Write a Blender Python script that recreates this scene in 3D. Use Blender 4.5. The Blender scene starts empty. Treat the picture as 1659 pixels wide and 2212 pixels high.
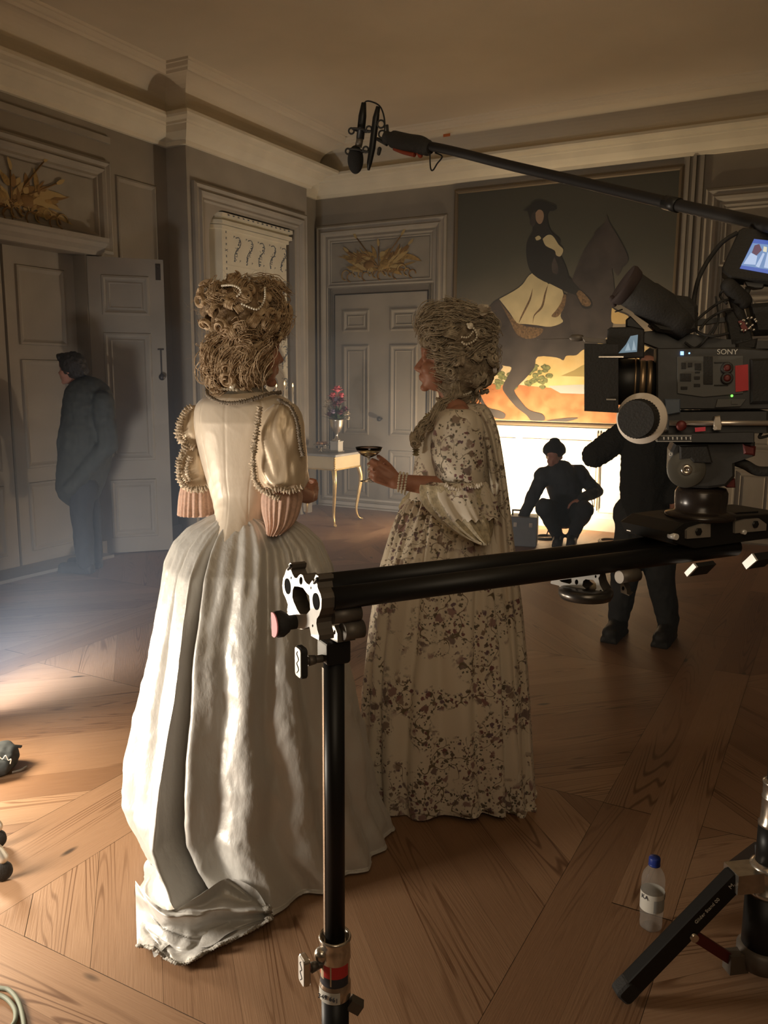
import bpy, bmesh, math, random
import numpy as np
from mathutils import Vector, Matrix, noise
random.seed(7)
PI = math.pi
scene = bpy.context.scene
COL = scene.collection

# ------------------------------------------------------------------ camera
FOC, CX, CY, EYE = 1789.0, 829.5, 1106.0, 1.5
YAW, PIT, ROL = math.radians(28.63), math.radians(9.16), math.radians(0.36)
FWD = Vector((-math.sin(YAW) * math.cos(PIT), math.cos(YAW) * math.cos(PIT), -math.sin(PIT)))
R0 = Vector((math.cos(YAW), math.sin(YAW), 0))          # camera right, level
F0 = Vector((-math.sin(YAW), math.cos(YAW), 0))         # camera forward, level
U0 = R0.cross(FWD)
RGT = R0 * math.cos(ROL) + U0 * math.sin(ROL)
UPV = RGT.cross(FWD)
EYEP = Vector((0, 0, EYE))
cam_data = bpy.data.cameras.new('camera')
cam = bpy.data.objects.new('camera', cam_data)
COL.objects.link(cam)
cam.matrix_world = Matrix(((RGT.x, UPV.x, -FWD.x, 0), (RGT.y, UPV.y, -FWD.y, 0), (RGT.z, UPV.z, -FWD.z, EYE), (0, 0, 0, 1)))
cam_data.sensor_fit = 'VERTICAL'
cam_data.sensor_height = 36.0
cam_data.lens = 36.0 * FOC / 2212.0
cam_data.clip_start = 0.05
scene.camera = cam

# ------------------------------------------------------------------ world, exposure
scene.view_settings.view_transform = 'Standard'
scene.view_settings.look = 'None'
scene.view_settings.exposure = 0.0
scene.view_settings.gamma = 1.0
world = bpy.data.worlds.new('world')
scene.world = world
world.use_nodes = True
world.node_tree.nodes['Background'].inputs[0].default_value = (0.9, 0.65, 0.4, 1)
world.node_tree.nodes['Background'].inputs[1].default_value = 0.0
cy = scene.cycles
cy.use_denoising = True
cy.adaptive_threshold = 0.02
cy.max_bounces = 8
cy.diffuse_bounces = 4
cy.glossy_bounces = 3
cy.transmission_bounces = 6
cy.volume_bounces = 0
cy.sample_clamp_indirect = 4.0
cy.caustics_reflective = False
cy.caustics_refractive = False


def W(a, d, z):
    return R0 * a + F0 * d + Vector((0, 0, z))


def ray(px, py):
    return FWD + RGT * ((px - CX) / FOC) - UPV * ((py - CY) / FOC)


def Q(px, py, d):
    """the place at level distance d from the camera seen at a photo pixel"""
    v = ray(px, py)
    return EYEP + v * (d / v.dot(F0))


def onfloor(px, py, z=0.0):
    v = ray(px, py)
    return EYEP + v * ((z - EYE) / v.z)


def onx(px, py, x):
    v = ray(px, py)
    return EYEP + v * (x / v.x)


def ony(px, py, y):
    v = ray(px, py)
    return EYEP + v * (y / v.y)


def onplane(px, py, p0, n):
    v = ray(px, py)
    return EYEP + v * ((p0 - EYEP).dot(n) / v.dot(n))


# ------------------------------------------------------------------ lights
def light(name, kind, loc, target, energy, color, size=0.3, spot=None, blend=0.5, size_y=None):
    ld = bpy.data.lights.new(name, kind)
    ld.energy = energy
    ld.color = color
    if kind == 'AREA':
        ld.shape = 'RECTANGLE'
        ld.size = size
        ld.size_y = size_y or size
    else:
        ld.shadow_soft_size = size
    if kind == 'SPOT':
        ld.spot_size = math.radians(spot)
        ld.spot_blend = blend
    o = bpy.data.objects.new(name, ld)
    COL.objects.link(o)
    o.location = loc
    if target is not None:
        o.rotation_euler = (Vector(target) - Vector(loc)).to_track_quat('-Z', 'Y').to_euler()
    return o


# low lamps close to the foot of the back wall, behind the flowered gown and the crouching man
light('wall_lamp', 'SPOT', (-3.00, 7.52, 0.50), (-2.80, 8.28, 0.66), 255, (1.0, 0.80, 0.54), 0.05, 165, 0.9)
light('wall_lamp', 'SPOT', (-2.30, 7.74, 0.45), (-2.34, 8.28, 0.60), 165, (1.0, 0.80, 0.54), 0.05, 165, 0.9)
light('added_table_spot', 'SPOT', (-2.98, 7.40, 0.55), (-4.42, 7.10, 0.85), 130, (1.0, 0.88, 0.72), 0.05, 130, 0.9)  # added spot that brightens the table's side and the haze
# warm key low off the left edge of the frame
light('key_lamp', 'AREA', W(-1.72, 1.80, 0.58), W(-0.45, 2.25, 0.32), 36, (1.0, 0.89, 0.74), 0.40)
light('side_lamp', 'AREA', W(-1.80, 2.95, 0.50), W(-1.0, 2.5, 0.0), 24, (1.0, 0.84, 0.62), 0.25)
# soft warm light thrown up at the ceiling from behind the viewpoint
light('bounce_lamp', 'AREA', (0.3, 0.2, 2.7), (-0.6, 2.2, 4.2), 16, (1.0, 0.78, 0.50), 1.0)
light('added_fill', 'AREA', W(0.25, -0.2, 2.0), W(0.0, 2.8, 1.1), 6.0, (1.0, 0.80, 0.56), 0.8)  # added soft fill to lift the flowered gown, no known source
# cool backlight low on the left
light('cool_lamp', 'SPOT', Q(-90, 1490, 3.5), W(-1.45, 5.0, 0.18), 360, (0.84, 0.89, 1.0), 0.22, 88, 1.0)



# ------------------------------------------------------------------ materials
def mat(name, color=(0.5, 0.5, 0.5), rough=0.6, metal=0.0, spec=0.5, var=0.0, scale=20.0, bump=0.0, bscale=60.0,
        emit=None, estr=0.0, sheen=0.0, trans=0.0, ior=1.45, alpha=1.0, color2=None, stretch=None, aniso=0.0, sss=0.0):
    m = bpy.data.materials.new(name)
    m.use_nodes = True
    nt = m.node_tree
    b = nt.nodes['Principled BSDF']
    b.inputs['Base Color'].default_value = (*color, 1)
    b.inputs['Roughness'].default_value = rough
    b.inputs['Metallic'].default_value = metal
    b.inputs['Specular IOR Level'].default_value = spec
    b.inputs['IOR'].default_value = ior
    if sheen:
        b.inputs['Sheen Weight'].default_value = sheen
        b.inputs['Sheen Roughness'].default_value = 0.4
    if trans:
        b.inputs['Transmission Weight'].default_value = trans
    if sss:
        b.inputs['Subsurface Weight'].default_value = sss
        b.inputs['Subsurface Radius'].default_value = (0.02, 0.008, 0.004)
    if alpha < 1:
        b.inputs['Alpha'].default_value = alpha
    if emit:
        b.inputs['Emission Color'].default_value = (*emit, 1)
        b.inputs['Emission Strength'].default_value = estr
    if var or bump or color2:
        tc = nt.nodes.new('ShaderNodeTexCoord')
        src = tc.outputs['Object']
        if stretch:
            mp = nt.nodes.new('ShaderNodeMapping')
            mp.inputs['Scale'].default_value = stretch
            nt.links.new(src, mp.inputs['Vector'])
            src = mp.outputs['Vector']
        if var or color2:
            nz = nt.nodes.new('ShaderNodeTexNoise')
            nz.inputs['Scale'].default_value = scale
            nz.inputs['Detail'].default_value = 5
            nt.links.new(src, nz.inputs['Vector'])
            rp = nt.nodes.new('ShaderNodeValToRGB')
            c2 = color2 or tuple(min(1, c * (1 + var)) for c in color)
            c1 = color if color2 else tuple(c * (1 - var) for c in color)
            rp.color_ramp.elements[0].position = 0.35
            rp.color_ramp.elements[0].color = (*c1, 1)
            rp.color_ramp.elements[1].position = 0.65
            rp.color_ramp.elements[1].color = (*c2, 1)
            nt.links.new(nz.outputs['Fac'], rp.inputs['Fac'])
            nt.links.new(rp.outputs['Color'], b.inputs['Base Color'])
        if bump:
            n2 = nt.nodes.new('ShaderNodeTexNoise')
            n2.inputs['Scale'].default_value = bscale
            n2.inputs['Detail'].default_value = 4
            nt.links.new(src, n2.inputs['Vector'])
            bp = nt.nodes.new('ShaderNodeBump')
            bp.inputs['Strength'].default_value = bump
            bp.inputs['Distance'].default_value = 0.01
            nt.links.new(n2.outputs['Fac'], bp.inputs['Height'])
            nt.links.new(bp.outputs['Normal'], b.inputs['Normal'])
    return m


# ------------------------------------------------------------------ mesh builder
def frame_of(t, up=Vector((0, 0, 1))):
    t = t.normalized()
    if abs(t.dot(up)) > 0.95:
        up = Vector((1, 0, 0)) if abs(t.x) < 0.9 else Vector((0, 1, 0))
    u = up.cross(t).normalized()
    return u, t.cross(u).normalized()


class MB:
    def __init__(self):
        self.v, self.f, self.m, self.sm = [], [], [], []

    def face(self, idx, mi=0, smooth=True):
        self.f.append(tuple(idx)); self.m.append(mi); self.sm.append(smooth)

    def add(self, verts, faces, mi=0, smooth=True):
        o = len(self.v)
        self.v += [Vector(p) for p in verts]
        for q in faces:
            self.face([i + o for i in q], mi, smooth)
        return self

    def hexa(self, c8, mi=0):
        return self.add(c8, [(0, 3, 2, 1), (4, 5, 6, 7), (0, 1, 5, 4), (1, 2, 6, 5), (2, 3, 7, 6), (3, 0, 4, 7)], mi, False)

    def box(self, c, s, X=Vector((1, 0, 0)), Y=Vector((0, 1, 0)), Z=Vector((0, 0, 1)), mi=0):
        c = Vector(c)
        hx, hy, hz = X * (s[0] / 2), Y * (s[1] / 2), Z * (s[2] / 2)
        return self.hexa([c - hx - hy - hz, c + hx - hy - hz, c + hx + hy - hz, c - hx + hy - hz,
                          c - hx - hy + hz, c + hx - hy + hz, c + hx + hy + hz, c - hx + hy + hz], mi)

    def rbox(self, c, s, r, X=Vector((1, 0, 0)), Y=Vector((0, 1, 0)), Z=Vector((0, 0, 1)), mi=0, n=3):
        """box with its edges chamfered round (rounded in the XZ outline, chamfered through Y)"""
        pts = []
        hx, hz = s[0] / 2, s[2] / 2
        r = min(r, hx * 0.98, hz * 0.98)
        for cx_, cz_, a0 in ((hx - r, hz - r, 0), (-hx + r, hz - r, 90), (-hx + r, -hz + r, 180), (hx - r, -hz + r, 270)):
            for k in range(n + 1):
                a = math.radians(a0 + 90 * k / n)
                pts.append((cx_ + r * math.cos(a), cz_ + r * math.sin(a)))
        return self.prism([Vector(c) + X * p[0] + Z * p[1] - Y * (s[1] / 2) for p in pts], Y * s[1], mi, bev=min(r, s[1] * 0.3) * 0.5)

    def prism(self, poly, ext, mi=0, bev=0.0, smooth=False):
        n = len(poly)
        poly = [Vector(p) for p in poly]
        ext = Vector(ext)
        if bev:
            c = sum(poly, Vector()) / n
            sc = [c + (p - c) * (1 - bev / max((p - c).length, 1e-6)) for p in poly]
            e = ext.normalized() * bev
            rings = [sc, [p + e for p in poly], [p + ext - e for p in poly], [p + ext for p in sc]]
        else:
            rings = [poly, [p + ext for p in poly]]
        o = len(self.v)
        for rg in rings:
            self.v += rg
        self.face([o + i for i in range(n)][::-1], mi, False)
        k = len(rings) - 1
        self.face([o + k * n + i for i in range(n)], mi, False)
        for j in range(k):
            for i in range(n):
                a, b = o + j * n + i, o + j * n + (i + 1) % n
                self.face((a, b, b + n, a + n), mi, smooth)
        return self

    def rings(self, rings, mi=0, caps=True, closed=True, smooth=True):
        n = len(rings[0])
        o = len(self.v)
        for rg in rings:
            self.v += [Vector(p) for p in rg]
        for j in range(len(rings) - 1):
            for i in range(n if closed else n - 1):
                a, b = o + j * n + i, o + j * n + (i + 1) % n
                self.face((a, b, b + n, a + n), mi, smooth)
        if caps and closed:
            self.face([o + i for i in range(n)][::-1], mi, False)
            self.face([o + (len(rings) - 1) * n + i for i in range(n)], mi, False)
        return self

    def tube(self, path, rad, n=8, mi=0, caps=True, up=Vector((0, 0, 1)), flat=1.0):
        path = [Vector(p) for p in path]
        if not hasattr(rad, '__len__'):
            rad = [rad] * len(path)
        rings = []
        u = None
        for i, p in enumerate(path):
            t = (path[min(i + 1, len(path) - 1)] - path[max(i - 1, 0)])
            if t.length < 1e-9:
                t = Vector((0, 0, 1))
            t = t.normalized()
            if u is None:
                u, w = frame_of(t, up)
            else:
                u = (u - t * u.dot(t))
                u = u.normalized() if u.length > 1e-6 else frame_of(t, up)[0]
                w = t.cross(u).normalized()
            rings.append([p + u * (rad[i] * math.cos(2 * PI * k / n)) + w * (rad[i] * flat * math.sin(2 * PI * k / n)) for k in range(n)])
        return self.rings(rings, mi, caps)

    def cyl(self, p0, p1, r0, r1=None, n=24, mi=0, bev=0.0):
        p0, p1 = Vector(p0), Vector(p1)
        r1 = r0 if r1 is None else r1
        if bev:
            t = (p1 - p0).normalized() * bev
            return self.lathe([(r0 - bev, 0), (r0, bev), (r1, (p1 - p0).length - bev), (r1 - bev, (p1 - p0).length)], p0, p1 - p0, n, mi)
        return self.tube([p0, p1], [r0, r1], n, mi)

    def lathe(self, prof, base, axis=Vector((0, 0, 1)), n=28, mi=0, caps=True, sx=1.0, sharp=False):
        axis = Vector(axis).normalized()
        u, w = frame_of(axis, Vector((0, 1, 0)))
        base = Vector(base)
        rings = [[base + axis * h + u * (r * sx * math.cos(2 * PI * k / n)) + w * (r * math.sin(2 * PI * k / n)) for k in range(n)] for r, h in prof]
        return self.rings(rings, mi, caps, True, not sharp)

    def ell(self, c, r, n=16, m=10, mi=0, rot=None):
        if not hasattr(r, '__len__'):
            r = (r, r, r)
        vs, fs = [], []
        for j in range(m + 1):
            ph = PI * j / m
            for i in range(n):
                th = 2 * PI * i / n
                p = Vector((r[0] * math.sin(ph) * math.cos(th), r[1] * math.sin(ph) * math.sin(th), r[2] * math.cos(ph)))
                if rot is not None:
                    p = rot @ p
                vs.append(Vector(c) + p)
        for j in range(m):
            for i in range(n):
                a, b = j * n + i, j * n + (i + 1) % n
                fs.append((a, a + n, b + n, b))
        return self.add(vs, fs, mi)

    def torus(self, c, axis, R, r, n=24, k=8, mi=0, a0=0.0, a1=2 * PI, up=Vector((0, 0, 1))):
        u, w = frame_of(Vector(axis), up)
        full = abs(a1 - a0 - 2 * PI) < 1e-6
        N = n if full else n + 1
        rings = []
        ax = Vector(axis).normalized()
        for i in range(N):
            a = a0 + (a1 - a0) * i / n
            dr = u * math.cos(a) + w * math.sin(a)
            rings.append([Vector(c) + dr * (R + r * math.cos(2 * PI * j / k)) + ax * (r * math.sin(2 * PI * j / k)) for j in range(k)])
        if full:
            rings.append(rings[0])
        return self.rings(rings, mi, not full)

    def capsule(self, p0, p1, r0, r1, n=14, mi=0, sq=1.0):
        p0, p1 = Vector(p0), Vector(p1)
        t = p1 - p0
        L = max(t.length, 1e-6)
        t = t / L
        path, rad = [], []
        for k in range(5):
            a = PI / 2 * (1 - k / 4)
            path.append(p0 - t * (r0 * math.sin(a))); rad.append(max(r0 * math.cos(a), 1e-4))
        for k in range(5):
            a = PI / 2 * k / 4
            path.append(p1 + t * (r1 * math.sin(a))); rad.append(max(r1 * math.cos(a), 1e-4))
        return self.tube(path, rad, n, mi, True, flat=sq)

    def build(self, name, m, parent=None, merge=0.0, tri=False, recalc=True):
        me = bpy.data.meshes.new(name)
        ms = m if isinstance(m, (list, tuple)) else [m]
        loc = parent_world(parent) if parent is not None else Vector((0, 0, 0))
        me.from_pydata([v - loc for v in self.v], [], self.f)
        for x in ms:
            me.materials.append(x)
        me.polygons.foreach_set('material_index', self.m)
        me.polygons.foreach_set('use_smooth', self.sm)
        if merge or tri or recalc:
            bm = bmesh.new(); bm.from_mesh(me)
            if merge:
                bmesh.ops.remove_doubles(bm, verts=bm.verts, dist=merge)
            if recalc:
                bmesh.ops.recalc_face_normals(bm, faces=bm.faces)
            if tri:
                bmesh.ops.triangulate(bm, faces=bm.faces)
            bm.to_mesh(me); bm.free()
        me.update()
        o = bpy.data.objects.new(name, me)
        COL.objects.link(o)
        if parent is not None:
            o.parent = parent
        return o


def parent_world(p):
    v = Vector(p.location)
    while p.parent is not None:
        p = p.parent
        v = v + Vector(p.location)
    return v


def tag(o, label=None, cat=None, group=None, kind=None):
    if label: o['label'] = label
    if cat: o['category'] = cat
    if group: o['group'] = group
    if kind: o['kind'] = kind
    return o


def thing(name, loc, label, cat, group=None):
    o = bpy.data.objects.new(name, None)
    o.empty_display_size = 0.1
    COL.objects.link(o)
    o.location = loc
    return tag(o, label, cat, group)


def rebase(o, base):
    """a single-mesh thing: move its origin to its base"""
    base = Vector(base)
    o.data.transform(Matrix.Translation(-base))
    o.location = base
    return o


def copy_tree(o, parent=None):
    c = o.copy(); COL.objects.link(c)
    if parent is not None:
        c.parent = parent
    for ch in list(o.children):
        copy_tree(ch, c)
    return c


def blob(mb, name, m, parent, voxel=0.008, smooth=6, fac=0.5, disp=None):
    """union of the builder's solids as one continuous skin"""
    me = bpy.data.meshes.new('tmp')
    me.from_pydata(mb.v, [], mb.f)
    bm = bmesh.new(); bm.from_mesh(me)
    bmesh.ops.recalc_face_normals(bm, faces=bm.faces)
    bm.to_mesh(me); bm.free()
    t = bpy.data.objects.new('tmp', me)
    COL.objects.link(t)
    md = t.modifiers.new('r', 'REMESH'); md.mode = 'VOXEL'; md.voxel_size = voxel
    sm = t.modifiers.new('s', 'SMOOTH'); sm.factor = fac; sm.iterations = smooth
    dg = bpy.context.evaluated_depsgraph_get()
    dg.update()
    new = bpy.data.meshes.new_from_object(t.evaluated_get(dg))
    bpy.data.objects.remove(t); bpy.data.meshes.remove(me)
    new.name = name
    loc = parent_world(parent) if parent is not None else Vector((0, 0, 0))
    n = len(new.vertices)
    co = np.empty(n * 3); new.vertices.foreach_get('co', co); co = co.reshape(-1, 3)
    if disp:
        no = np.empty(n * 3); new.vertices.foreach_get('normal', no); no = no.reshape(-1, 3)
        for i in range(n):
            p = Vector(co[i]); co[i] += no[i] * disp(p, Vector(no[i]))
    co -= np.array(loc)
    new.vertices.foreach_set('co', co.ravel())
    new.polygons.foreach_set('use_smooth', [True] * len(new.polygons))
    new.materials.clear()
    new.materials.append(m)
    new.update()
    o = bpy.data.objects.new(name, new)
    COL.objects.link(o)
    if parent is not None:
        o.parent = parent
    return o


def text_mesh(name, body, size, origin, X, Y, m, parent, depth=0.0006):
    cu = bpy.data.curves.new('t', 'FONT'); cu.body = body; cu.size = size; cu.extrude = depth; cu.align_x = 'CENTER'; cu.align_y = 'CENTER'
    t = bpy.data.objects.new('t', cu); COL.objects.link(t)
    dg = bpy.context.evaluated_depsgraph_get(); dg.update()
    me = bpy.data.meshes.new_from_object(t.evaluated_get(dg))
    bpy.data.objects.remove(t); bpy.data.curves.remove(cu)
    X = Vector(X).normalized(); Y = Vector(Y).normalized(); Z = X.cross(Y)
    loc = Vector(origin) - (parent_world(parent) if parent is not None else Vector((0, 0, 0)))
    M = Matrix(((X.x, Y.x, Z.x, loc.x), (X.y, Y.y, Z.y, loc.y), (X.z, Y.z, Z.z, loc.z), (0, 0, 0, 1)))
    me.transform(M); me.materials.clear(); me.materials.append(m); me.name = name
    o = bpy.data.objects.new(name, me); COL.objects.link(o)
    if parent is not None:
        o.parent = parent
    return o


def bez(pts, n=12):
    """smooth curve through points (Catmull-Rom)"""
    pts = [Vector(p) for p in pts]
    out = []
    for i in range(len(pts) - 1):
        p0, p1, p2, p3 = pts[max(i - 1, 0)], pts[i], pts[i + 1], pts[min(i + 2, len(pts) - 1)]
        for k in range(n):
            t = k / n
            out.append(0.5 * ((2 * p1) + (p2 - p0) * t + (2 * p0 - 5 * p1 + 4 * p2 - p3) * t * t + (3 * p1 - p0 - 3 * p2 + p3) * t ** 3))
    out.append(pts[-1])
    return out


def lerp(tab, x):
    """piecewise-linear look-up with smooth joints: tab = [(x, value or tuple), ...]"""
    if x <= tab[0][0]:
        return tab[0][1]
    for (x0, a), (x1, b) in zip(tab, tab[1:]):
        if x <= x1:
            t = (x - x0) / (x1 - x0)
            if isinstance(a, tuple):
                return tuple(p + (q - p) * t for p, q in zip(a, b))
            return a + (b - a) * t
    return tab[-1][1]


def nz(x, y=0.0, z=0.0):
    return noise.noise(Vector((x, y, z)))

# ================================================================== the room
X0, XB, YB, YF, XR, ZC, ZT = -5.43, -5.20, 8.28, -2.6, 2.6, 3.5, 4.0
VX, VY, VZ = Vector((1, 0, 0)), Vector((0, 1, 0)), Vector((0, 0, 1))
M_wall = mat('aged_grey_wall_paint', (0.25, 0.212, 0.158), 0.75, var=0.12, scale=1.6, bump=0.15, bscale=25)
M_panel = mat('grey_panel_paint', (0.30, 0.262, 0.205), 0.7, var=0.1, scale=2.5, bump=0.1, bscale=30)
M_white = mat('pale_dado_paint', (0.55, 0.52, 0.46), 0.65, var=0.06, scale=3, bump=0.1, bscale=30)
M_plaster = mat('cream_plaster', (0.66, 0.57, 0.42), 0.85, var=0.05, scale=1.2, bump=0.12, bscale=18)
M_cornice = mat('cream_cornice_paint', (0.68, 0.60, 0.44), 0.7, var=0.06, scale=3)
M_gap = mat('dark_gap', (0.03, 0.025, 0.02), 0.9)
M_dark_room = mat('dark_passage_paint', (0.10, 0.085, 0.065), 0.9)


def wood_floor():
    m = bpy.data.materials.new('worn_pine_boards'); m.use_nodes = True
    nt = m.node_tree; L = nt.links.new; b = nt.nodes['Principled BSDF']
    N = nt.nodes.new
    uv = N('ShaderNodeUVMap'); uv.uv_map = 'grain'
    at = N('ShaderNodeAttribute'); at.attribute_name = 'tone'
    sep = N('ShaderNodeSeparateXYZ'); L(uv.outputs[0], sep.inputs[0])
    # cathedral grain: rings of a log cut along its length
    mp = N('ShaderNodeMapping'); mp.inputs['Scale'].default_value = (0.36, 7, 1); L(uv.outputs[0], mp.inputs[0])
    n1 = N('ShaderNodeTexNoise'); n1.inputs['Scale'].default_value = 1.0; n1.inputs['Detail'].default_value = 1.2; n1.inputs['Distortion'].default_value = 0.15
    L(mp.outputs[0], n1.inputs['Vector'])
    mul = N('ShaderNodeMath'); mul.operation = 'MULTIPLY'; mul.inputs[1].default_value = 190; L(n1.outputs['Fac'], mul.inputs[0])
    sn = N('ShaderNodeMath'); sn.operation = 'SINE'; L(mul.outputs[0], sn.inputs[0])
    rg = N('ShaderNodeMapRange'); rg.inputs[1].default_value = 0.35; rg.inputs[2].default_value = 1.0; L(sn.outputs[0], rg.inputs[0])
    # fine pores
    mp2 = N('ShaderNodeMapping'); mp2.inputs['Scale'].default_value = (8, 260, 1); L(uv.outputs[0], mp2.inputs[0])
    n2 = N('ShaderNodeTexNoise'); n2.inputs['Scale'].default_value = 1.0; n2.inputs['Detail'].default_value = 3; L(mp2.outputs[0], n2.inputs['Vector'])
    # where the grain shows strongly
    mp3 = N('ShaderNodeMapping'); mp3.inputs['Scale'].default_value = (0.7, 7, 1); mp3.inputs['Location'].default_value = (3, 7, 0); L(uv.outputs[0], mp3.inputs[0])
    n3 = N('ShaderNodeTexNoise'); n3.inputs['Scale'].default_value = 1.0; L(mp3.outputs[0], n3.inputs['Vector'])
    r3 = N('ShaderNodeMapRange'); r3.inputs[1].default_value = 0.46; r3.inputs[2].default_value = 0.62; L(n3.outputs['Fac'], r3.inputs[0])
    gr = N('ShaderNodeMath'); gr.operation = 'MULTIPLY'; L(rg.outputs[0], gr.inputs[0]); L(r3.outputs[0], gr.inputs[1])
    # knots
    mpk = N('ShaderNodeMapping'); mpk.inputs['Scale'].default_value = (2.6, 7.5, 1); L(uv.outputs[0], mpk.inputs[0])
    vk = N('ShaderNodeTexVoronoi'); vk.inputs['Scale'].default_value = 1.0; L(mpk.outputs[0], vk.inputs['Vector'])
    rk = N('ShaderNodeMapRange'); rk.inputs[1].default_value = 0.05; rk.inputs[2].default_value = 0.11; rk.inputs[3].default_value = 1; rk.inputs[4].default_value = 0; L(vk.outputs['Distance'], rk.inputs[0])
    sepc = N('ShaderNodeSeparateColor'); L(vk.outputs['Color'], sepc.inputs[0])
    kk = N('ShaderNodeMath'); kk.operation = 'LESS_THAN'; kk.inputs[1].default_value = 0.45; L(sepc.outputs[0], kk.inputs[0])
    kn = N('ShaderNodeMath'); kn.operation = 'MULTIPLY'; L(rk.outputs[0], kn.inputs[0]); L(kk.outputs[0], kn.inputs[1])
    base = N('ShaderNodeValToRGB')
    base.color_ramp.elements[0].color = (0.215, 0.115, 0.06, 1); base.color_ramp.elements[1].color = (0.355, 0.215, 0.125, 1)
    L(at.outputs['Fac'], base.inputs[0])
    mx1 = N('ShaderNodeMix'); mx1.data_type = 'RGBA'; mx1.blend_type = 'MULTIPLY'; mx1.inputs[7].default_value = (0.45, 0.36, 0.28, 1)
    L(gr.outputs[0], mx1.inputs[0]); L(base.outputs[0], mx1.inputs[6])
    rp = N('ShaderNodeMapRange'); rp.inputs[1].default_value = 0.3; rp.inputs[2].default_value = 0.7; rp.inputs[3].default_value = 0.35; rp.inputs[4].default_value = 0; L(n2.outputs['Fac'], rp.inputs[0])
    mx2 = N('ShaderNodeMix'); mx2.data_type = 'RGBA'; mx2.blend_type = 'MULTIPLY'; mx2.inputs[7].default_value = (0.6, 0.5, 0.42, 1)
    L(rp.outputs[0], mx2.inputs[0]); L(mx1.outputs[2], mx2.inputs[6])
    mx3 = N('ShaderNodeMix'); mx3.data_type = 'RGBA'; mx3.inputs[7].default_value = (0.06, 0.035, 0.02, 1)
    L(kn.outputs[0], mx3.inputs[0]); L(mx2.outputs[2], mx3.inputs[6])
    L(mx3.outputs[2], b.inputs['Base Color'])
    b.inputs['Roughness'].default_value = 0.5
    b.inputs['Specular IOR Level'].default_value = 0.35
    bp = N('ShaderNodeBump'); bp.inputs['Strength'].default_value = 0.25; bp.inputs['Distance'].default_value = 0.002
    L(n2.outputs['Fac'], bp.inputs['Height']); L(bp.outputs[0], b.inputs['Normal'])
    return m


def clip_poly(poly, nx, ny, c):
    """keep nx*x + ny*y <= c"""
    out = []
    for i in range(len(poly)):
        p, q = poly[i], poly[(i + 1) % len(poly)]
        dp, dq = nx * p[0] + ny * p[1] - c, nx * q[0] + ny * q[1] - c
        if dp <= 0:
            out.append(p)
        if dp * dq < 0:
            t = dp / (dp - dq)
            out.append((p[0] + (q[0] - p[0]) * t, p[1] + (q[1] - p[1]) * t))
    return out


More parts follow.
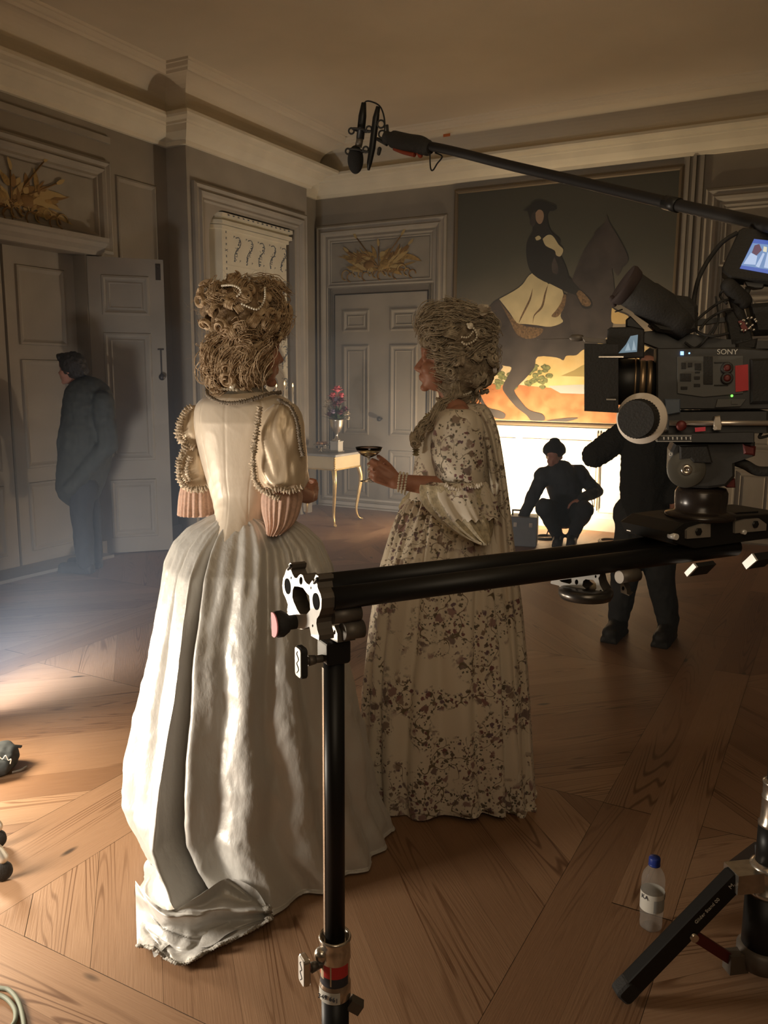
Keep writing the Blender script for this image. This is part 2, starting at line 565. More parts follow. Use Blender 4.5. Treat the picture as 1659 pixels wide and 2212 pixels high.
def build_floor():
    rnd = random.Random(3)
    vs, fs, uvs, tones = [], [], [], []
    G = 0.0018

    def board(poly, ang):
        if len(poly) < 3:
            return
        c = (sum(p[0] for p in poly) / len(poly), sum(p[1] for p in poly) / len(poly))
        pl = []
        for p in poly:
            dx, dy = c[0] - p[0], c[1] - p[1]
            l = math.hypot(dx, dy)
            pl.append((p[0] + dx / l * G, p[1] + dy / l * G) if l > 0.01 else p)
        o = len(vs)
        ca, sa = math.cos(ang), math.sin(ang)
        ou, ov, tn = rnd.random() * 50, rnd.random() * 50, rnd.random()
        for p in pl:
            vs.append((p[0], p[1], 0)); uvs.append((p[0] * ca + p[1] * sa + ou, -p[0] * sa + p[1] * ca + ov))
        fs.append(tuple(range(o, o + len(pl)))); tones.append(tn)

    def fill(x0, x1, y0, y1, ang, w):
        rect = [(x0, y0), (x1, y0), (x1, y1), (x0, y1)]
        nx, ny = -math.sin(ang), math.cos(ang)
        ds = [p[0] * nx + p[1] * ny for p in rect]
        k = math.floor(min(ds) / w)
        while k * w < max(ds):
            jw = 0.0
            pl = clip_poly(clip_poly(rect, nx, ny, (k + 1) * w + jw), -nx, -ny, -(k * w))
            if len(pl) >= 3:
                area = abs(sum(pl[i][0] * pl[(i + 1) % len(pl)][1] - pl[(i + 1) % len(pl)][0] * pl[i][1] for i in range(len(pl)))) / 2
                if area > 1e-4:
                    board(pl, ang)
            k += 1

    def strip(x0, x1, y0, y1, along_y):
        """a border of boards laid end to end"""
        L0, L1 = (y0, y1) if along_y else (x0, x1)
        p = L0
        while p < L1 - 1e-6:
            q = min(L1, p + rnd.uniform(1.1, 2.6))
            if L1 - q < 0.3:
                q = L1
            if along_y:
                board([(x0, p), (x1, p), (x1, q), (x0, q)], PI / 2)
            else:
                board([(p, y0), (q, y0), (q, y1), (p, y1)], 0)
            p = q
    bx = [-0.63 + 1.667 * k for k in range(-4, 3)]
    cells_y = [-2.6, -1.7, -0.18, 1.32, 2.82, 4.32, 5.82, 7.32, 8.8]
    for i, x in enumerate(bx):
        strip(x, x + 0.165, -2.6, 8.8, True)
        strip(x + 0.165, x + 0.333, -2.6, 8.8, True)
        for j in range(len(cells_y) - 1):
            ang = PI * 0.25 if (i + j) % 2 == 1 else PI * 0.75
            y0, y1 = cells_y[j], cells_y[j + 1]
            if j == 2:
                strip(x + 0.333, x + 1.667, y1 - 0.33, y1 - 0.165, False)
                strip(x + 0.333, x + 1.667, y1 - 0.165, y1, False)
                y1 -= 0.33
            fill(x + 0.333, x + 1.667, y0, y1, ang, 0.178)
    me = bpy.data.meshes.new('floor')
    # the dark bed seen in the gaps
    o = len(vs)
    for p in ((-8, -3), (4, -3), (4, 9.2), (-8, 9.2)):
        vs.append((p[0], p[1], -0.004)); uvs.append((0, 0))
    fs.append((o, o + 1, o + 2, o + 3)); tones.append(0)
    me.from_pydata(vs, [], fs)
    me.materials.append(wood_floor()); me.materials.append(M_gap)
    me.polygons[len(fs) - 1].material_index = 1
    ul = me.uv_layers.new(name='grain')
    for lp in me.loops:
        ul.data[lp.index].uv = uvs[lp.vertex_index]
    at = me.attributes.new('tone', 'FLOAT', 'FACE')
    for i, t in enumerate(tones):
        at.data[i].value = t
    ob = bpy.data.objects.new('floor', me); COL.objects.link(ob)
    tag(ob, 'worn pine board floor laid in mitred squares', None, None, 'structure')
    return ob


build_floor()


def struct(name, mb, m, label=None, parent=None):
    o = mb.build(name, m, parent)
    if parent is None:
        tag(o, label, None, None, 'structure')
    return o


def rect_frame(mb, c0, X, Z, N, w, h, prof, mi=0):
    """moulding round a rectangle; prof = [(inset, height), ...] outside to inside"""
    rings = []
    for s, hh in prof:
        rings.append([c0 + X * s + Z * s + N * hh, c0 + X * (w - s) + Z * s + N * hh, c0 + X * (w - s) + Z * (h - s) + N * hh, c0 + X * s + Z * (h - s) + N * hh])
    mb.rings(rings, mi, caps=False, smooth=False)


P_BIG = [(0, 0), (0.0, 0.03), (0.02, 0.045), (0.045, 0.03), (0.06, 0.03), (0.075, 0.05), (0.10, 0.04), (0.12, 0.015), (0.14, 0.02), (0.155, 0.0)]
P_MED = [(0, 0), (0.0, 0.015), (0.015, 0.022), (0.035, 0.012), (0.05, 0.016), (0.065, 0.0)]
P_SML = [(0, 0), (0.005, 0.012), (0.02, 0.014), (0.035, 0.004), (0.045, 0.0)]

# ---- shell
mb = MB(); mb.box((-1.5, 2.8, ZT + 0.05), (9, 12, 0.1))
struct('ceiling', mb, M_plaster, 'plain cream plaster ceiling')
DY0, DY1, DZ = 3.56, 4.90, 2.47          # doorway in the left wall
NY0, NY1, NZ = 6.15, 7.52, 3.04          # stove niche in the chimney breast
mb = MB()
T = 0.3


def slab_x(mb, x, y0, y1, z0, z1, t=T):
    mb.box((x - t / 2, (y0 + y1) / 2, (z0 + z1) / 2), (t, y1 - y0, z1 - z0))


slab_x(mb, X0, YF, DY0, 0, ZT)
slab_x(mb, X0, DY0, DY1, DZ, ZT)
slab_x(mb, X0, DY1, NY0, 0, ZT)
slab_x(mb, X0, NY1, YB + 0.3, 0, ZT)
slab_x(mb, X0, NY0, NY1, NZ, ZT)
slab_x(mb, X0 - 0.36, NY0 - 0.1, NY1 + 0.1, 0, ZT, 0.06)
# dado rail moulding panels on the left wall
rect_frame(mb, Vector((X0, 5.26, 0.95)), VY, VZ, VX, 0.46, 2.2, P_SML)
rect_frame(mb, Vector((X0, 5.26, 0.16)), VY, VZ, VX, 0.46, 0.66, P_SML)
rect_frame(mb, Vector((X0, 1.2, 0.95)), VY, VZ, VX, 2.0, 2.2, P_SML)
struct('wall_left', mb, M_wall, 'grey painted panelled wall with the doorway')
mb = MB()
mb.box((-1.5, YB + 0.15, 2), (9, 0.3, 4))
struct('wall_back', mb, M_wall, 'grey painted wall behind the painting')
mb = MB(); mb.box((XR + 0.15, 2.8, 2), (0.3, 12, 4)); struct('wall_right', mb, M_wall, 'grey painted wall beyond the frame')
mb = MB(); mb.box((-1.5, YF - 0.15, 2), (9, 0.3, 4)); struct('wall_front', mb, M_wall, 'grey painted wall behind the viewpoint')

# ---- chimney breast with the stove niche
mb = MB()
BY0, BY1 = 5.87, 7.75
mb.box(((X0 + XB) / 2, (BY0 + NY0) / 2, 1.85), (XB - X0, NY0 - BY0, 3.7))
mb.box(((X0 + XB) / 2, (NY1 + BY1) / 2, 1.85), (XB - X0, BY1 - NY1, 3.7))
mb.box(((X0 + XB) / 2, (NY0 + NY1) / 2, (NZ + 3.7) / 2), (XB - X0, NY1 - NY0, 3.7 - NZ))
# rounded shoulder of the niche
r = 0.24
arc = [Vector((XB, NY0 + r - r * math.cos(a), NZ - r + r * math.sin(a))) for a in [PI / 2 * k / 8 for k in range(9)]]
mb.prism([Vector((XB, NY0, NZ))] + arc[::-1], Vector((X0 - XB, 0, 0)))
rect_frame(mb, Vector((XB, 5.93, 0.12)), VY, VZ, VX, 1.78, 3.10, P_BIG)
struct('trim_1', mb, M_panel, 'chimney breast with a moulded frame round the stove niche')

# ---- cornice and cove along the walls
plan = [((X0, YF), None), ((X0, BY0), None), ((XB, BY0), None), ((XB, BY1), None), ((X0, BY1), None), ((X0, YB), None), ((XR, YB), None)]
pts = [Vector((p[0][0], p[0][1], 0)) for p in plan]
nrm = []
for i in range(len(pts) - 1):
    t = (pts[i + 1] - pts[i]).normalized()
    nrm.append(Vector((t.y, -t.x, 0)))
offs = [nrm[0]] + [nrm[i - 1] + nrm[i] for i in range(1, len(nrm))] + [nrm[-1]]


def sweep(prof):
    m_ = MB()
    m_.rings([[p + n * o + Vector((0, 0, z)) for o, z in prof] for p, n in zip(pts, offs)], caps=False, closed=False, smooth=False)
    return m_


struct('trim_2', sweep([(0.0, ZC), (0.035, ZC), (0.045, ZC + 0.03), (0.075, ZC + 0.05), (0.12, ZC + 0.085), (0.15, ZC + 0.13), (0.165, ZC + 0.135), (0.175, ZC + 0.15), (0.235, ZC + 0.165), (0.25, ZC + 0.18), (0.25, ZC + 0.205), (0.10, ZC + 0.21)]), M_cornice, 'cream moulded cornice round the room')
cv = [(0.10, 3.70), (0.10, 3.74)] + [(0.10 + 0.27 * (1 - math.cos(a)), 3.74 + 0.215 * math.sin(a)) for a in [PI / 2 * k / 10 for k in range(1, 11)]]
cv += [(0.37, 3.94), (0.385, 3.938), (0.40, 3.955), (0.42, 3.96), (0.44, 3.985), (0.46, 3.985), (0.47, 4.0)]
struct('trim_3', sweep(cv), M_plaster, 'plaster cove between cornice and ceiling')
# frieze strip under the cornice of the left wall
mb = MB()
mb.box((X0 + 0.012, 4.1, 3.40), (0.024, 2.2, 0.05))
rect_frame(mb, Vector((X0, 3.28, 2.50)), VY, VZ, VX, 1.90, 0.73, P_BIG)
struct('trim_4', mb, M_panel, 'moulded overdoor frame on the left wall')
# door-head shelf
mb = MB()
prof = [(0.0, 2.47), (0.05, 2.47), (0.06, 2.50), (0.10, 2.53), (0.12, 2.56), (0.14, 2.57), (0.145, 2.60), (0.0, 2.625)]
ys = [3.44, 5.03]
mb.rings([[Vector((X0 + o, y, z)) for o, z in prof] for y in ys], smooth=False)
struct('trim_5', mb, M_panel, 'projecting moulded door head over the doorway')

# ---- doorway, closed inner doors
mb = MB()
xd = X0 - 0.14
for y0, y1 in ((DY0, 4.222), (4.246, DY1)):
    mb.box((xd - 0.02, (y0 + y1) / 2, DZ / 2), (0.04, y1 - y0, DZ))
    w = y1 - y0
    for z0, h in ((0.12, 0.55), (0.78, 0.85), (1.74, 0.6)):
        rect_frame(mb, Vector((xd, y0 + 0.1, z0)), VY, VZ, VX, w - 0.2, h, P_SML)
d1 = struct('door_1', mb, M_panel, 'closed grey double door set back in the left doorway')
mb = MB()
mb.box((xd - 0.05, 4.23, 1.23), (0.02, 1.34, 2.46))
struct('backing', mb, M_gap, parent=d1)
mb = MB()
mb.box((X0 + 0.02, (DY0 + DY1) / 2, 0.012), (0.30, 1.34, 0.024))
struct('trim_6', mb, M_panel, 'raised sill in the left doorway')

# ---- the leaf that stands open against the wall
h0, h1 = Vector((-5.425, 4.91, 0)), Vector((-5.03, 5.36, 0))
LX = (h1 - h0).normalized(); LN = Vector((LX.y, -LX.x, 0)); LW = (h1 - h0).length
mb = MB()
mb.box(h0 + LX * (LW / 2) - LN * 0.022 + VZ * 1.235, (LW, 0.044, 2.45), LX, LN, VZ)
for z0, h in ((0.14, 0.5), (0.80, 1.06), (2.0, 0.32)):
    rect_frame(mb, h0 + LX * 0.1 + VZ * z0, LX, VZ, LN, LW - 0.22, h, P_SML)
    rect_frame(mb, h0 + LX * 0.15 + VZ * (z0 + 0.05), LX, VZ, LN, LW - 0.32, h - 0.1, [(0, 0), (0.01, 0.006), (0.02, 0)])
leaf = struct('door_2', mb, M_panel, 'open grey panelled door leaf standing in front of the left wall')
M_iron = mat('dark_iron', (0.06, 0.05, 0.045), 0.5, 0.7)
mb = MB()
e = h0 + LX * (LW - 0.045) + LN * 0.003
mb.box(e + VZ * 2.36, (0.04, 0.008, 0.13), LX, LN, VZ)
mb.cyl(e + VZ * 2.40, e + VZ * 2.40 + LN * 0.02, 0.012)
struct('bolt', mb, M_iron, parent=leaf)
mb = MB()
mb.box(e + VZ * 1.62, (0.012, 0.01, 0.22), LX, LN, VZ)
mb.box(e + VZ * 1.73, (0.05, 0.01, 0.012), LX, LN, VZ)
mb.ell(e + VZ * 1.50 + LN * 0.03, (0.028, 0.028, 0.028), 12, 8)
mb.cyl(e + VZ * 1.50, e + VZ * 1.50 + LN * 0.03, 0.01)
struct('door_handle', mb, M_iron, parent=leaf)

# ---- back wall: left door, right door, their overdoors
YN = Vector((0, -1, 0))


def back_door(name, lab, x0, x1, ztop, tlab, tname, fx0, fx1):
    w = x1 - x0
    m_ = MB()
    m_.box(((x0 + x1) / 2, YB - 0.012, ztop / 2), (w, 0.024, ztop))
    y = YB - 0.024
    for xa, xb in ((x0 + 0.11, x0 + 0.45), (x1 - 0.45, x1 - 0.11)):
        for za, zb in ((2.02, 2.26), (0.86, 1.87), (0.14, 0.70)):
            rect_frame(m_, Vector((xa, y, za)), VX, VZ, YN, xb - xa, zb - za, P_SML)
            rect_frame(m_, Vector((xa + 0.06, y, za + 0.06)), VX, VZ, YN, xb - xa - 0.12, zb - za - 0.12, [(0, 0), (0.008, 0.008), (0.016, 0)])
    d = struct(name, m_, M_panel, lab)
    m_ = MB()
    for a, b in ((x0 - 0.008, x0), (x1, x1 + 0.008)):
        m_.box(((a + b) / 2, YB - 0.015, ztop / 2), (b - a, 0.03, ztop))
    m_.box(((x0 + x1) / 2, YB - 0.015, ztop + 0.004), (w + 0.016, 0.03, 0.008))
    struct('gap', m_, M_gap, parent=d)
    m_ = MB()
    m_.cyl((x0 + w / 2 + 0.03, y, 1.05), (x0 + w / 2 + 0.03, y - 0.05, 1.05), 0.012)
    m_.ell((x0 + w / 2 + 0.03, y - 0.06, 1.05), 0.028, 12, 8)
    struct('door_handle', m_, M_iron, parent=d)
    m_ = MB()
    rect_frame(m_, Vector((fx0, YB, 0.0)), VX, VZ, YN, fx1 - fx0, 3.2, P_BIG)
    rect_frame(m_, Vector((fx0 + 0.14, YB, 2.52)), VX, VZ, YN, fx1 - fx0 - 0.28, 0.55, P_MED)
    for q in (0.175, 0.195):
        m_.box((fx0 + q, YB - 0.01, 1.25), (0.01, 0.02, 2.5)); m_.box((fx1 - q, YB - 0.01, 1.25), (0.01, 0.02, 2.5))
    struct(tname, m_, M_panel, tlab)


back_door('door_3', 'closed grey panelled door in the corner of the back wall', -5.16, -3.99, 2.43, 'moulded frame of the corner door and its overdoor', 'trim_7', -5.41, -3.78)
back_door('door_4', 'pale panelled door on the back wall right of the painting', -0.93, 0.25, 2.43, 'moulded frame of the door right of the painting', 'trim_8', -1.22, 0.52)

# wainscot and skirting of the back wall
mb = MB()
mb.box((-2.5, YB - 0.015, 0.52), (2.44, 0.03, 0.92))
mb.box((-2.5, YB - 0.02, 1.00), (2.5, 0.04, 0.045))
for k in range(3):
    rect_frame(mb, Vector((-3.66 + 0.79 * k, YB - 0.03, 0.18)), VX, VZ, YN, 0.72, 0.72, P_SML)
struct('trim_9', mb, M_white, 'pale wainscot under the large painting')
mb = MB()
mb.box((-4.6, YB - 0.02, 0.06), (1.6, 0.04, 0.12)); mb.box((-2.5, YB - 0.03, 0.06), (2.5, 0.06, 0.12)); mb.box((1.5, YB - 0.02, 0.06), (2.2, 0.04, 0.12))
struct('baseboard_back', mb, M_white, 'pale skirting board along the back wall')
mb = MB()
mb.box((X0 + 0.02, 5.385, 0.06), (0.04, 0.97, 0.12)); mb.box((X0 + 0.02, 0.5, 0.06), (0.04, 6.1, 0.12)); mb.box((XB + 0.02, 6.01, 0.06), (0.04, 0.28, 0.12)); mb.box((XB + 0.02, 7.635, 0.06), (0.04, 0.23, 0.12))
struct('baseboard_left', mb, M_panel, 'grey skirting board along the left wall')
# pilaster strip between painting and right door
mb = MB()
for q, w_, h_ in ((-1.40, 0.05, 0.03), (-1.33, 0.03, 0.045), (-1.27, 0.04, 0.03)):
    mb.box((q, YB - h_ / 2, 1.75), (w_, h_, 3.5))
struct('trim_10', mb, M_panel, 'grey moulded strip between the painting and the right door')

# ---- painted trophies over the doors
M_gold = mat('ochre_trophy_paint', (0.30, 0.185, 0.055), 0.7, var=0.25, scale=30)
M_gold2 = mat('dark_ochre_trophy_paint', (0.22, 0.12, 0.035), 0.75)
M_gold3 = mat('light_ochre_trophy_paint', (0.40, 0.28, 0.11), 0.7)
M_gold_back = mat('overdoor_ground_paint', (0.27, 0.235, 0.18), 0.75, var=0.1, scale=4)


def trophy(c, X, N, w, h, seed, label, panel):
    rnd = random.Random(seed)
    m_ = MB()
    pw, ph = panel
    m_.box(Vector(c) - N * 0.002, (pw, ph, 0.004), X, VZ, N, 3)
    lay = [0.003]

    def leaf_(p, a, L, wd, mi):
        d = X * math.cos(a) + VZ * math.sin(a); n = X * -math.sin(a) + VZ * math.cos(a)
        lay[0] += 0.00012
        q = Vector(c) + X * p[0] + VZ * p[1] + N * lay[0]
        bend = rnd.uniform(-0.3, 0.3) * L
        P, M = [], []
        for k in range(7):
            t = k / 6
            s = wd * math.sin(PI * min(1, t * 0.9 + 0.1)) ** 0.8
            ctr = q + d * (L * t) + n * (bend * t * t)
            P.append(ctr + n * s); M.append(ctr - n * s)
        m_.add(P + M[::-1], [tuple(range(14))], mi, False)
    for k in range(100):        # laurel and flag bundle, spreading left and right
        sgn = -1 if k % 2 else 1
        a = PI / 2 - sgn * rnd.uniform(0.15, 1.75)
        leaf_((sgn * rnd.uniform(0, 0.3) * w, rnd.uniform(-0.32, 0.12) * h), a, rnd.uniform(0.08, 0.30) * w * (1 if abs(a - PI / 2) > 0.9 else 0.5), rnd.uniform(0.018, 0.045) * h * 1.6, k % 3)
    for k in (0, 1, 3, 5, 6):         # spears
        a = PI / 2 + (k - 3) * 0.36 + rnd.uniform(-0.05, 0.05)
        L = (0.62 * h) if abs(k - 3) < 2 else 0.5 * w
        d = X * math.cos(a) + VZ * math.sin(a)
        b0 = Vector(c) - VZ * 0.2 * h + N * 0.008
        m_.tube([b0 - d * 0.12 * w, b0 + d * L], 0.006, 5, 1)
        leaf_(((d.dot(X)) * L * 0.9, -0.2 * h + d.z * L * 0.9), a, 0.09 * w, 0.016, 2)
    for k in range(14):        # scrolls and ribbon at the foot
        x = (k - 6.5) / 14 * w * 0.95
        q = Vector(c) + X * x - VZ * (0.36 * h + 0.03 * math.sin(k * 2.1)) + N * 0.008
        m_.torus(q, N, 0.035 + 0.02 * rnd.random(), 0.007, 14, 5, k % 3, 0, 4.6)
    for k in range(2):         # shields
        q = Vector(c) + X * (k - 0.6) * 0.22 * w - VZ * 0.12 * h + N * 0.006
        m_.lathe([(0.075 * w, 0), (0.07 * w, 0.006), (0.03 * w, 0.011), (0.001, 0.012)], q, N, 20, (1, 0)[k], sx=0.7)
    o = m_.build('overdoor_painting', [M_gold, M_gold2, M_gold3, M_gold_back], None)
    rebase(o, c)
    tag(o, label, 'painting')
    return o


trophy(Vector((X0 + 0.008, 4.23, 2.83)), -VY, VX, 1.02, 0.40, 5, 'ochre trophy of flags and leaves painted over the left doorway', (1.54, 0.46))
trophy(Vector((-4.60, YB - 0.010, 2.79)), VX, YN, 0.95, 0.40, 9, 'ochre trophy of spears and leaves painted over the corner door', (1.24, 0.42))

# ================================================================== the tiled stove in its niche
M_tile = mat('cream_glazed_tile', (0.62, 0.56, 0.42), 0.3, var=0.04, scale=6)
M_blue = mat('blue_grey_tile_paint', (0.10, 0.11, 0.12), 0.4)
stove = thing('tiled_stove', (-5.42, 6.85, 0), 'cream tiled stove painted with dark sprigs, set in the wall niche', 'stove')
sp = [(-5.70, 6.20), (-5.46, 6.20), (-5.24, 6.38), (-5.24, 7.42), (-5.42, 7.48), (-5.70, 7.48)]
mb = MB(); mb.prism([Vector((x, y, 0.25)) for x, y in sp], VZ * 2.63)
# tile joints cut as thin ledges
for z in [0.55 + 0.335 * k for k in range(7)]:
    mb.box((-5.2395, 6.90, z), (0.003, 1.02, 0.004))
mb.build('body', M_tile, stove)
mb = MB()
for zz, o in ((2.88, 0.02), (2.92, 0.045), (2.96, 0.02), (2.985, 0.05)):
    mb.prism([Vector((x + (o if x > -5.6 else 0), y + (-o if y < 6.5 else o if y > 7.4 else 0), zz)) for x, y in sp], VZ * 0.035)
mb.build('stove_cornice', M_tile, stove)
mb = MB(); mb.prism([Vector((x + (0.05 if x > -5.6 else 0), y + (-0.02 if y < 6.5 else 0.02 if y > 7.4 else 0), 0)) for x, y in sp], VZ * 0.25)
mb.build('stove_base', M_tile, stove)
mb = MB()
rnd = random.Random(11)


def sprig(mb, c, Y, N, s):
    c = Vector(c) + N * 0.001
    P = lambda u, v: c + Y * (u * s) + VZ * (v * s)
    mb.tube(bez([P(-0.02, 0.13), P(0.045, 0.14), P(0.075, 0.08), P(0.04, 0.02), P(-0.015, -0.02), P(-0.045, -0.08), P(-0.04, -0.15)], 4), [0.0055 * s] * 25, 4)
    for k in range(18):
        t = k / 17
        u, v = lerp([(0, (0.06, 0.11)), (0.35, (0.05, 0.03)), (0.6, (-0.02, -0.03)), (1, (-0.04, -0.15))], t)
        mb.ell(P(u + rnd.uniform(-0.022, 0.022), v + rnd.uniform(-0.012, 0.012)), (0.002, 0.010 * s * (0.7 + rnd.random()), 0.008 * s), 6, 4)
    for k in range(5):
        a = rnd.uniform(0, 6.28)
        q = P(0.0, 0.02 - 0.02 * k)
        mb.tube([q, q + Y * (0.035 * s * math.cos(a)) + VZ * (0.03 * s * math.sin(a))], 0.002, 4)
    for u, v in ((-0.05, 0.14), (0.06, -0.13)):
        for a in (0.6, 2.2, 3.9):
            mb.tube([P(u, v), P(u + 0.014 * math.cos(a), v + 0.014 * math.sin(a))], 0.0025, 4)


for r_ in range(7):
    for k in range(5):
        if r_ == 1 and k == 0:
            pass
        sprig(mb, (-5.24, 6.60 + 0.19 * k, 2.72 - 0.335 * r_), VY, VX, 0.80)
    sprig(mb, (-5.35, 6.29, 2.70 - 0.335 * r_), Vector((0.6, 0.8, 0)), Vector((0.8, -0.6, 0)), 0.8)
    for q in range(6):
        zz = 2.86 - 0.335 * r_ - 0.055 * q
        for a in (0.8, 2.4, 3.9, 5.5):
            mb.tube([(-5.239, 6.44, zz), (-5.239, 6.44 + (0.028 if q == 3 else 0.011) * math.cos(a), zz + 0.014 * math.sin(a))], 0.0026, 4)
for k in range(14):
    mb.ell((-5.185, 6.42 + 0.075 * k, 3.005), (0.006, 0.014, 0.006), 6, 4)
mb.build('sprig_pattern', M_blue, stove)

# ================================================================== the large painting
M_pf = mat('old_gilt_frame', (0.14, 0.10, 0.055), 0.6, 0.2)
paint = thing('equestrian_painting', (-2.56, YB, 1.03), 'tall painting of a rider in black on a dark horse, hung on the back wall', 'painting')
px0, px1, pz0, pz1 = -3.66, -1.45, 1.06, 3.40
YP = YB - 0.025


def grad_mat(name, stops, nscale=3.0, nfac=0.25):
    """canvas paint laid on in bands of height"""
    m = bpy.data.materials.new(name); m.use_nodes = True
    nt = m.node_tree; L = nt.links.new; b = nt.nodes['Principled BSDF']
    geo = nt.nodes.new('ShaderNodeNewGeometry'); sp_ = nt.nodes.new('ShaderNodeSeparateXYZ'); L(geo.outputs['Position'], sp_.inputs[0])
    n = nt.nodes.new('ShaderNodeTexNoise'); n.inputs['Scale'].default_value = nscale; n.inputs['Detail'].default_value = 6; L(geo.outputs['Position'], n.inputs['Vector'])
    ma = nt.nodes.new('ShaderNodeMath'); ma.operation = 'MULTIPLY_ADD'; ma.inputs[1].default_value = nfac * 2; L(n.outputs['Fac'], ma.inputs[0]); 
    sb = nt.nodes.new('ShaderNodeMath'); sb.operation = 'SUBTRACT'; sb.inputs[1].default_value = nfac; L(sp_.outputs[2], sb.inputs[0]); L(sb.outputs[0], ma.inputs[2])
    mr = nt.nodes.new('ShaderNodeMapRange'); mr.inputs[1].default_value = stops[0][0]; mr.inputs[2].default_value = stops[-1][0]; L(ma.outputs[0], mr.inputs[0])
    rp = nt.nodes.new('ShaderNodeValToRGB'); L(mr.outputs[0], rp.inputs[0])
    z0, z1 = stops[0][0], stops[-1][0]
    el = rp.color_ramp.elements
    while len(el) < len(stops):
        el.new(0.5)
    for e_, (z, c) in zip(el, stops):
        e_.position = (z - z0) / (z1 - z0); e_.color = (*c, 1)
    L(rp.outputs[0], b.inputs['Base Color']); b.inputs['Roughness'].default_value = 0.45; b.inputs['Specular IOR Level'].default_value = 0.3
    return m


M_sky = grad_mat('canvas_sky_paint', [(0.8, (0.62, 0.50, 0.30)), (1.75, (0.60, 0.48, 0.28)), (1.95, (0.30, 0.25, 0.18)), (2.3, (0.13, 0.115, 0.085)), (2.7, (0.085, 0.082, 0.06)), (3.4, (0.07, 0.066, 0.048))], 2.2, 0.2)
M_horse = mat('brown_horse_paint', (0.06, 0.048, 0.04), 0.5, var=0.25, scale=5)
M_rider = mat('black_rider_paint', (0.03, 0.027, 0.022), 0.5)
M_cloth = mat('cream_saddlecloth_paint', (0.50, 0.42, 0.24), 0.5, var=0.12, scale=6)
M_fringe = mat('brown_fringe_paint', (0.16, 0.10, 0.05), 0.6, var=0.4, scale=60)
M_skin_p = mat('painted_skin', (0.30, 0.2, 0.13), 0.5)
M_earth = mat('orange_earth_paint', (0.34, 0.12, 0.035), 0.5, color2=(0.46, 0.21, 0.08), scale=9)
M_sunset = mat('yellow_sunset_paint', (0.60, 0.40, 0.13), 0.5, color2=(0.72, 0.55, 0.26), scale=5)
M_hill = mat('olive_hill_paint', (0.36, 0.28, 0.10), 0.5)
M_water = mat('grey_water_paint', (0.42, 0.44, 0.42), 0.5)
M_leafp = mat('green_bush_paint', (0.16, 0.17, 0.06), 0.6, var=0.5, scale=40)
PM = [M_sky, M_horse, M_rider, M_cloth, M_fringe, M_skin_p, M_earth, M_sunset, M_hill, M_water, M_leafp]


def C4(x, y):
    return 950 + x / 2.34, 340 + y / 2.34


class Canvas:
    def __init__(self):
        self.mb = MB(); self.k = 0

    def poly(self, pts, mi, smooth=3):
        self.k += 1
        q = [ony(*C4(x, y), YP - 0.00008 * self.k) for x, y in pts]
        if smooth:
            q = bez(q + [q[0]], smooth)[:-1]
        q = [Vector((min(max(p.x, px0 + 0.02), px1 - 0.02), p.y, min(max(p.z, pz0 + 0.02), pz1 - 0.02))) for p in q]
        self.mb.add(q, [tuple(range(len(q)))], mi, False)


cvs = Canvas()
cvs.mb.add([(px0, YP, pz0), (px1, YP, pz0), (px1, YP, pz1), (px0, YP, pz1)], [(0, 1, 2, 3)], 0, False)
cvs.poly([(60, 1160), (300, 1140), (560, 1165), (725, 1190), (900, 1190), (1200, 1200), (1200, 1700), (60, 1700)], 6, 0)
cvs.poly([(440, 1000), (600, 960), (725, 940), (950, 900), (1150, 960), (1150, 1165), (725, 1165), (560, 1165), (440, 1150)], 7, 0)
cvs.poly([(610, 1105), (680, 1075), (740, 1045), (820, 1060), (900, 1108)], 8)
cvs.poly([(545, 1155), (725, 1148), (1100, 1150), (1100, 1198), (725, 1196), (610, 1192)], 9, 0)
rb = random.Random(5)
for k in range(26):
    cx_, cy_ = rb.uniform(440, 560), rb.uniform(1050, 1165)
    cvs.poly([(cx_ + rb.uniform(10, 24) * math.cos(a), cy_ + rb.uniform(6, 16) * math.sin(a)) for a in [k2 * 1.05 for k2 in range(6)]], 10)
for k in range(20):
    cx_, cy_ = rb.uniform(290, 420), rb.uniform(1090, 1165)
    cvs.poly([(cx_ + rb.uniform(10, 24) * math.cos(a), cy_ + rb.uniform(6, 16) * math.sin(a)) for a in [k2 * 1.05 for k2 in range(6)]], 10)
# dark earth strokes under the hooves
cvs.poly([(540, 1330), (640, 1318), (700, 1318), (640, 1336), (560, 1342)], 1)
# the horse: far hind leg, body with near hind leg, neck, head
cvs.poly([(255, 1020), (320, 1060), (240, 1130), (190, 1160), (205, 1200), (240, 1262), (300, 1280), (332, 1300), (318, 1322), (262, 1308), (225, 1262), (178, 1200), (150, 1150), (170, 1090)], 1)
cvs.poly([(240, 770), (300, 715), (450, 690), (640, 700), (735, 660), (800, 720), (868, 740), (876, 830), (850, 905), (780, 950), (720, 975), (690, 1000), (640, 1003), (624, 1026), (592, 1012), (495, 1008), (478, 1062), (440, 1110), (398, 1152), (376, 1180), (404, 1226), (452, 1278), (518, 1298), (528, 1330), (470, 1338), (438, 1302), (386, 1262), (332, 1196), (318, 1160), (345, 1104), (362, 1062), (320, 1052), (268, 1020), (240, 900)], 1)
cvs.poly([(640, 700), (690, 560), (730, 470), (800, 370), (850, 345), (880, 380), (905, 460), (925, 540), (900, 600), (870, 560), (880, 640), (872, 760), (760, 820)], 1)
cvs.poly([(780, 380), (835, 330), (842, 290), (860, 335), (900, 400), (950, 500), (940, 545), (905, 545), (860, 470), (800, 440)], 1)
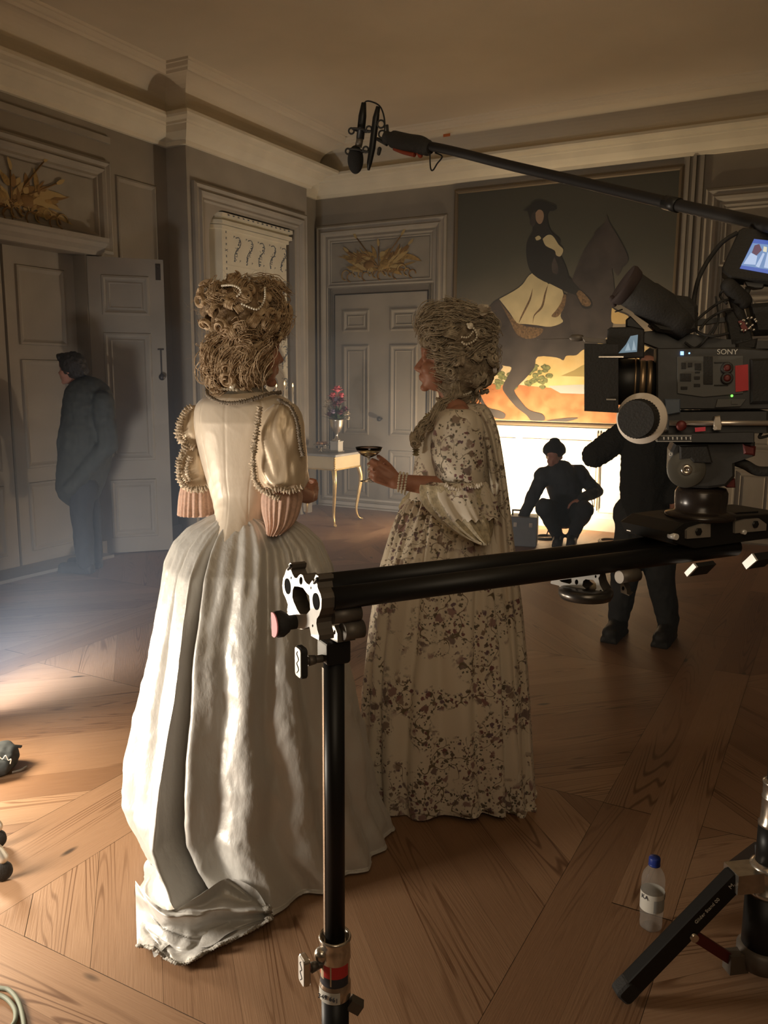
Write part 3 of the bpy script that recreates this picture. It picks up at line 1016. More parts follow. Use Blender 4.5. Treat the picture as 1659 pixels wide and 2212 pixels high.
# fringe, saddle cloth, its folds
cvs.poly([(306, 735), (400, 840), (500, 862), (524, 872), (494, 906), (440, 918), (388, 892), (356, 830)], 4)
cvs.poly([(300, 716), (380, 672), (420, 640), (450, 598), (490, 578), (530, 600), (548, 640), (600, 625), (622, 680), (630, 720), (610, 800), (622, 832), (560, 856), (490, 848), (430, 842), (390, 836), (350, 780)], 3)
cvs.poly([(548, 640), (535, 700), (520, 760), (480, 800), (470, 842), (476, 796), (512, 752), (528, 690)], 4)
cvs.poly([(470, 660), (460, 720), (420, 800), (400, 836), (412, 798), (450, 720)], 4)
cvs.poly([(625, 690), (640, 700), (628, 760), (596, 805), (564, 802), (590, 770), (614, 730)], 4)
# the rider
cvs.poly([(440, 262), (480, 235), (545, 232), (590, 250), (560, 268), (545, 300), (560, 370), (610, 420), (600, 470), (640, 560), (650, 640), (560, 640), (470, 590), (440, 520), (440, 430), (470, 370), (455, 310)], 2)
cvs.poly([(420, 268), (450, 250), (470, 228), (505, 218), (545, 228), (562, 246), (592, 256), (570, 270), (520, 262), (470, 272)], 2)
cvs.poly([(466, 285), (484, 270), (486, 330), (470, 350), (455, 330)], 1)
cvs.poly([(484, 280), (500, 264), (520, 272), (526, 300), (516, 330), (500, 336), (486, 315)], 5)
cvs.poly([(482, 405), (500, 395), (512, 410), (490, 420)], 3)
cvs.poly([(520, 412), (545, 392), (572, 398), (600, 440), (624, 466), (610, 500), (588, 494), (580, 470), (535, 446)], 3)
cvs.poly([(560, 640), (640, 600), (700, 660), (765, 720), (765, 760), (720, 760), (690, 700), (640, 680)], 2)
cvs.poly([(690, 690), (710, 672), (760, 725), (755, 752), (720, 745)], 4)
cvs.poly([(580, 500), (600, 560), (592, 590), (570, 580), (566, 540)], 1)
# light on the far side, seen past the horse's chest
cvs.poly([(870, 760), (900, 780), (950, 800), (960, 836), (905, 842), (868, 830)], 7)
cvs.mb.build('canvas', PM, paint, tri=True, recalc=False)
mb = MB()
rect_frame(mb, Vector((px0 - 0.035, YB, pz0 - 0.035)), VX, VZ, YN, px1 - px0 + 0.07, pz1 - pz0 + 0.07, [(0, 0), (0, 0.03), (0.02, 0.045), (0.035, 0.042), (0.045, 0.028), (0.045, 0.0)])
mb.build('picture_frame', M_pf, paint)

# ================================================================== gilded console table
M_gilt = mat('worn_gilding', (0.78, 0.56, 0.24), 0.35, 0.75, var=0.2, scale=15)
M_cream = mat('cream_lacquer', (0.72, 0.58, 0.34), 0.4, var=0.06, scale=8)
M_top = mat('grey_marble_top', (0.36, 0.34, 0.30), 0.35, var=0.25, scale=6)
TX0, TX1, TY0, TY1, TZ = -5.14, -4.42, 7.06, 7.60, 0.74
tb = thing('console_table', ((TX0 + TX1) / 2, (TY0 + TY1) / 2, 0), 'small gilded console table on curved legs beside the stove', 'table')
mb = MB(); mb.rbox(((TX0 + TX1) / 2, (TY0 + TY1) / 2, TZ - 0.012), (TX1 - TX0 + 0.05, 0.024, TY1 - TY0 + 0.05), 0.02, VX, VZ, VY)
mb.build('table_top', M_top, tb)
mb = MB()
mb.box(((TX0 + TX1) / 2, (TY0 + TY1) / 2, TZ - 0.095), (TX1 - TX0 - 0.03, TY1 - TY0 - 0.03, 0.14))
mb.build('apron', M_cream, tb)
mb = MB()
for z in (TZ - 0.028, TZ - 0.165):
    rect_frame(mb, Vector((TX0 + 0.008, TY0 + 0.008, z)), VX, VY, VZ, TX1 - TX0 - 0.016, TY1 - TY0 - 0.016, [(0, 0), (0, 0.012), (0.012, 0.012)])
for x in (TX0 + 0.012, TX1 - 0.012):
    for k in range(6):
        mb.ell((x, TY0 + 0.010, TZ - 0.04 - 0.022 * k), (0.014, 0.014, 0.012), 8, 6)
mb.build('gilt_beading', M_gilt, tb)
for x, y in ((TX0, TY0), (TX1, TY0), (TX0, TY1), (TX1, TY1)):
    sx, sy = (1 if x > -4.8 else -1), (1 if y > 7.3 else -1)
    o = lambda k: Vector((x + sx * k * 0.7 - sx * 0.03, y + sy * k * 0.7 - sy * 0.03, 0))
    mb = MB()
    pth = [o(0.0) + VZ * (TZ - 0.16), o(0.025) + VZ * 0.5, o(0.03) + VZ * 0.42, o(0.0) + VZ * 0.25, o(-0.02) + VZ * 0.12, o(0.0) + VZ * 0.04, o(0.035) + VZ * 0.012, o(0.05) + VZ * 0.018]
    pp = bez(pth, 4)
    mb.tube(pp, [0.027 - 0.017 * min(1, i / 20) + (0.006 if i > 24 else 0) for i in range(len(pp))], 10)
    mb.build('leg', M_gilt, tb)

# ---- on the table
M_silver = mat('tarnished_silver', (0.62, 0.56, 0.46), 0.28, 0.9)
M_stone = mat('pale_plinth', (0.50, 0.46, 0.38), 0.6)
ux, uy = -4.55, 7.30
urn = thing('flower_urn', (ux, uy, TZ), 'silver urn on a square plinth holding a bouquet, on the console table', 'vase')
mb = MB(); mb.box((ux, uy, TZ + 0.055), (0.095, 0.095, 0.11)); mb.box((ux, uy, TZ + 0.008), (0.115, 0.115, 0.016)); mb.box((ux, uy, TZ + 0.112), (0.105, 0.105, 0.010))
mb.build('plinth', M_stone, urn)
mb = MB(); mb.lathe([(0.045, 0), (0.045, 0.01), (0.02, 0.03), (0.013, 0.06), (0.02, 0.08), (0.05, 0.11), (0.068, 0.16), (0.075, 0.21), (0.082, 0.225), (0.075, 0.226), (0.06, 0.2)], (ux, uy, TZ + 0.117))
mb.build('urn', M_silver, urn)
FC = [mat('pink_petal', (0.75, 0.17, 0.20), 0.6), mat('cream_petal', (0.66, 0.56, 0.40), 0.6), mat('plum_petal', (0.16, 0.04, 0.06), 0.6), mat('mauve_petal', (0.34, 0.26, 0.36), 0.6)]
M_foliage = mat('dark_leaf', (0.05, 0.07, 0.03), 0.6)
bq = thing('flower_bouquet', (ux, uy, TZ + 0.33), 'bouquet of pink, cream and plum blooms standing in the silver urn', 'flowers')
rf = random.Random(21)


def bloom(mb, c, r, rnd, mi=0):
    for ringi, (n_, rr, hh) in enumerate(((4, 0.35, 0.75), (6, 0.65, 0.55), (8, 0.95, 0.2))):
        for k in range(n_):
            a = 2 * PI * (k + 0.5 * ringi) / n_ + rnd.uniform(-0.2, 0.2)
            d = Vector((math.cos(a), math.sin(a), 0))
            t = Vector((-d.y, d.x, 0))
            p = Vector(c)
            vs = [p, p + d * r * rr * 0.5 + t * r * 0.35 + VZ * r * hh * 0.6, p + d * r * rr + VZ * r * hh + t * r * 0.22, p + d * r * rr * 1.08 + VZ * r * (hh + 0.1), p + d * r * rr + VZ * r * hh - t * r * 0.22, p + d * r * rr * 0.5 - t * r * 0.35 + VZ * r * hh * 0.6]
            mb.add(vs, [(0, 1, 2, 3), (0, 3, 4, 5)], mi)
    mb.ell(Vector(c) + VZ * r * 0.3, r * 0.5, 10, 6, mi)


bl = [((0.01, 0, 0.30), 0.065, 0), ((-0.035, -0.02, 0.24), 0.055, 0), ((-0.08, -0.01, 0.17), 0.055, 1), ((-0.10, 0.02, 0.13), 0.045, 1), ((0.0, -0.05, 0.15), 0.055, 2), ((0.05, -0.03, 0.19), 0.055, 2), ((0.085, 0, 0.10), 0.055, 2), ((0.11, 0.01, 0.06), 0.04, 1), ((-0.03, -0.05, 0.08), 0.05, 3), ((0.04, -0.06, 0.07), 0.05, 2), ((0.05, 0.03, 0.24), 0.05, 0), ((-0.05, 0.05, 0.2), 0.05, 2), ((0.12, 0.0, 0.01), 0.035, 1), ((-0.07, -0.03, 0.05), 0.045, 2), ((0.0, -0.03, 0.2), 0.045, 3)]
base = Vector((ux, uy, TZ + 0.33))
for c, r, k in bl:
    q = base + (R0 * c[0] + F0 * -c[1] * -1 + VZ * c[2])
    mb = MB(); bloom(mb, q, r, rf)
    mb.tube(bez([q, base + (q - base) * 0.3 + VZ * 0.02, base - VZ * 0.03], 4), 0.003, 5)
    mb.build('bloom', FC[k], bq)
mb = MB()
for k in range(40):
    a = rf.uniform(0, 6.28); e = rf.uniform(0.0, 1.2); L = rf.uniform(0.08, 0.19)
    d = Vector((math.cos(a) * math.cos(e), math.sin(a) * math.cos(e), math.sin(e)))
    u, w = frame_of(d)
    p = base + d * 0.02
    mb.add([p, p + d * L * 0.5 + u * 0.02, p + d * L, p + d * L * 0.5 - u * 0.02], [(0, 1, 2, 3)])
mb.build('foliage', M_foliage, bq)

cx0, cy0 = -4.72, 7.28
cs = thing('cake_stand', (cx0, cy0, TZ), 'low silver cake stand left of the urn', 'stand')
mb = MB(); mb.lathe([(0.04, 0), (0.038, 0.008), (0.012, 0.02), (0.01, 0.05), (0.02, 0.06), (0.085, 0.068), (0.09, 0.076), (0.08, 0.074), (0.001, 0.07)], (cx0, cy0, TZ))
mb.build('dish', M_silver, cs)
M_cake = mat('baked_pastry', (0.42, 0.22, 0.10), 0.7)
for k in range(6):
    a = k * 1.05
    q = Vector((cx0 + 0.042 * math.cos(a), cy0 + 0.042 * math.sin(a), TZ + 0.071))
    mb = MB(); mb.lathe([(0.018, 0), (0.022, 0.012), (0.024, 0.018), (0.016, 0.030), (0.001, 0.034)], q, VZ, 12)
    o = mb.build('pastry', M_cake); rebase(o, q)
    tag(o, 'small browned pastry set on the silver cake stand', 'pastry', 'pastries on the cake stand')

# candelabrum behind the satin gown's shoulder
M_wax = mat('ivory_wax', (0.75, 0.66, 0.48), 0.5, sss=0.2)
M_flame = mat('candle_flame', (1, 0.7, 0.3), 0.5, emit=(1.0, 0.62, 0.25), estr=6)
kx, ky = -5.07, 7.12
cd = thing('candelabrum', (kx, ky, TZ), 'gilt candelabrum with tall candles standing on the console table', 'candelabrum')
mb = MB(); mb.lathe([(0.07, 0), (0.07, 0.015), (0.03, 0.04), (0.014, 0.08), (0.022, 0.14), (0.012, 0.2), (0.018, 0.30), (0.01, 0.34), (0.012, 0.42), (0.024, 0.43), (0.022, 0.44)], (kx, ky, TZ))
mb.build('stem', M_gilt, cd)
for sg in (-1, 1):
    mb = MB()
    e = Vector((kx, ky, TZ)) + R0 * (0.085 * sg)
    mb.tube(bez([Vector((kx, ky, TZ + 0.30)), Vector((kx, ky, TZ + 0.27)) + R0 * 0.05 * sg, e + VZ * 0.32, e + VZ * 0.40], 6), 0.006, 8)
    mb.lathe([(0.006, 0), (0.024, 0.012), (0.024, 0.02), (0.012, 0.022)], e + VZ * 0.40, n=14)
    mb.build('arm', M_gilt, cd)
for q in (Vector((kx, ky, TZ + 0.44)), Vector((kx, ky, TZ + 0.42)) + R0 * 0.085, Vector((kx, ky, TZ + 0.42)) - R0 * 0.085):
    mb = MB(); mb.cyl(q, q + VZ * 0.24, 0.011, 0.010, 12)
    c_ = mb.build('candle', M_wax, cd)
    mb = MB(); mb.lathe([(0.001, 0), (0.006, 0.01), (0.007, 0.018), (0.003, 0.034), (0.0005, 0.045)], q + VZ * 0.243, n=10)
    mb.build('flame', M_flame, c_)

# ================================================================== dress and figure tools
def spow(x, e):
    return math.copysign(abs(x) ** e, x)


def loft(name, rows, m, parent, n=96, disp=None, zfn=None, caps=True, sub=0, ax=None):
    """cloth tube round a body: rows = (centre, half width, half depth, squareness)"""
    A, D = ax or (R0, F0)
    mb = MB()
    rings = []
    N = len(rows)
    for j, (c, ra, rd, ex) in enumerate(rows):
        rg = []
        for i in range(n):
            th = 2 * PI * i / n
            ca, sa = spow(math.cos(th), 2 / ex), spow(math.sin(th), 2 / ex)
            k = 1.0 + (disp(th, j / (N - 1)) if disp else 0.0)
            p = Vector(c) + A * (ra * ca * k) - D * (rd * sa * k)      # th = 90 deg looks at the camera
            if zfn:
                p.z += zfn(th, j / (N - 1))
            rg.append(p)
        rings.append(rg)
    mb.rings(rings, 0, caps)
    return mb.build(name, m, parent)


def prow(tab, d, rd, ex=2.2, n=40):
    """rows from a silhouette traced in the photograph: tab = [(y, x left, x right)]; rd = depth or [(t, depth)]"""
    t0, t1 = tab[0][0], tab[-1][0]
    tt = [(y, (float(a), float(b))) for y, a, b in tab]
    out = []
    # smooth through the table
    sm = bez([Vector((y, a, b)) for y, a, b in tab], max(2, n // (len(tab) - 1)))
    for k, v in enumerate(sm):
        l, r = Q(v.y, v.x, d), Q(v.z, v.x, d)
        t = k / (len(sm) - 1)
        dep = rd if not isinstance(rd, list) else lerp(rd, t)
        e = ex if not isinstance(ex, list) else lerp(ex, t)
        out.append(((l + r) / 2, (r - l).length / 2, dep, e))
    return out


def ruffle(mb, path, w, amp, per=0.02, nrm=None, n=9):
    """gathered lace trim: a crumpled, puckered band along its path"""
    P = bez(path, 60)
    rows = []
    N0 = nrm if nrm is not None else -F0
    L = 0.0
    last = None
    step = 0.0022
    for i, p in enumerate(P):
        if last is not None and (p - last).length < step:
            continue
        if last is not None: L += (p - last).length
        last = p
        t = (P[min(i + 1, len(P) - 1)] - P[max(i - 1, 0)]).normalized()
        s = t.cross(N0).normalized(); N2 = s.cross(t).normalized()
        puck = 0.72 + 0.28 * math.sin(L / (per * 0.62) * 2 * PI + 2 * nz(L * 50, 3.0))
        rg = []
        for k in range(n):
            a = 2 * PI * k / n
            q = p + s * math.cos(a) * w * 0.5
            g = puck * (1 + 0.70 * nz(q.x * 85 + 3, q.y * 85, q.z * 85 + a) + 0.30 * nz(q.x * 190, q.y * 190 + a, q.z * 190))
            rg.append(p + s * (math.cos(a) * w * 0.5 * g) + N2 * (math.sin(a) * (w * 0.26 + amp * 0.4) * g))
        rows.append(rg)
    mb.rings(rows, 0, True)


def head(mb, c, f, s=0.9, up=VZ, tilt=0.0):
    f = Vector(f).normalized(); u = Vector(up); u = (u - f * u.dot(f)).normalized()
    if tilt:
        q = Matrix.Rotation(tilt, 3, u.cross(f)); f = q @ f; u = q @ u
    r = f.cross(u)
    M = Matrix((f, r, u)).transposed()
    P = lambda x, y, z: Vector(c) + (f * x + r * y + u * z) * s
    E = lambda x, y, z, a, b, cc: mb.ell(P(x, y, z), (a * s, b * s, cc * s), 20, 14, 0, M)
    E(-0.012, 0, 0.03, 0.098, 0.076, 0.098)
    E(0.032, 0, -0.04, 0.062, 0.058, 0.085)
    E(0.045, 0, -0.085, 0.045, 0.042, 0.034)
    E(0.078, 0, -0.112, 0.019, 0.02, 0.016)
    E(0.074, 0, 0.045, 0.026, 0.055, 0.045)
    E(0.086, 0, 0.018, 0.011, 0.045, 0.010)
    mb.capsule(P(0.088, 0, 0.008), P(0.116, 0, -0.036), 0.008 * s, 0.0105 * s)
    mb.capsule(P(0.085, 0, -0.04), P(0.108, 0, -0.043), 0.011 * s, 0.009 * s)
    for q in (-1, 1):
        E(0.096, 0.011 * q, -0.042, 0.012, 0.008, 0.008)
        E(0.060, 0.034 * q, -0.035, 0.032, 0.026, 0.028)
        E(0.078, 0.031 * q, 0.002, 0.0125, 0.015, 0.011)
        E(-0.005, 0.074 * q, -0.015, 0.018, 0.009, 0.03)
    E(0.094, 0, -0.066, 0.0115, 0.021, 0.0065)
    E(0.092, 0, -0.079, 0.0115, 0.018, 0.0075)
    E(0.083, 0, -0.072, 0.015, 0.026, 0.02)
    return f, r, u


def hand(mb, w, d, n, side, curl, s=1.0, thumb=(0.5, 0.5, 0.4), spread=0.06):
    """w wrist, d towards the knuckles, n the way the palm looks, side the thumb's side"""
    d = Vector(d).normalized(); n = Vector(n); n = (n - d * n.dot(d)).normalized()
    sd = Vector(side); sd = (sd - d * sd.dot(d) - n * sd.dot(n)).normalized()
    w = Vector(w)
    for k, q in enumerate((0.026, 0.009, -0.008, -0.024)):
        mb.capsule(w + sd * q * 0.6 * s, w + d * (0.078 - 0.006 * abs(k - 1)) * s + sd * q * s, 0.0135 * s, 0.0105 * s, 10)
    mb.capsule(w, w + d * 0.05 * s + n * 0.004 * s, 0.020 * s, 0.018 * s, 12)
    lens = ((0.040, 0.024, 0.019), (0.044, 0.028, 0.020), (0.041, 0.026, 0.019), (0.032, 0.020, 0.017))
    for k, q in enumerate((0.027, 0.009, -0.009, -0.026)):
        p = w + d * (0.082 - 0.006 * abs(k - 1)) * s + sd * q * s
        a = 0.0
        r0 = 0.0092 - 0.0006 * k
        dd = (d + sd * (spread * (1.5 - k))).normalized()
        for j in range(3):
            a += curl[k][j]
            t = dd * math.cos(a) + n * math.sin(a)
            e = p + t * lens[k][j] * s
            mb.capsule(p, e, (r0 - 0.0008 * j) * s, (r0 - 0.0008 * (j + 1)) * s, 10)
            p = e
    p = w + d * 0.022 * s + sd * 0.022 * s + n * 0.006 * s
    t = (d * 0.55 + sd * (1 - thumb[0]) + n * thumb[0]).normalized()
    for j, L in enumerate((0.042, 0.032, 0.026)):
        e = p + t * L * s
        mb.capsule(p, e, (0.0135 - 0.002 * j) * s, (0.0118 - 0.0018 * j) * s, 10)
        p = e
        t = (t * (1 - thumb[1] * 0.5) + n * thumb[1] * 0.5 + d * thumb[2] * 0.4).normalized()


M_skin = mat('skin', (0.42, 0.20, 0.135), 0.5, sss=0.15, var=0.06, scale=40)


def satin(name, c, rough, metal, bump=0.3, bscale=14):
    m = mat(name, c, rough, metal, spec=0.5, sheen=0.25, bump=bump, bscale=bscale, var=0.03, scale=5, stretch=(1, 1, 0.45))
    return m


M_satin = satin('silver_satin', (0.62, 0.60, 0.565), 0.42, 0.22, 0.45, 26)
M_satin_b = satin('ivory_satin_bodice', (0.72, 0.62, 0.50), 0.45, 0.1, 0.12, 40)
M_sleeve = satin('ivory_satin_sleeve', (0.66, 0.53, 0.38), 0.38, 0.22, 0.25, 30)
M_ruche = mat('ruched_gold_lace', (0.54, 0.43, 0.31), 0.55, 0.05, var=0.45, scale=180, bump=0.6, bscale=300)
M_ruche_d = mat('dark_lace_trim', (0.20, 0.16, 0.12), 0.7, var=0.4, scale=200, bump=0.5, bscale=300)  # the trim itself is dark
M_pinkcuff = mat('pink_pleated_lace', (0.58, 0.38, 0.29), 0.6, var=0.12, scale=120, sheen=0.3)
M_fichu = mat('grey_gauze_collar', (0.26, 0.235, 0.19), 0.7, var=0.1, scale=80)
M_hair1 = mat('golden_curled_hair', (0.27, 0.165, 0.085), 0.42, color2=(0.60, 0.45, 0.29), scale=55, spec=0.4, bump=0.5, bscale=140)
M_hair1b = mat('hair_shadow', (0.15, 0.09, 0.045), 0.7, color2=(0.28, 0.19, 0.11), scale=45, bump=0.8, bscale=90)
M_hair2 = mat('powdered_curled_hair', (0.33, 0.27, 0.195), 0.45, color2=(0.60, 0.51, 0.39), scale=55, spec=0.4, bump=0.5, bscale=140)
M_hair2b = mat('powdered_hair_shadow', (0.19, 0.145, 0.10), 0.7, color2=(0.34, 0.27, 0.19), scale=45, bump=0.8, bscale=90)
M_pearl = mat('pearl', (0.80, 0.74, 0.62), 0.22, 0.0, spec=0.8)


def lock(mb, rnd, c, n, t, R, turns, r=0.003, k=15, lift=0.01, taper=0.55, out=0.0, mi=0, flat=None):
    """one curl: strands wound side by side, lying flat like a pin curl or rolled like a barrel"""
    n = Vector(n).normalized(); t = Vector(t); t = (t - n * t.dot(n)).normalized(); b = n.cross(t)
    ph = rnd.uniform(0, 6.28)
    if flat is None:
        flat = rnd.random() < 0.6
    wd = R * 0.9
    dirn = rnd.choice((-1, 1))
    for q in range(k):
        u = (q / max(1, k - 1) - 0.5)
        path = []
        S = 18
        jr = rnd.uniform(0.93, 1.07); jp = rnd.uniform(-0.2, 0.2)
        for i in range(S + 1):
            s = i / S
            a = ph + jp + dirn * turns * 2 * PI * s
            if flat:
                rr = R * jr * (1 - taper * s) * (0.78 + 0.5 * u)
                path.append(Vector(c) + (t * math.cos(a) + b * math.sin(a)) * rr + n * (lift + R * 0.45 * math.cos(u * 2.6) + R * 0.35 * s + 0.15 * R * math.sin(a + 1)))
            else:
                rr = R * jr * (1 - taper * s)
                path.append(Vector(c) + (t * math.cos(a) + n * (0.6 * math.sin(a))) * rr + b * (u * wd + 0.25 * R * (s - 0.5)) + n * (lift + out * s))
        mb.tube(path, [r * (0.6 + 0.7 * math.sin(PI * (0.12 + 0.8 * i / S))) for i in range(S + 1)], 4, mi, False)


def wave(mb, rnd, pts, w, k=10, r=0.0028, amp=0.006, freq=3.0, mi=0):
    """a flowing strand bundle along a path"""
    P = bez(pts, 8)
    for q in range(k):
        ph = rnd.uniform(0, 1.2)
        off = Vector((rnd.gauss(0, 1), rnd.gauss(0, 1), rnd.gauss(0, 1))) * w * 0.5
        path = []
        for i, p in enumerate(P):
            s = i / (len(P) - 1)
            t = (P[min(i + 1, len(P) - 1)] - P[max(i - 1, 0)]).normalized()
            u, v = frame_of(t)
            path.append(p + off * (0.35 + 0.65 * math.sin(PI * (0.1 + 0.8 * s))) + u * (amp * math.sin(freq * 2 * PI * s + ph)) + v * (amp * math.cos(freq * 2 * PI * s + ph)))
        mb.tube(path, [r * (0.4 + math.sin(PI * (0.08 + 0.84 * i / (len(P) - 1)))) for i in range(len(P))], 4, mi, False)


def frizz(mb, rnd, ells, count, L=0.03, r=0.00035):
    for _ in range(count):
        c, ra = rnd.choice(ells)
        d = Vector((rnd.gauss(0, 1), rnd.gauss(0, 1), rnd.gauss(0, 1) + 0.2)).normalized()
        p = Vector(c) + Vector((d.x * ra[0], d.y * ra[1], d.z * ra[2]))
        t = Vector((rnd.gauss(0, 1), rnd.gauss(0, 1), rnd.gauss(0, 1))).normalized()
        l = L * rnd.uniform(0.4, 1.2)
        mb.tube([p, p + (d * 0.5 + t * 0.4) * l * 0.5, p + (d * 0.5 + t * 0.9) * l, p + (d * 0.3 + t * 1.5) * l], [r, r, r * 0.8, r * 0.4], 3, 0, False)


def pearls(mb, path, r, gap=1.05, n=8):
    P = bez(path, 10)
    acc = 0.0
    mb.ell(P[0], r, n, 6)
    for i in range(1, len(P)):
        seg = (P[i] - P[i - 1]).length
        while acc + seg >= 2 * r * gap:
            t = (2 * r * gap - acc) / seg
            q = P[i - 1].lerp(P[i], t)
            mb.ell(q, r, n, 6)
            P[i - 1] = q; seg = (P[i] - q).length; acc = 0.0
        acc += seg


# ================================================================== the woman in silver satin
D1 = 2.55
q0 = Q(520, 1110, D1)
b1 = Vector((q0.x, q0.y, 0))
w1 = thing('person', b1, 'woman seen from behind in a silver satin gown with a train, curled wig piled high', 'person')
fc1 = (F0 * 0.82 + R0 * 0.57)              # her chest faces away and to the right
mb = MB()
H1 = Q(540, 752, D1)
hf1 = (R0 * 0.80 + F0 * 0.60)
head(mb, H1, hf1, 0.92)
nb = Q(516, 868, D1)
mb.capsule(H1 - VZ * 0.08 - hf1.normalized() * 0.02, nb, 0.05, 0.056)
mb.capsule(Q(470, 898, D1), Q(580, 898, D1), 0.045, 0.045)
mb.capsule(nb - VZ * 0.08, Q(520, 1000, D1), 0.06, 0.065, sq=0.8)
mb.capsule(Q(520, 1000, D1), Q(522, 1110, D1), 0.06, 0.05)
mb.capsule(Q(522, 1140, D1), Q(522, 1260, D1), 0.05, 0.10)
for x, yk in ((490, 1700), (560, 1700)):
    mb.capsule(Q(x, 1260, D1), Q(x, 1500, D1), 0.075, 0.05)
    mb.capsule(Q(x, 1500, D1), W((Q(x, 1500, D1)).dot(R0), D1, 0.06), 0.05, 0.035)
    ft = W((Q(x, 1500, D1)).dot(R0), D1, 0.035)
    mb.capsule(ft, ft + fc1 * 0.15, 0.032, 0.028)
shR, elR, wrR = Q(612, 908, 2.50), Q(612, 1050, 2.44), Q(664, 1072, 2.60)
mb.capsule(shR, elR, 0.045, 0.036); mb.capsule(elR, wrR, 0.035, 0.024)
hand(mb, wrR, Vector(Q(682, 1062, 2.66)) - wrR, -R0 + F0 * 0.2, VZ, [(0.5, 0.6, 0.4)] * 4, 0.9)
shL, elL, wrL = Q(436, 912, 2.62), Q(424, 1045, 2.66), Q(470, 1088, 2.78)
mb.capsule(shL, elL, 0.045, 0.036); mb.capsule(elL, wrL, 0.035, 0.024)
hand(mb, wrL, F0 * 0.6 + R0 * 0.8, -VZ, R0 + F0, [(0.4, 0.5, 0.3)] * 4, 0.9)
blob(mb, 'body', M_skin, w1, 0.0055, 3, 0.5)

# bodice with its point at the back
vtip = lambda th: max(0.0, 1 - abs(((th - 1.80 + PI) % (2 * PI)) - PI) / 0.85) ** 1.15
vp = lambda th, t: -0.055 * vtip(th) * max(0, (t - 0.80) / 0.20)
rows = prow([(846, 470, 584), (858, 444, 614), (878, 424, 636), (920, 421, 642), (970, 430, 626), (1030, 446, 600), (1085, 462, 588), (1122, 468, 582)], D1, [(0, 0.06), (0.15, 0.085), (0.4, 0.105), (0.7, 0.092), (1, 0.085)], 2.3, 110)


def bod(th, t):
    seam = 0.0
    for s0 in (1.82, 1.25, 2.4):
        seam -= 0.010 * math.exp(-((th - s0 - (s0 - 1.82) * 0.35 * (0.6 - t)) / 0.022) ** 2)
    wr = 0.05 * max(0, t - 0.55) * max(0, 0.22 - abs(nz(th * 1.1 + t * 2, t * 17 + 1.5 * math.sin(th * 1.3), 4.0))) * 3 + 0.03 * max(0, 0.15 - abs(nz(th * 2, t * 6, 11.0)))
    nk = 0.10 * max(0, 1 - t / 0.2)
    return seam + wr + 0.006 * nz(th * 2, t * 9, 2) + 0.62 * vtip(th) * max(0, (t - 0.80) / 0.20) ** 1.3


loft('bodice', rows, M_satin_b, w1, 300, bod, vp)
# gauze collar inside the neckline and the dark trim
rows = prow([(836, 474, 570), (846, 463, 580), (858, 452, 590), (868, 444, 604)], D1, [(0, 0.058), (1, 0.092)], 2.2, 12)
loft('collar', rows, M_fichu, w1, 48, lambda th, t: 0.01 * math.sin(24 * th), lambda th, t: -0.012 * math.sin(th) * t, False)
mb = MB()
npth = [Q(x, y, d) for x, y, d in ((446, 838, 2.50), (450, 855, 2.455), (476, 868, 2.435), (512, 870, 2.430), (548, 862, 2.435), (585, 850, 2.45), (606, 848, 2.50))]
ruffle(mb, npth, 0.014, 0.003, 0.012)
mb.tube(bez(npth, 6), 0.0045, 6)
mb.build('neckline_trim', M_ruche_d, w1)
# necklace edge and collar bow at the nape
mb = MB()
pearls(mb, [Q(468, 838, 2.48), Q(490, 841, 2.465), (Q(515, 843, 2.46))], 0.0045)
mb.ell(Q(501, 832, 2.465), (0.012, 0.01, 0.014), 10, 8)
mb.build('necklace', M_pearl, w1)


def puff(th, t, seed, a=0.05, f=5.0):
    return a * (abs(nz(th * 1.6 + seed, t * 3.2, seed)) * 1.8 - 0.35) + 0.03 * math.sin(f * 3 * th + 6 * nz(th, t * 4, seed)) * (abs(t - 0.5) * 2) ** 2


rows = prow([(872, 592, 634), (888, 572, 648), (920, 558, 656), (960, 555, 660), (1005, 556, 665), (1034, 562, 667), (1050, 574, 660), (1058, 582, 652)], 2.48, [(0, 0.04), (0.3, 0.075), (0.75, 0.085), (1, 0.05)], 2.2, 44)
loft('sleeve', rows, M_sleeve, w1, 80, lambda th, t: puff(th, t, 3.1, 0.13))
rows = prow([(876, 408, 440), (892, 393, 448), (925, 385, 452), (950, 392, 452), (962, 402, 448), (966, 402, 448), (985, 389, 456), (1020, 384, 460), (1046, 390, 458), (1056, 398, 452)], 2.60, [(0, 0.035), (0.25, 0.07), (0.5, 0.045), (0.75, 0.075), (1, 0.045)], 2.1, 54)
loft('sleeve', rows, M_sleeve, w1, 72, lambda th, t: puff(th, t, 8.7, 0.10))
for tab, d, rr in (([(1052, 572, 648), (1075, 566, 652), (1105, 568, 646), (1130, 574, 634), (1150, 578, 612)], 2.46, 0.06), ([(1050, 392, 456), (1065, 389, 460), (1090, 387, 462), (1112, 386, 464)], 2.60, 0.05)):
    rows = prow(tab, d, [(0, rr * 0.8), (1, rr * 1.1)], 2.0, 18)
    loft('cuff', rows, M_pinkcuff, w1, 150, lambda th, t: (0.035 + 0.05 * t) * math.sin(19 * th + 1.5 * math.sin(3 * th)) + 0.03 * nz(th * 4, t * 2, 1), None, False)
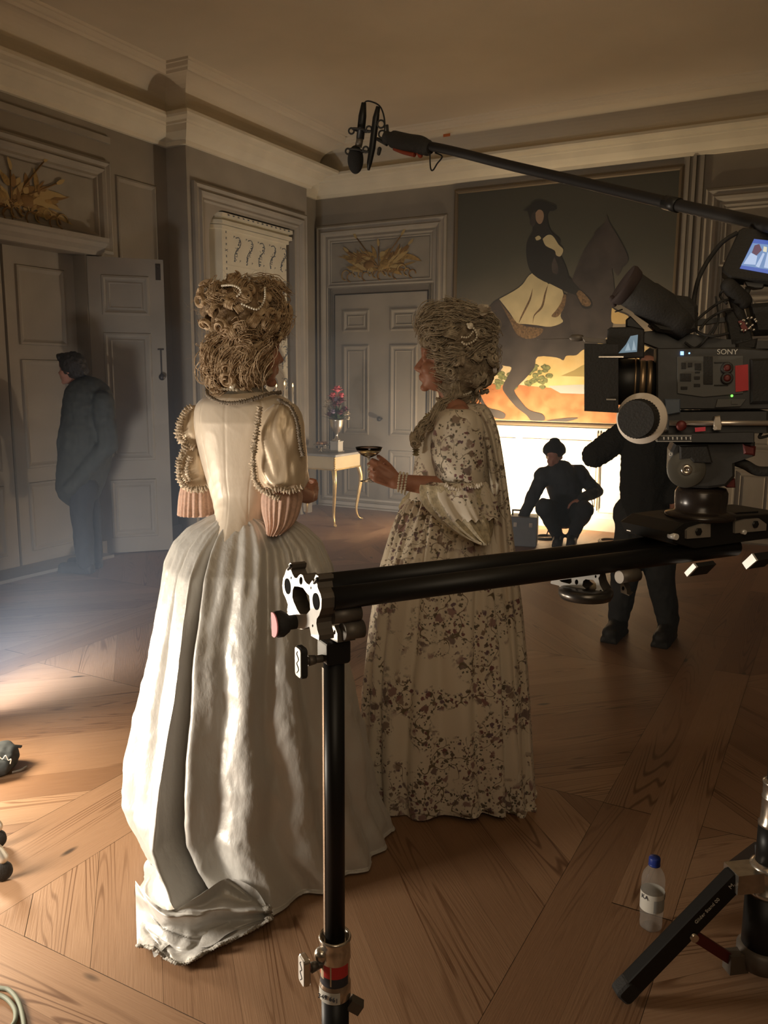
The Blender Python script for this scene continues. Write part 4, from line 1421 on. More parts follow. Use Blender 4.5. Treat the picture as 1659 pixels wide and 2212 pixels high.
for pth, w_, dd in (
        ([(561, 878), (556, 915), (551, 955), (547, 1000), (552, 1040), (572, 1062), (604, 1078)], 0.022, 2.40),
        ([(575, 1062), (600, 1056), (630, 1060), (655, 1050)], 0.024, 2.385),
        ([(414, 876), (398, 892), (388, 915), (386, 940), (398, 958), (420, 968)], 0.026, 2.53),
        ([(402, 962), (390, 985), (386, 1015), (392, 1042), (412, 1056), (440, 1056), (456, 1046)], 0.026, 2.525),
        ([(412, 985), (404, 1010), (410, 1040)], 0.020, 2.525),
        ([(440, 880), (432, 920), (430, 950)], 0.018, 2.53)):
    mb = MB(); ruffle(mb, [Q(x, y, dd) for x, y in pth], w_, 0.006, 0.014); mb.build('ruched_trim', M_ruche, w1)
mb = MB(); ruffle(mb, [Q(x, y, dd) for x, y, dd in ((600, 862, 2.44), (628, 880, 2.41), (642, 915, 2.40), (648, 955, 2.395), (654, 985, 2.40))], 0.014, 0.004, 0.012); mb.build('shoulder_trim', M_ruche_d, w1)

# ---- the skirt and train
CA, CD = -0.365, 2.555               # centre of the hem on the floor


def build_skirt1():
    n, NH, NF = 420, 130, 44
    tab = [(1108, 474, 580), (1122, 440, 630), (1140, 408, 662), (1170, 380, 694), (1215, 361, 714), (1300, 345, 728), (1400, 328, 744), (1500, 309, 764), (1600, 290, 784), (1690, 279, 797)]
    sil = []
    for y, a, b in tab:
        l, r = Q(a, y, D1), Q(b, y, D1)
        sil.append((l.z, ((l + r).dot(R0) / 2, (r - l).length / 2)))
    zs = [s_[0] for s_ in sil]
    sil = sil[::-1]                      # rising z
    zt = zs[0]
    sil = [(0.0, (CA, 0.385))] + sil
    deep = [(0.0, (CD, 0.345)), (0.3, (CD, 0.33)), (0.7, (D1, 0.27)), (0.92, (D1, 0.20)), (zt - 0.03, (D1, 0.11)), (zt, (D1, 0.085))]
    rnd = random.Random(4)
    # fold valleys: angle at hem, depth, width
    V = []
    for th0, dp, wd in ((2.00, 0.38, 0.060), (1.66, 0.075, 0.10), (1.24, 0.10, 0.10), (0.86, 0.07, 0.07), (0.50, 0.09, 0.09), (0.16, 0.07, 0.08), (2.34, 0.075, 0.05), (2.64, 0.055, 0.05), (2.96, 0.07, 0.07),
                        (3.6, 0.09, 0.1), (4.1, 0.09, 0.1), (4.6, 0.09, 0.1), (5.1, 0.09, 0.1), (5.6, 0.09, 0.1), (6.05, 0.08, 0.09)):
        V.append((th0, dp, wd, rnd.uniform(0, 20)))

    def fold(th, t):                      # t: 0 waist, 1 hem
        s = 0.0
        for th0, dp, wd, sd in V:
            c = th0 + (0.04 if dp > 0.2 else 0.17) * (nz(t * 1.6, sd) + 0.35 * nz(t * 5, sd))
            x = ((th - c + PI) % (2 * PI)) - PI
            w = wd * (0.55 + 0.75 * t)
            amp = dp * lerp([(0, 0.15), (0.12, 0.6), (0.45, 0.8), (1, 1.0)], t)
            s -= amp * math.exp(-(x / w) ** 2)
            s += amp * 0.38 * math.exp(-((x - 1.9 * w) / (1.3 * w)) ** 2) + amp * 0.25 * math.exp(-((x + 1.9 * w) / (1.3 * w)) ** 2)
        xl = ((th - 2.20 + PI) % (2 * PI)) - PI
        s += 0.12 * lerp([(0, 0.2), (0.15, 0.8), (1, 1)], t) * math.exp(-(xl / 0.10) ** 2)
        # gathers at the waistband
        g = max(0.0, 1 - t / 0.28)
        s += 0.055 * g * (1 - 0.4 * g) * math.sin(30 * th + 5 * nz(th * 2, 3.3)) * (0.6 + 0.8 * nz(th * 3, t * 5, 7))
        # soft creases
        s += 0.03 * nz(th * 3.2 + 2 * t, t * 4.5, 5.5) + 0.012 * nz(th * 9, t * 14, 9.1)
        cr = abs(nz(th * 2.6 + t * 1.2, t * 6.5 - th, 14.0))
        s += 0.05 * max(0, 0.22 - cr) * (0.3 + t)
        c2 = abs(nz(th * 7.5 - t * 3, t * 13 + th * 2, 21.0))
        s += 0.030 * max(0, 0.16 - c2) * (0.4 + 0.6 * t)
        c3 = abs(nz(th * 12 + t * 9, t * 9 - th * 6, 27.0))
        s -= 0.022 * max(0, 0.14 - c3)
        return s

    rings = []
    for j in range(NH):
        t = j / (NH - 1)
        z = zt * (1 - t) ** 1.0 + 0.012 * t
        ca, ra = lerp(sil, z); cd, rd = lerp(deep, z)
        # belled lower part of the left side
        rg = []
        for i in range(n):
            th = 2 * PI * i / n
            k = 1 + fold(th, t)
            tq = th - 0.13 * min(1, t * 3) * math.exp(-((th - 2.17) / 0.085) ** 2)     # the left panel laps over the deep fold
            x, y = ca + ra * math.cos(tq) * k, cd - rd * math.sin(tq) * k
            zz = z
            # behind her the cloth leans out towards the train
            bk = max(0.0, math.cos(th - 2.05)) ** 2
            lean = bk * max(0, t - 0.55) ** 2 / 0.2025
            x += 0.03 * lean; y += -0.09 * lean
            if t < 0.02: zz += 0.004 * math.sin(12 * th)
            rg.append((x, y, zz))
        rings.append(rg)
    # the cloth that lies on the boards
    last = rings[-1]

    def trainlen(th):
        a = ((th - 2.12 + PI) % (2 * PI)) - PI
        L = 0.004 + 0.15 * math.exp(-(abs(a) / 0.50) ** 4.0) * (1 - 0.15 * a)
        return L + (0.010 * nz(th * 6, 1.0) + 0.003 * math.sin(60 * th)) * min(1, L * 6)
    for j in range(1, NF + 1):
        s = j / NF
        rg = []
        for i in range(n):
            th = 2 * PI * i / n
            L = trainlen(th)
            x0, y0, _ = last[i]
            dx, dy = math.cos(th), -math.sin(th)
            # the train falls towards the camera, a little to its left
            wt = min(1, max(0, (L - 0.05) / 0.25))
            dx = dx * (1 - wt) + (0.02 - 0.26 * math.cos(th)) * wt; dy = dy * (1 - wt) + (-0.98) * wt
            x, y = x0 + dx * L * s, y0 + dy * L * s
            big = wt
            bunch = math.exp(-((s - 0.16 - 0.1 * nz(th * 3, 2.2)) / 0.13) ** 2)
            z = 0.008 + big * bunch * (0.075 + 0.05 * nz(th * 4.5, 5.0)) + big * 0.026 * abs(nz(x * 9 + 2, y * 11, 3.0)) * 2 * (1 - 0.55 * s)
            z += big * 0.02 * math.exp(-((s - 0.55 - 0.3 * (th - 2.0)) / 0.07) ** 2) * (0.6 + nz(th * 5, 8.0))
            z += (1 - big) * 0.006 * (1 - s)
            if s > 0.9: z += 0.010 * big * (0.5 + 0.5 * math.sin(52 * th)) * (s - 0.9) / 0.1
            rg.append((x, y, max(z, 0.004)))
        rings.append(rg)
    mb = MB()
    mb.rings([[W(*p) for p in rg] for rg in rings], 0, False)
    o = mb.build('skirt', M_satin, w1)
    # the end of the train, thrown forward on the boards
    topx = [Vector(p) for p in ((292, 1902, 0.085), (335, 1952, 0.10), (372, 1965, 0.10), (430, 1935, 0.11), (490, 1898, 0.10), (548, 1918, 0.075), (575, 1955, 0.04))]
    botx = [Vector(p) for p in ((296, 2046, 0.012), (330, 2052, 0.016), (348, 2064, 0.010), (392, 2086, 0.006), (455, 2054, 0.006), (525, 2022, 0.008), (582, 1990, 0.010))]
    tp, bt_ = bez(topx, 16), bez(botx, 16)
    rows_ = []
    NV = 46
    for j in range(NV + 1):
        v = j / NV
        rg = []
        for i in range(len(tp)):
            u = i / (len(tp) - 1)
            a, b_ = tp[i], bt_[i]
            p = a.lerp(b_, v)
            zz = a.z * (1 - v) ** 2.2 + b_.z * v
            zz += 0.045 * math.exp(-((v - 0.30 + 0.18 * math.sin(u * 5 + 0.6)) / 0.10) ** 2) * (0.45 + 0.55 * math.sin(PI * u))
            zz += 0.012 * abs(nz(u * 4.5 + v, v * 2.2 - u * 2, 3.0)) * 2 * (1 - 0.6 * v)
            zz -= 0.05 * max(0, 0.12 - abs(nz(u * 3 - v * 2, v * 2.5, 9.0)))
            if v > 0.86: zz += 0.012 * (v - 0.86) / 0.14 * (0.5 + 0.5 * math.sin(u * 46 + 2 * nz(u * 9, 1)))
            rg.append(onfloor(p.x, p.y, max(0.004, zz)))
        rows_.append(rg)
    mb = MB(); mb.rings(rows_, 0, False, False)
    mb.build('train', M_satin, w1)
    mb = MB()
    pth = [rows_[-1][i] + VZ * 0.005 for i in range(0, len(tp), 3)]
    ruffle(mb, pth, 0.014, 0.003, 0.010, VZ)
    side = [rows_[j][-1] + VZ * 0.006 for j in range(NV, 4, -4)]
    ruffle(mb, side, 0.024, 0.005, 0.012, VZ)
    mb.build('train_border', mat('frayed_grey_border', (0.46, 0.43, 0.38), 0.7, var=0.3, scale=120, bump=0.6, bscale=250), w1)
    return o


build_skirt1()


# ---- her hair
def wig1():
    rnd = random.Random(12)
    cs = [(Q(528, 694, D1), (0.112, 0.11, 0.115)), (Q(520, 760, D1), (0.105, 0.10, 0.10)), (Q(505, 805, D1 - 0.01), (0.075, 0.07, 0.07)), (Q(480, 665, D1), (0.06, 0.07, 0.07)), (Q(575, 690, D1 + 0.02), (0.055, 0.07, 0.10))]
    mb = MB()
    for c, r in cs:
        mb.ell(c, r, 24, 16)
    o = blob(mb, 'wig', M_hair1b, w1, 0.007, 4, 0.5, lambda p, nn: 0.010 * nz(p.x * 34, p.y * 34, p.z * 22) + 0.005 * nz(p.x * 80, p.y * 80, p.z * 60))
    mb = MB()
    for c, r, cnt in ((cs[0][0], cs[0][1], 52), (cs[1][0], cs[1][1], 34), (cs[2][0], cs[2][1], 34), (cs[3][0], cs[3][1], 16), (cs[4][0], cs[4][1], 16)):
        for k in range(cnt):
            th, ph = rnd.uniform(-2.6, 1.0), math.acos(rnd.uniform(-0.75, 0.96))
            d = R0 * (math.sin(ph) * math.cos(th)) + F0 * (math.sin(ph) * math.sin(th)) + VZ * math.cos(ph)
            p = Vector(c) + R0 * (d.dot(R0) * r[0]) + F0 * (d.dot(F0) * r[1]) + VZ * (d.z * r[2])
            t = VZ * rnd.uniform(0.2, 1) + R0 * rnd.uniform(-1, 1)
            if (p - (H1 + hf1.normalized() * 0.10 - VZ * 0.03)).length < 0.085:
                continue
            if rnd.random() < 0.74:
                lock(mb, rnd, p, d, t, rnd.uniform(0.016, 0.031), rnd.uniform(0.8, 1.5), 0.0010, 24, 0.006)
            else:
                L = rnd.uniform(0.06, 0.12)
                t2 = (t - d * t.dot(d)).normalized()
                s2 = d.cross(t2)
                wave(mb, rnd, [p - t2 * L * 0.5, p - t2 * L * 0.15 + s2 * 0.02 + d * 0.014, p + t2 * L * 0.2 - s2 * 0.015 + d * 0.012, p + t2 * L * 0.5 + s2 * 0.01], 0.022, 26, 0.0009, 0.005, 1.6)
    # swept-up nape and the hanging curl
    for x, y in ((455, 800), (470, 815), (488, 830), (505, 836), (522, 838), (545, 836), (560, 826)):
        p = Q(x, y, D1 - 0.055)
        wave(mb, rnd, [p, Q(x - 5, y - 30, D1 - 0.085), Q(x + 12, y - 62, D1 - 0.10), Q(x + 25, y - 85, D1 - 0.10)], 0.030, 30, 0.0010, 0.006, 1.6)
    frizz(mb, rnd, cs, 1500, 0.034, 0.0003)
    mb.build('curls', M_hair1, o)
    mb = MB()
    pearls(mb, [Q(480, 617, D1 - 0.09), Q(500, 616, D1 - 0.115), Q(516, 622, D1 - 0.125), Q(520, 632, D1 - 0.128), Q(512, 640, D1 - 0.128)], 0.0035)
    pearls(mb, [Q(572, 622, D1 - 0.085), Q(573, 640, D1 - 0.10), Q(568, 656, D1 - 0.11), Q(556, 668, D1 - 0.12), Q(540, 664, D1 - 0.13), Q(522, 656, D1 - 0.135)], 0.0035)
    mb.build('pearl_strand', M_pearl, o)
    # small feather ornament on the left
    mb = MB()
    for k in range(9):
        p = Q(458, 622, D1 - 0.03)
        a = 1.7 + 0.16 * k
        e = p + R0 * (0.034 * math.cos(a)) + VZ * (0.026 * math.sin(a)) - F0 * 0.004 * k
        mb.tube(bez([p, p.lerp(e, 0.5) + VZ * 0.006, e], 4), [0.004] * 5 + [0.003] * 3 + [0.001], 5)
    mb.build('feather', mat('pale_feather', (0.62, 0.48, 0.36), 0.8), o)
    mb = MB()
    e = Q(567, 806, D1 - 0.04)
    mb.ell(e, 0.0055, 10, 8); mb.ell(e - VZ * 0.021, 0.005, 10, 8); mb.cyl(e, e - VZ * 0.02, 0.001, n=6)
    mb.build('earring', M_pearl, w1)


wig1()

# ================================================================== the woman in the flowered gown
def floral():
    m = bpy.data.materials.new('flowered_cotton'); m.use_nodes = True
    nt = m.node_tree; L = nt.links.new; b = nt.nodes['Principled BSDF']; N = nt.nodes.new
    tc = N('ShaderNodeTexCoord')
    # sprays: where flowers gather
    n0 = N('ShaderNodeTexNoise'); n0.inputs['Scale'].default_value = 9.5; n0.inputs['Detail'].default_value = 1.5; n0.inputs['Distortion'].default_value = 0.8; L(tc.outputs['Object'], n0.inputs['Vector'])
    msk = N('ShaderNodeMapRange'); msk.inputs[1].default_value = 0.41; msk.inputs[2].default_value = 0.50; L(n0.outputs['Fac'], msk.inputs[0])
    out = None
    base = (0.74, 0.66, 0.54, 1)
    prev = None
    for sc_, r0, r1, cols, thr in ((46, 0.42, 0.30, ((0.20, 0.085, 0.085), (0.13, 0.10, 0.07), (0.16, 0.10, 0.12), (0.24, 0.17, 0.12)), 0.8), (85, 0.36, 0.26, ((0.14, 0.12, 0.075), (0.10, 0.085, 0.06), (0.17, 0.085, 0.08), (0.13, 0.12, 0.09)), 0.7), (24, 0.40, 0.30, ((0.25, 0.13, 0.12), (0.32, 0.20, 0.18), (0.22, 0.16, 0.14), (0.30, 0.22, 0.17)), 0.5)):
        ds = N('ShaderNodeTexNoise'); ds.inputs['Scale'].default_value = sc_ * 1.4; ds.inputs['Detail'].default_value = 2; L(tc.outputs['Object'], ds.inputs['Vector'])
        ad = N('ShaderNodeVectorMath'); ad.operation = 'MULTIPLY_ADD'; ad.inputs[1].default_value = (0.022 * 46 / sc_,) * 3; L(ds.outputs['Color'], ad.inputs[0]); L(tc.outputs['Object'], ad.inputs[2])
        v = N('ShaderNodeTexVoronoi'); v.inputs['Scale'].default_value = sc_; L(ad.outputs[0], v.inputs['Vector'])
        d = N('ShaderNodeMapRange'); d.inputs[1].default_value = r0; d.inputs[2].default_value = r1; L(v.outputs['Distance'], d.inputs[0])
        sc2 = N('ShaderNodeSeparateColor'); L(v.outputs['Color'], sc2.inputs[0])
        pick = N('ShaderNodeMath'); pick.operation = 'LESS_THAN'; pick.inputs[1].default_value = thr; L(sc2.outputs[1], pick.inputs[0])
        mm = N('ShaderNodeMath'); mm.operation = 'MULTIPLY'; L(d.outputs[0], mm.inputs[0]); L(pick.outputs[0], mm.inputs[1])
        m2 = N('ShaderNodeMath'); m2.operation = 'MULTIPLY'; L(mm.outputs[0], m2.inputs[0]); L(msk.outputs[0], m2.inputs[1])
        rp = N('ShaderNodeValToRGB'); rp.color_ramp.interpolation = 'CONSTANT'
        el = rp.color_ramp.elements
        el.new(0.5); el.new(0.75)
        for e_, p_, c_ in zip(el, (0, 0.25, 0.5, 0.75), cols):
            e_.position = p_; e_.color = (*c_, 1)
        L(sc2.outputs[0], rp.inputs[0])
        mx = N('ShaderNodeMix'); mx.data_type = 'RGBA'
        L(m2.outputs[0], mx.inputs[0]); L(rp.outputs[0], mx.inputs[7])
        if prev is None: mx.inputs[6].default_value = base
        else: L(prev, mx.inputs[6])
        prev = mx.outputs[2]
    # thin stems winding through the sprays
    n4 = N('ShaderNodeTexNoise'); n4.inputs['Scale'].default_value = 16; n4.inputs['Detail'].default_value = 0.5; L(tc.outputs['Object'], n4.inputs['Vector'])
    s1 = N('ShaderNodeMath'); s1.operation = 'SUBTRACT'; s1.inputs[1].default_value = 0.5; L(n4.outputs['Fac'], s1.inputs[0])
    s2 = N('ShaderNodeMath'); s2.operation = 'ABSOLUTE'; L(s1.outputs[0], s2.inputs[0])
    s3 = N('ShaderNodeMapRange'); s3.inputs[1].default_value = 0.012; s3.inputs[2].default_value = 0.006; L(s2.outputs[0], s3.inputs[0])
    s4 = N('ShaderNodeMath'); s4.operation = 'MULTIPLY'; L(s3.outputs[0], s4.inputs[0]); L(msk.outputs[0], s4.inputs[1])
    mx = N('ShaderNodeMix'); mx.data_type = 'RGBA'; mx.inputs[7].default_value = (0.16, 0.12, 0.07, 1); L(s4.outputs[0], mx.inputs[0]); L(prev, mx.inputs[6])
    L(mx.outputs[2], b.inputs['Base Color'])
    b.inputs['Roughness'].default_value = 0.6; b.inputs['Sheen Weight'].default_value = 0.15
    return m


M_floral = floral()
M_lace = mat('cream_lace', (0.56, 0.48, 0.33), 0.65, var=0.22, scale=70, bump=0.4, bscale=160)
D2 = 2.90
q0 = Q(985, 1100, D2)
b2 = Vector((q0.x, q0.y, 0))
w2 = thing('person', b2, 'woman in profile in a flowered gown with a pleated back, holding up a coupe glass', 'person')
f2 = (-R0 * 0.985 + F0 * 0.17).normalized()
H2 = Q(962, 778, D2)
mb = MB()
head(mb, H2, f2, 0.86, tilt=-0.03)
mb.capsule(H2 - VZ * 0.075 - f2 * 0.015, Q(985, 882, D2), 0.044, 0.052)
mb.capsule(Q(985, 890, D2 - 0.10), Q(990, 890, D2 + 0.10), 0.045, 0.045)
mb.capsule(Q(975, 930, D2), Q(965, 1010, D2), 0.065, 0.06)
mb.capsule(Q(965, 1010, D2), Q(968, 1090, D2), 0.06, 0.055)
mb.capsule(Q(970, 1110, D2), Q(972, 1220, D2), 0.09, 0.11)
for dd in (-0.07, 0.07):
    ka = Q(975, 1200, D2 + dd).dot(R0)
    mb.capsule(W(ka, D2 + dd, 0.75), W(ka, D2 + dd, 0.42), 0.07, 0.05)
    mb.capsule(W(ka, D2 + dd, 0.42), W(ka, D2 + dd, 0.06), 0.05, 0.033)
    mb.capsule(W(ka, D2 + dd, 0.033), W(ka, D2 + dd, 0.03) + f2 * 0.14, 0.03, 0.026)
DW = 2.72
shN, elN, wrN = Q(992, 905, 2.76), Q(1000, 1058, 2.70), Q(856, 1040, DW)
mb.capsule(shN, elN, 0.046, 0.036)
mb.capsule(elN, elN.lerp(wrN, 0.4), 0.038, 0.035)
mb.capsule(elN.lerp(wrN, 0.4), wrN, 0.035, 0.0245)
hd = (Q(788, 1008, DW) - wrN).normalized()
hand(mb, wrN, hd, F0, VZ * 0.98 - R0 * 0.1, [(0.9, 1.25, 0.9), (1.0, 1.25, 0.9), (1.05, 1.3, 0.9), (1.1, 1.3, 0.9)], 1.0, (0.75, 0.35, 0.7), 0.0)
shF, elF, wrF = Q(975, 905, 3.03), Q(990, 1045, 3.07), Q(962, 1085, 3.05)
mb.capsule(shF, elF, 0.044, 0.035); mb.capsule(elF, wrF, 0.034, 0.023)
hand(mb, wrF, -VZ + f2 * 0.2, -F0, f2, [(0.5, 0.6, 0.4)] * 4, 0.9)
blob(mb, 'body', M_skin, w2, 0.0048, 2, 0.5)

# ---- gown
rows = prow([(872, 975, 1040), (884, 948, 1056), (905, 926, 1064), (940, 908, 1068), (985, 897, 1062), (1040, 890, 1052), (1080, 884, 1046), (1112, 878, 1050)], D2, [(0, 0.07), (0.15, 0.11), (0.4, 0.125), (0.75, 0.095), (1, 0.10)], 2.2, 44)
loft('bodice', rows, M_floral, w2, 90, lambda th, t: 0.012 * nz(th * 3, t * 8, 4) + 0.01 * math.sin(8 * th) * (1 - t))
tab = [(1085, 884, 1048), (1100, 872, 1082), (1125, 860, 1098), (1160, 846, 1104), (1220, 826, 1110), (1300, 808, 1119), (1400, 795, 1129), (1500, 785, 1136), (1600, 782, 1141)]


def build_skirt2():
    n, NH = 260, 80
    sil = []
    for y, a, b in tab:
        l, r = Q(a, y, D2), Q(b, y, D2)
        sil.append((l.z, ((l + r).dot(R0) / 2, (r - l).length / 2)))
    zt = sil[0][0]
    sil = [(0.0, (sil[-1][1][0] + 0.005, sil[-1][1][1] - 0.01))] + sil[::-1]
    rnd = random.Random(9)
    V = [(th, rnd.uniform(0.05, 0.10), rnd.uniform(0.06, 0.11), rnd.uniform(0, 30)) for th in (0.35, 0.95, 1.3, 1.62, 2.0, 2.45, 2.8, 3.3, 3.8, 4.3, 4.8, 5.3, 5.8)]

    def fold(th, t):
        s = 0
        for th0, dp, wd, sd in V:
            x = ((th - th0 - 0.10 * nz(t * 2, sd) + PI) % (2 * PI)) - PI
            w = wd * (0.5 + 0.7 * t)
            a = dp * lerp([(0, 0.2), (0.15, 0.7), (1, 1)], t)
            s += -a * math.exp(-(x / w) ** 2) + 0.35 * a * math.exp(-((x - 1.9 * w) / (1.4 * w)) ** 2) + 0.3 * a * math.exp(-((x + 1.9 * w) / (1.4 * w)) ** 2)
        g = max(0, 1 - t / 0.25)
        return s + 0.04 * g * math.sin(26 * th + 4 * nz(th * 2, 1)) + 0.02 * nz(th * 4, t * 5, 3) + 0.008 * nz(th * 10, t * 14, 6)
    rings = []
    for j in range(NH + 1):
        t = min(1, j / (NH - 1))
        z = zt * (1 - t)
        ca, ra = lerp(sil, z)
        rd = lerp([(0, 0.265), (0.4, 0.26), (0.8, 0.22), (zt - 0.05, 0.14), (zt, 0.10)], z)
        rg = []
        for i in range(n):
            th = 2 * PI * i / n
            k = 1 + fold(th, t)
            e = 2 / (2.2 + 0.7 * t)
            zz = z + (0.012 if j < NH else 0.004) + 0.008 * (1 + math.sin(5 * th + 1)) * max(0, t - 0.9) * 10 * (0 if j < NH - 1 else 1)
            rg.append(W(ca + ra * spow(math.cos(th), e) * k, D2 - rd * spow(math.sin(th), e) * k, zz))
        rings.append(rg)
    mb = MB(); mb.rings(rings, 0, False)
    return mb.build('skirt', M_floral, w2)


build_skirt2()
# pleated back falling from the shoulders
rows = prow([(874, 1006, 1048), (890, 1010, 1060), (930, 1030, 1074), (1000, 1043, 1086), (1080, 1050, 1097), (1180, 1054, 1108), (1300, 1058, 1122), (1400, 1060, 1131), (1500, 1062, 1138), (1600, 1062, 1143), (1680, 1062, 1148), (1712, 1063, 1150)], 2.88, [(0, 0.06), (0.1, 0.10), (0.4, 0.13), (1, 0.20)], [(0, 2.0), (1, 2.5)], 66)
floor_c = rows[-1][0].copy(); floor_c.z = 0.012
rows[-1] = (floor_c, rows[-1][1], rows[-1][2], 2.5)


def pleat(th, t):
    return (0.05 + 0.05 * t) * math.sin(9 * th + 0.8 * nz(t * 2, 3)) * min(1, t * 6 + 0.3) + 0.03 * nz(th * 3, t * 7, 8)


loft('back_pleats', rows, M_floral, w2, 110, pleat)
# near sleeve with folds, gathered band and falling lace
rows = prow([(884, 962, 1018), (900, 946, 1036), (935, 934, 1046), (980, 930, 1048), (1020, 940, 1046), (1048, 950, 1046), (1062, 956, 1044)], 2.72, [(0, 0.045), (0.25, 0.075), (0.7, 0.078), (1, 0.06)], 2.2, 40)
loft('sleeve', rows, M_floral, w2, 80, lambda th, t: 0.10 * (abs(nz(th * 1.4 + 3, t * 5, 2)) - 0.2) + 0.03 * math.sin(14 * t + 3 * th) * t)
rows = prow([(886, 945, 990), (920, 925, 1000), (980, 915, 1000), (1040, 925, 1000)], 3.05, 0.06, 2.1, 20)
loft('sleeve', rows, M_floral, w2, 50, lambda th, t: 0.06 * nz(th * 2, t * 5, 5))


def fall(name, m, y0, d, tabs, seed, amp):
    rows = prow(tabs, d, [(0, 0.05), (1, 0.09)], 2.1, 24)
    return loft(name, rows, m, w2, 140, lambda th, t: (0.03 + amp * t) * math.sin(11 * th + 2.2 * math.sin(2 * th + seed)) + 0.05 * nz(th * 3, t * 4, seed), lambda th, t: 0.018 * t * math.sin(30 * th) * 0.3, False)


fall('flounce', M_floral, 1040, 2.69, [(1040, 930, 1048), (1056, 912, 1056), (1085, 918, 1068), (1115, 945, 1072)], 1.0, 0.07)
fall('lace_cuff', M_lace, 1045, 2.685, [(1046, 908, 1046), (1062, 906, 1052), (1090, 916, 1058), (1120, 944, 1062), (1150, 990, 1062), (1164, 1024, 1056)], 2.0, 0.06)
fall('lace_cuff', M_lace, 1045, 2.98, [(1062, 885, 945), (1080, 872, 950), (1098, 864, 955)], 5.0, 0.06)
mb = MB()
ruffle(mb, [Q(x, y, 2.63) for x, y in ((962, 1046), (985, 1056), (1010, 1054), (1044, 1046))], 0.02, 0.006, 0.012)
mb.build('sleeve_band', M_floral, w2)
mb = MB()
ruffle(mb, [Q(948, 880, 2.80), Q(925, 900, 2.80), Q(908, 925, 2.82), Q(900, 950, 2.83), Q(897, 985, 2.83)], 0.026, 0.006, 0.014)
mb.build('front_trim', mat('olive_front_trim', (0.30, 0.25, 0.14), 0.7, var=0.3, scale=90), w2)
# bracelets of pearls
mb = MB()
wd = (elN - wrN).normalized()
for k in range(3):
    c = wrN + wd * (0.010 + 0.011 * k)
    u, v = frame_of(wd)
    pearls(mb, [c + (u * math.cos(a) + v * math.sin(a)) * (0.031 + 0.0015 * k) + VZ * -0.002 * k for a in [2 * PI * i / 12 for i in range(13)]], 0.0042)
mb.build('bracelet', M_pearl, w2)
mb = MB()
pearls(mb, [Q(1018, 846, 2.86), Q(1012, 850, 2.84), Q(1000, 853, 2.835), Q(990, 856, 2.84)], 0.004)
mb.build('necklace', M_pearl, w2)
M_ring = mat('ring_stone', (0.9, 0.85, 0.75), 0.1, 0.6)
mb = MB()
for k, q in enumerate((0.009, -0.009)):
    p = wrN + hd * 0.10 + VZ * q - F0 * 0.004
    mb.ell(p, 0.0055, 8, 6)
mb.build('ring', M_ring, w2)


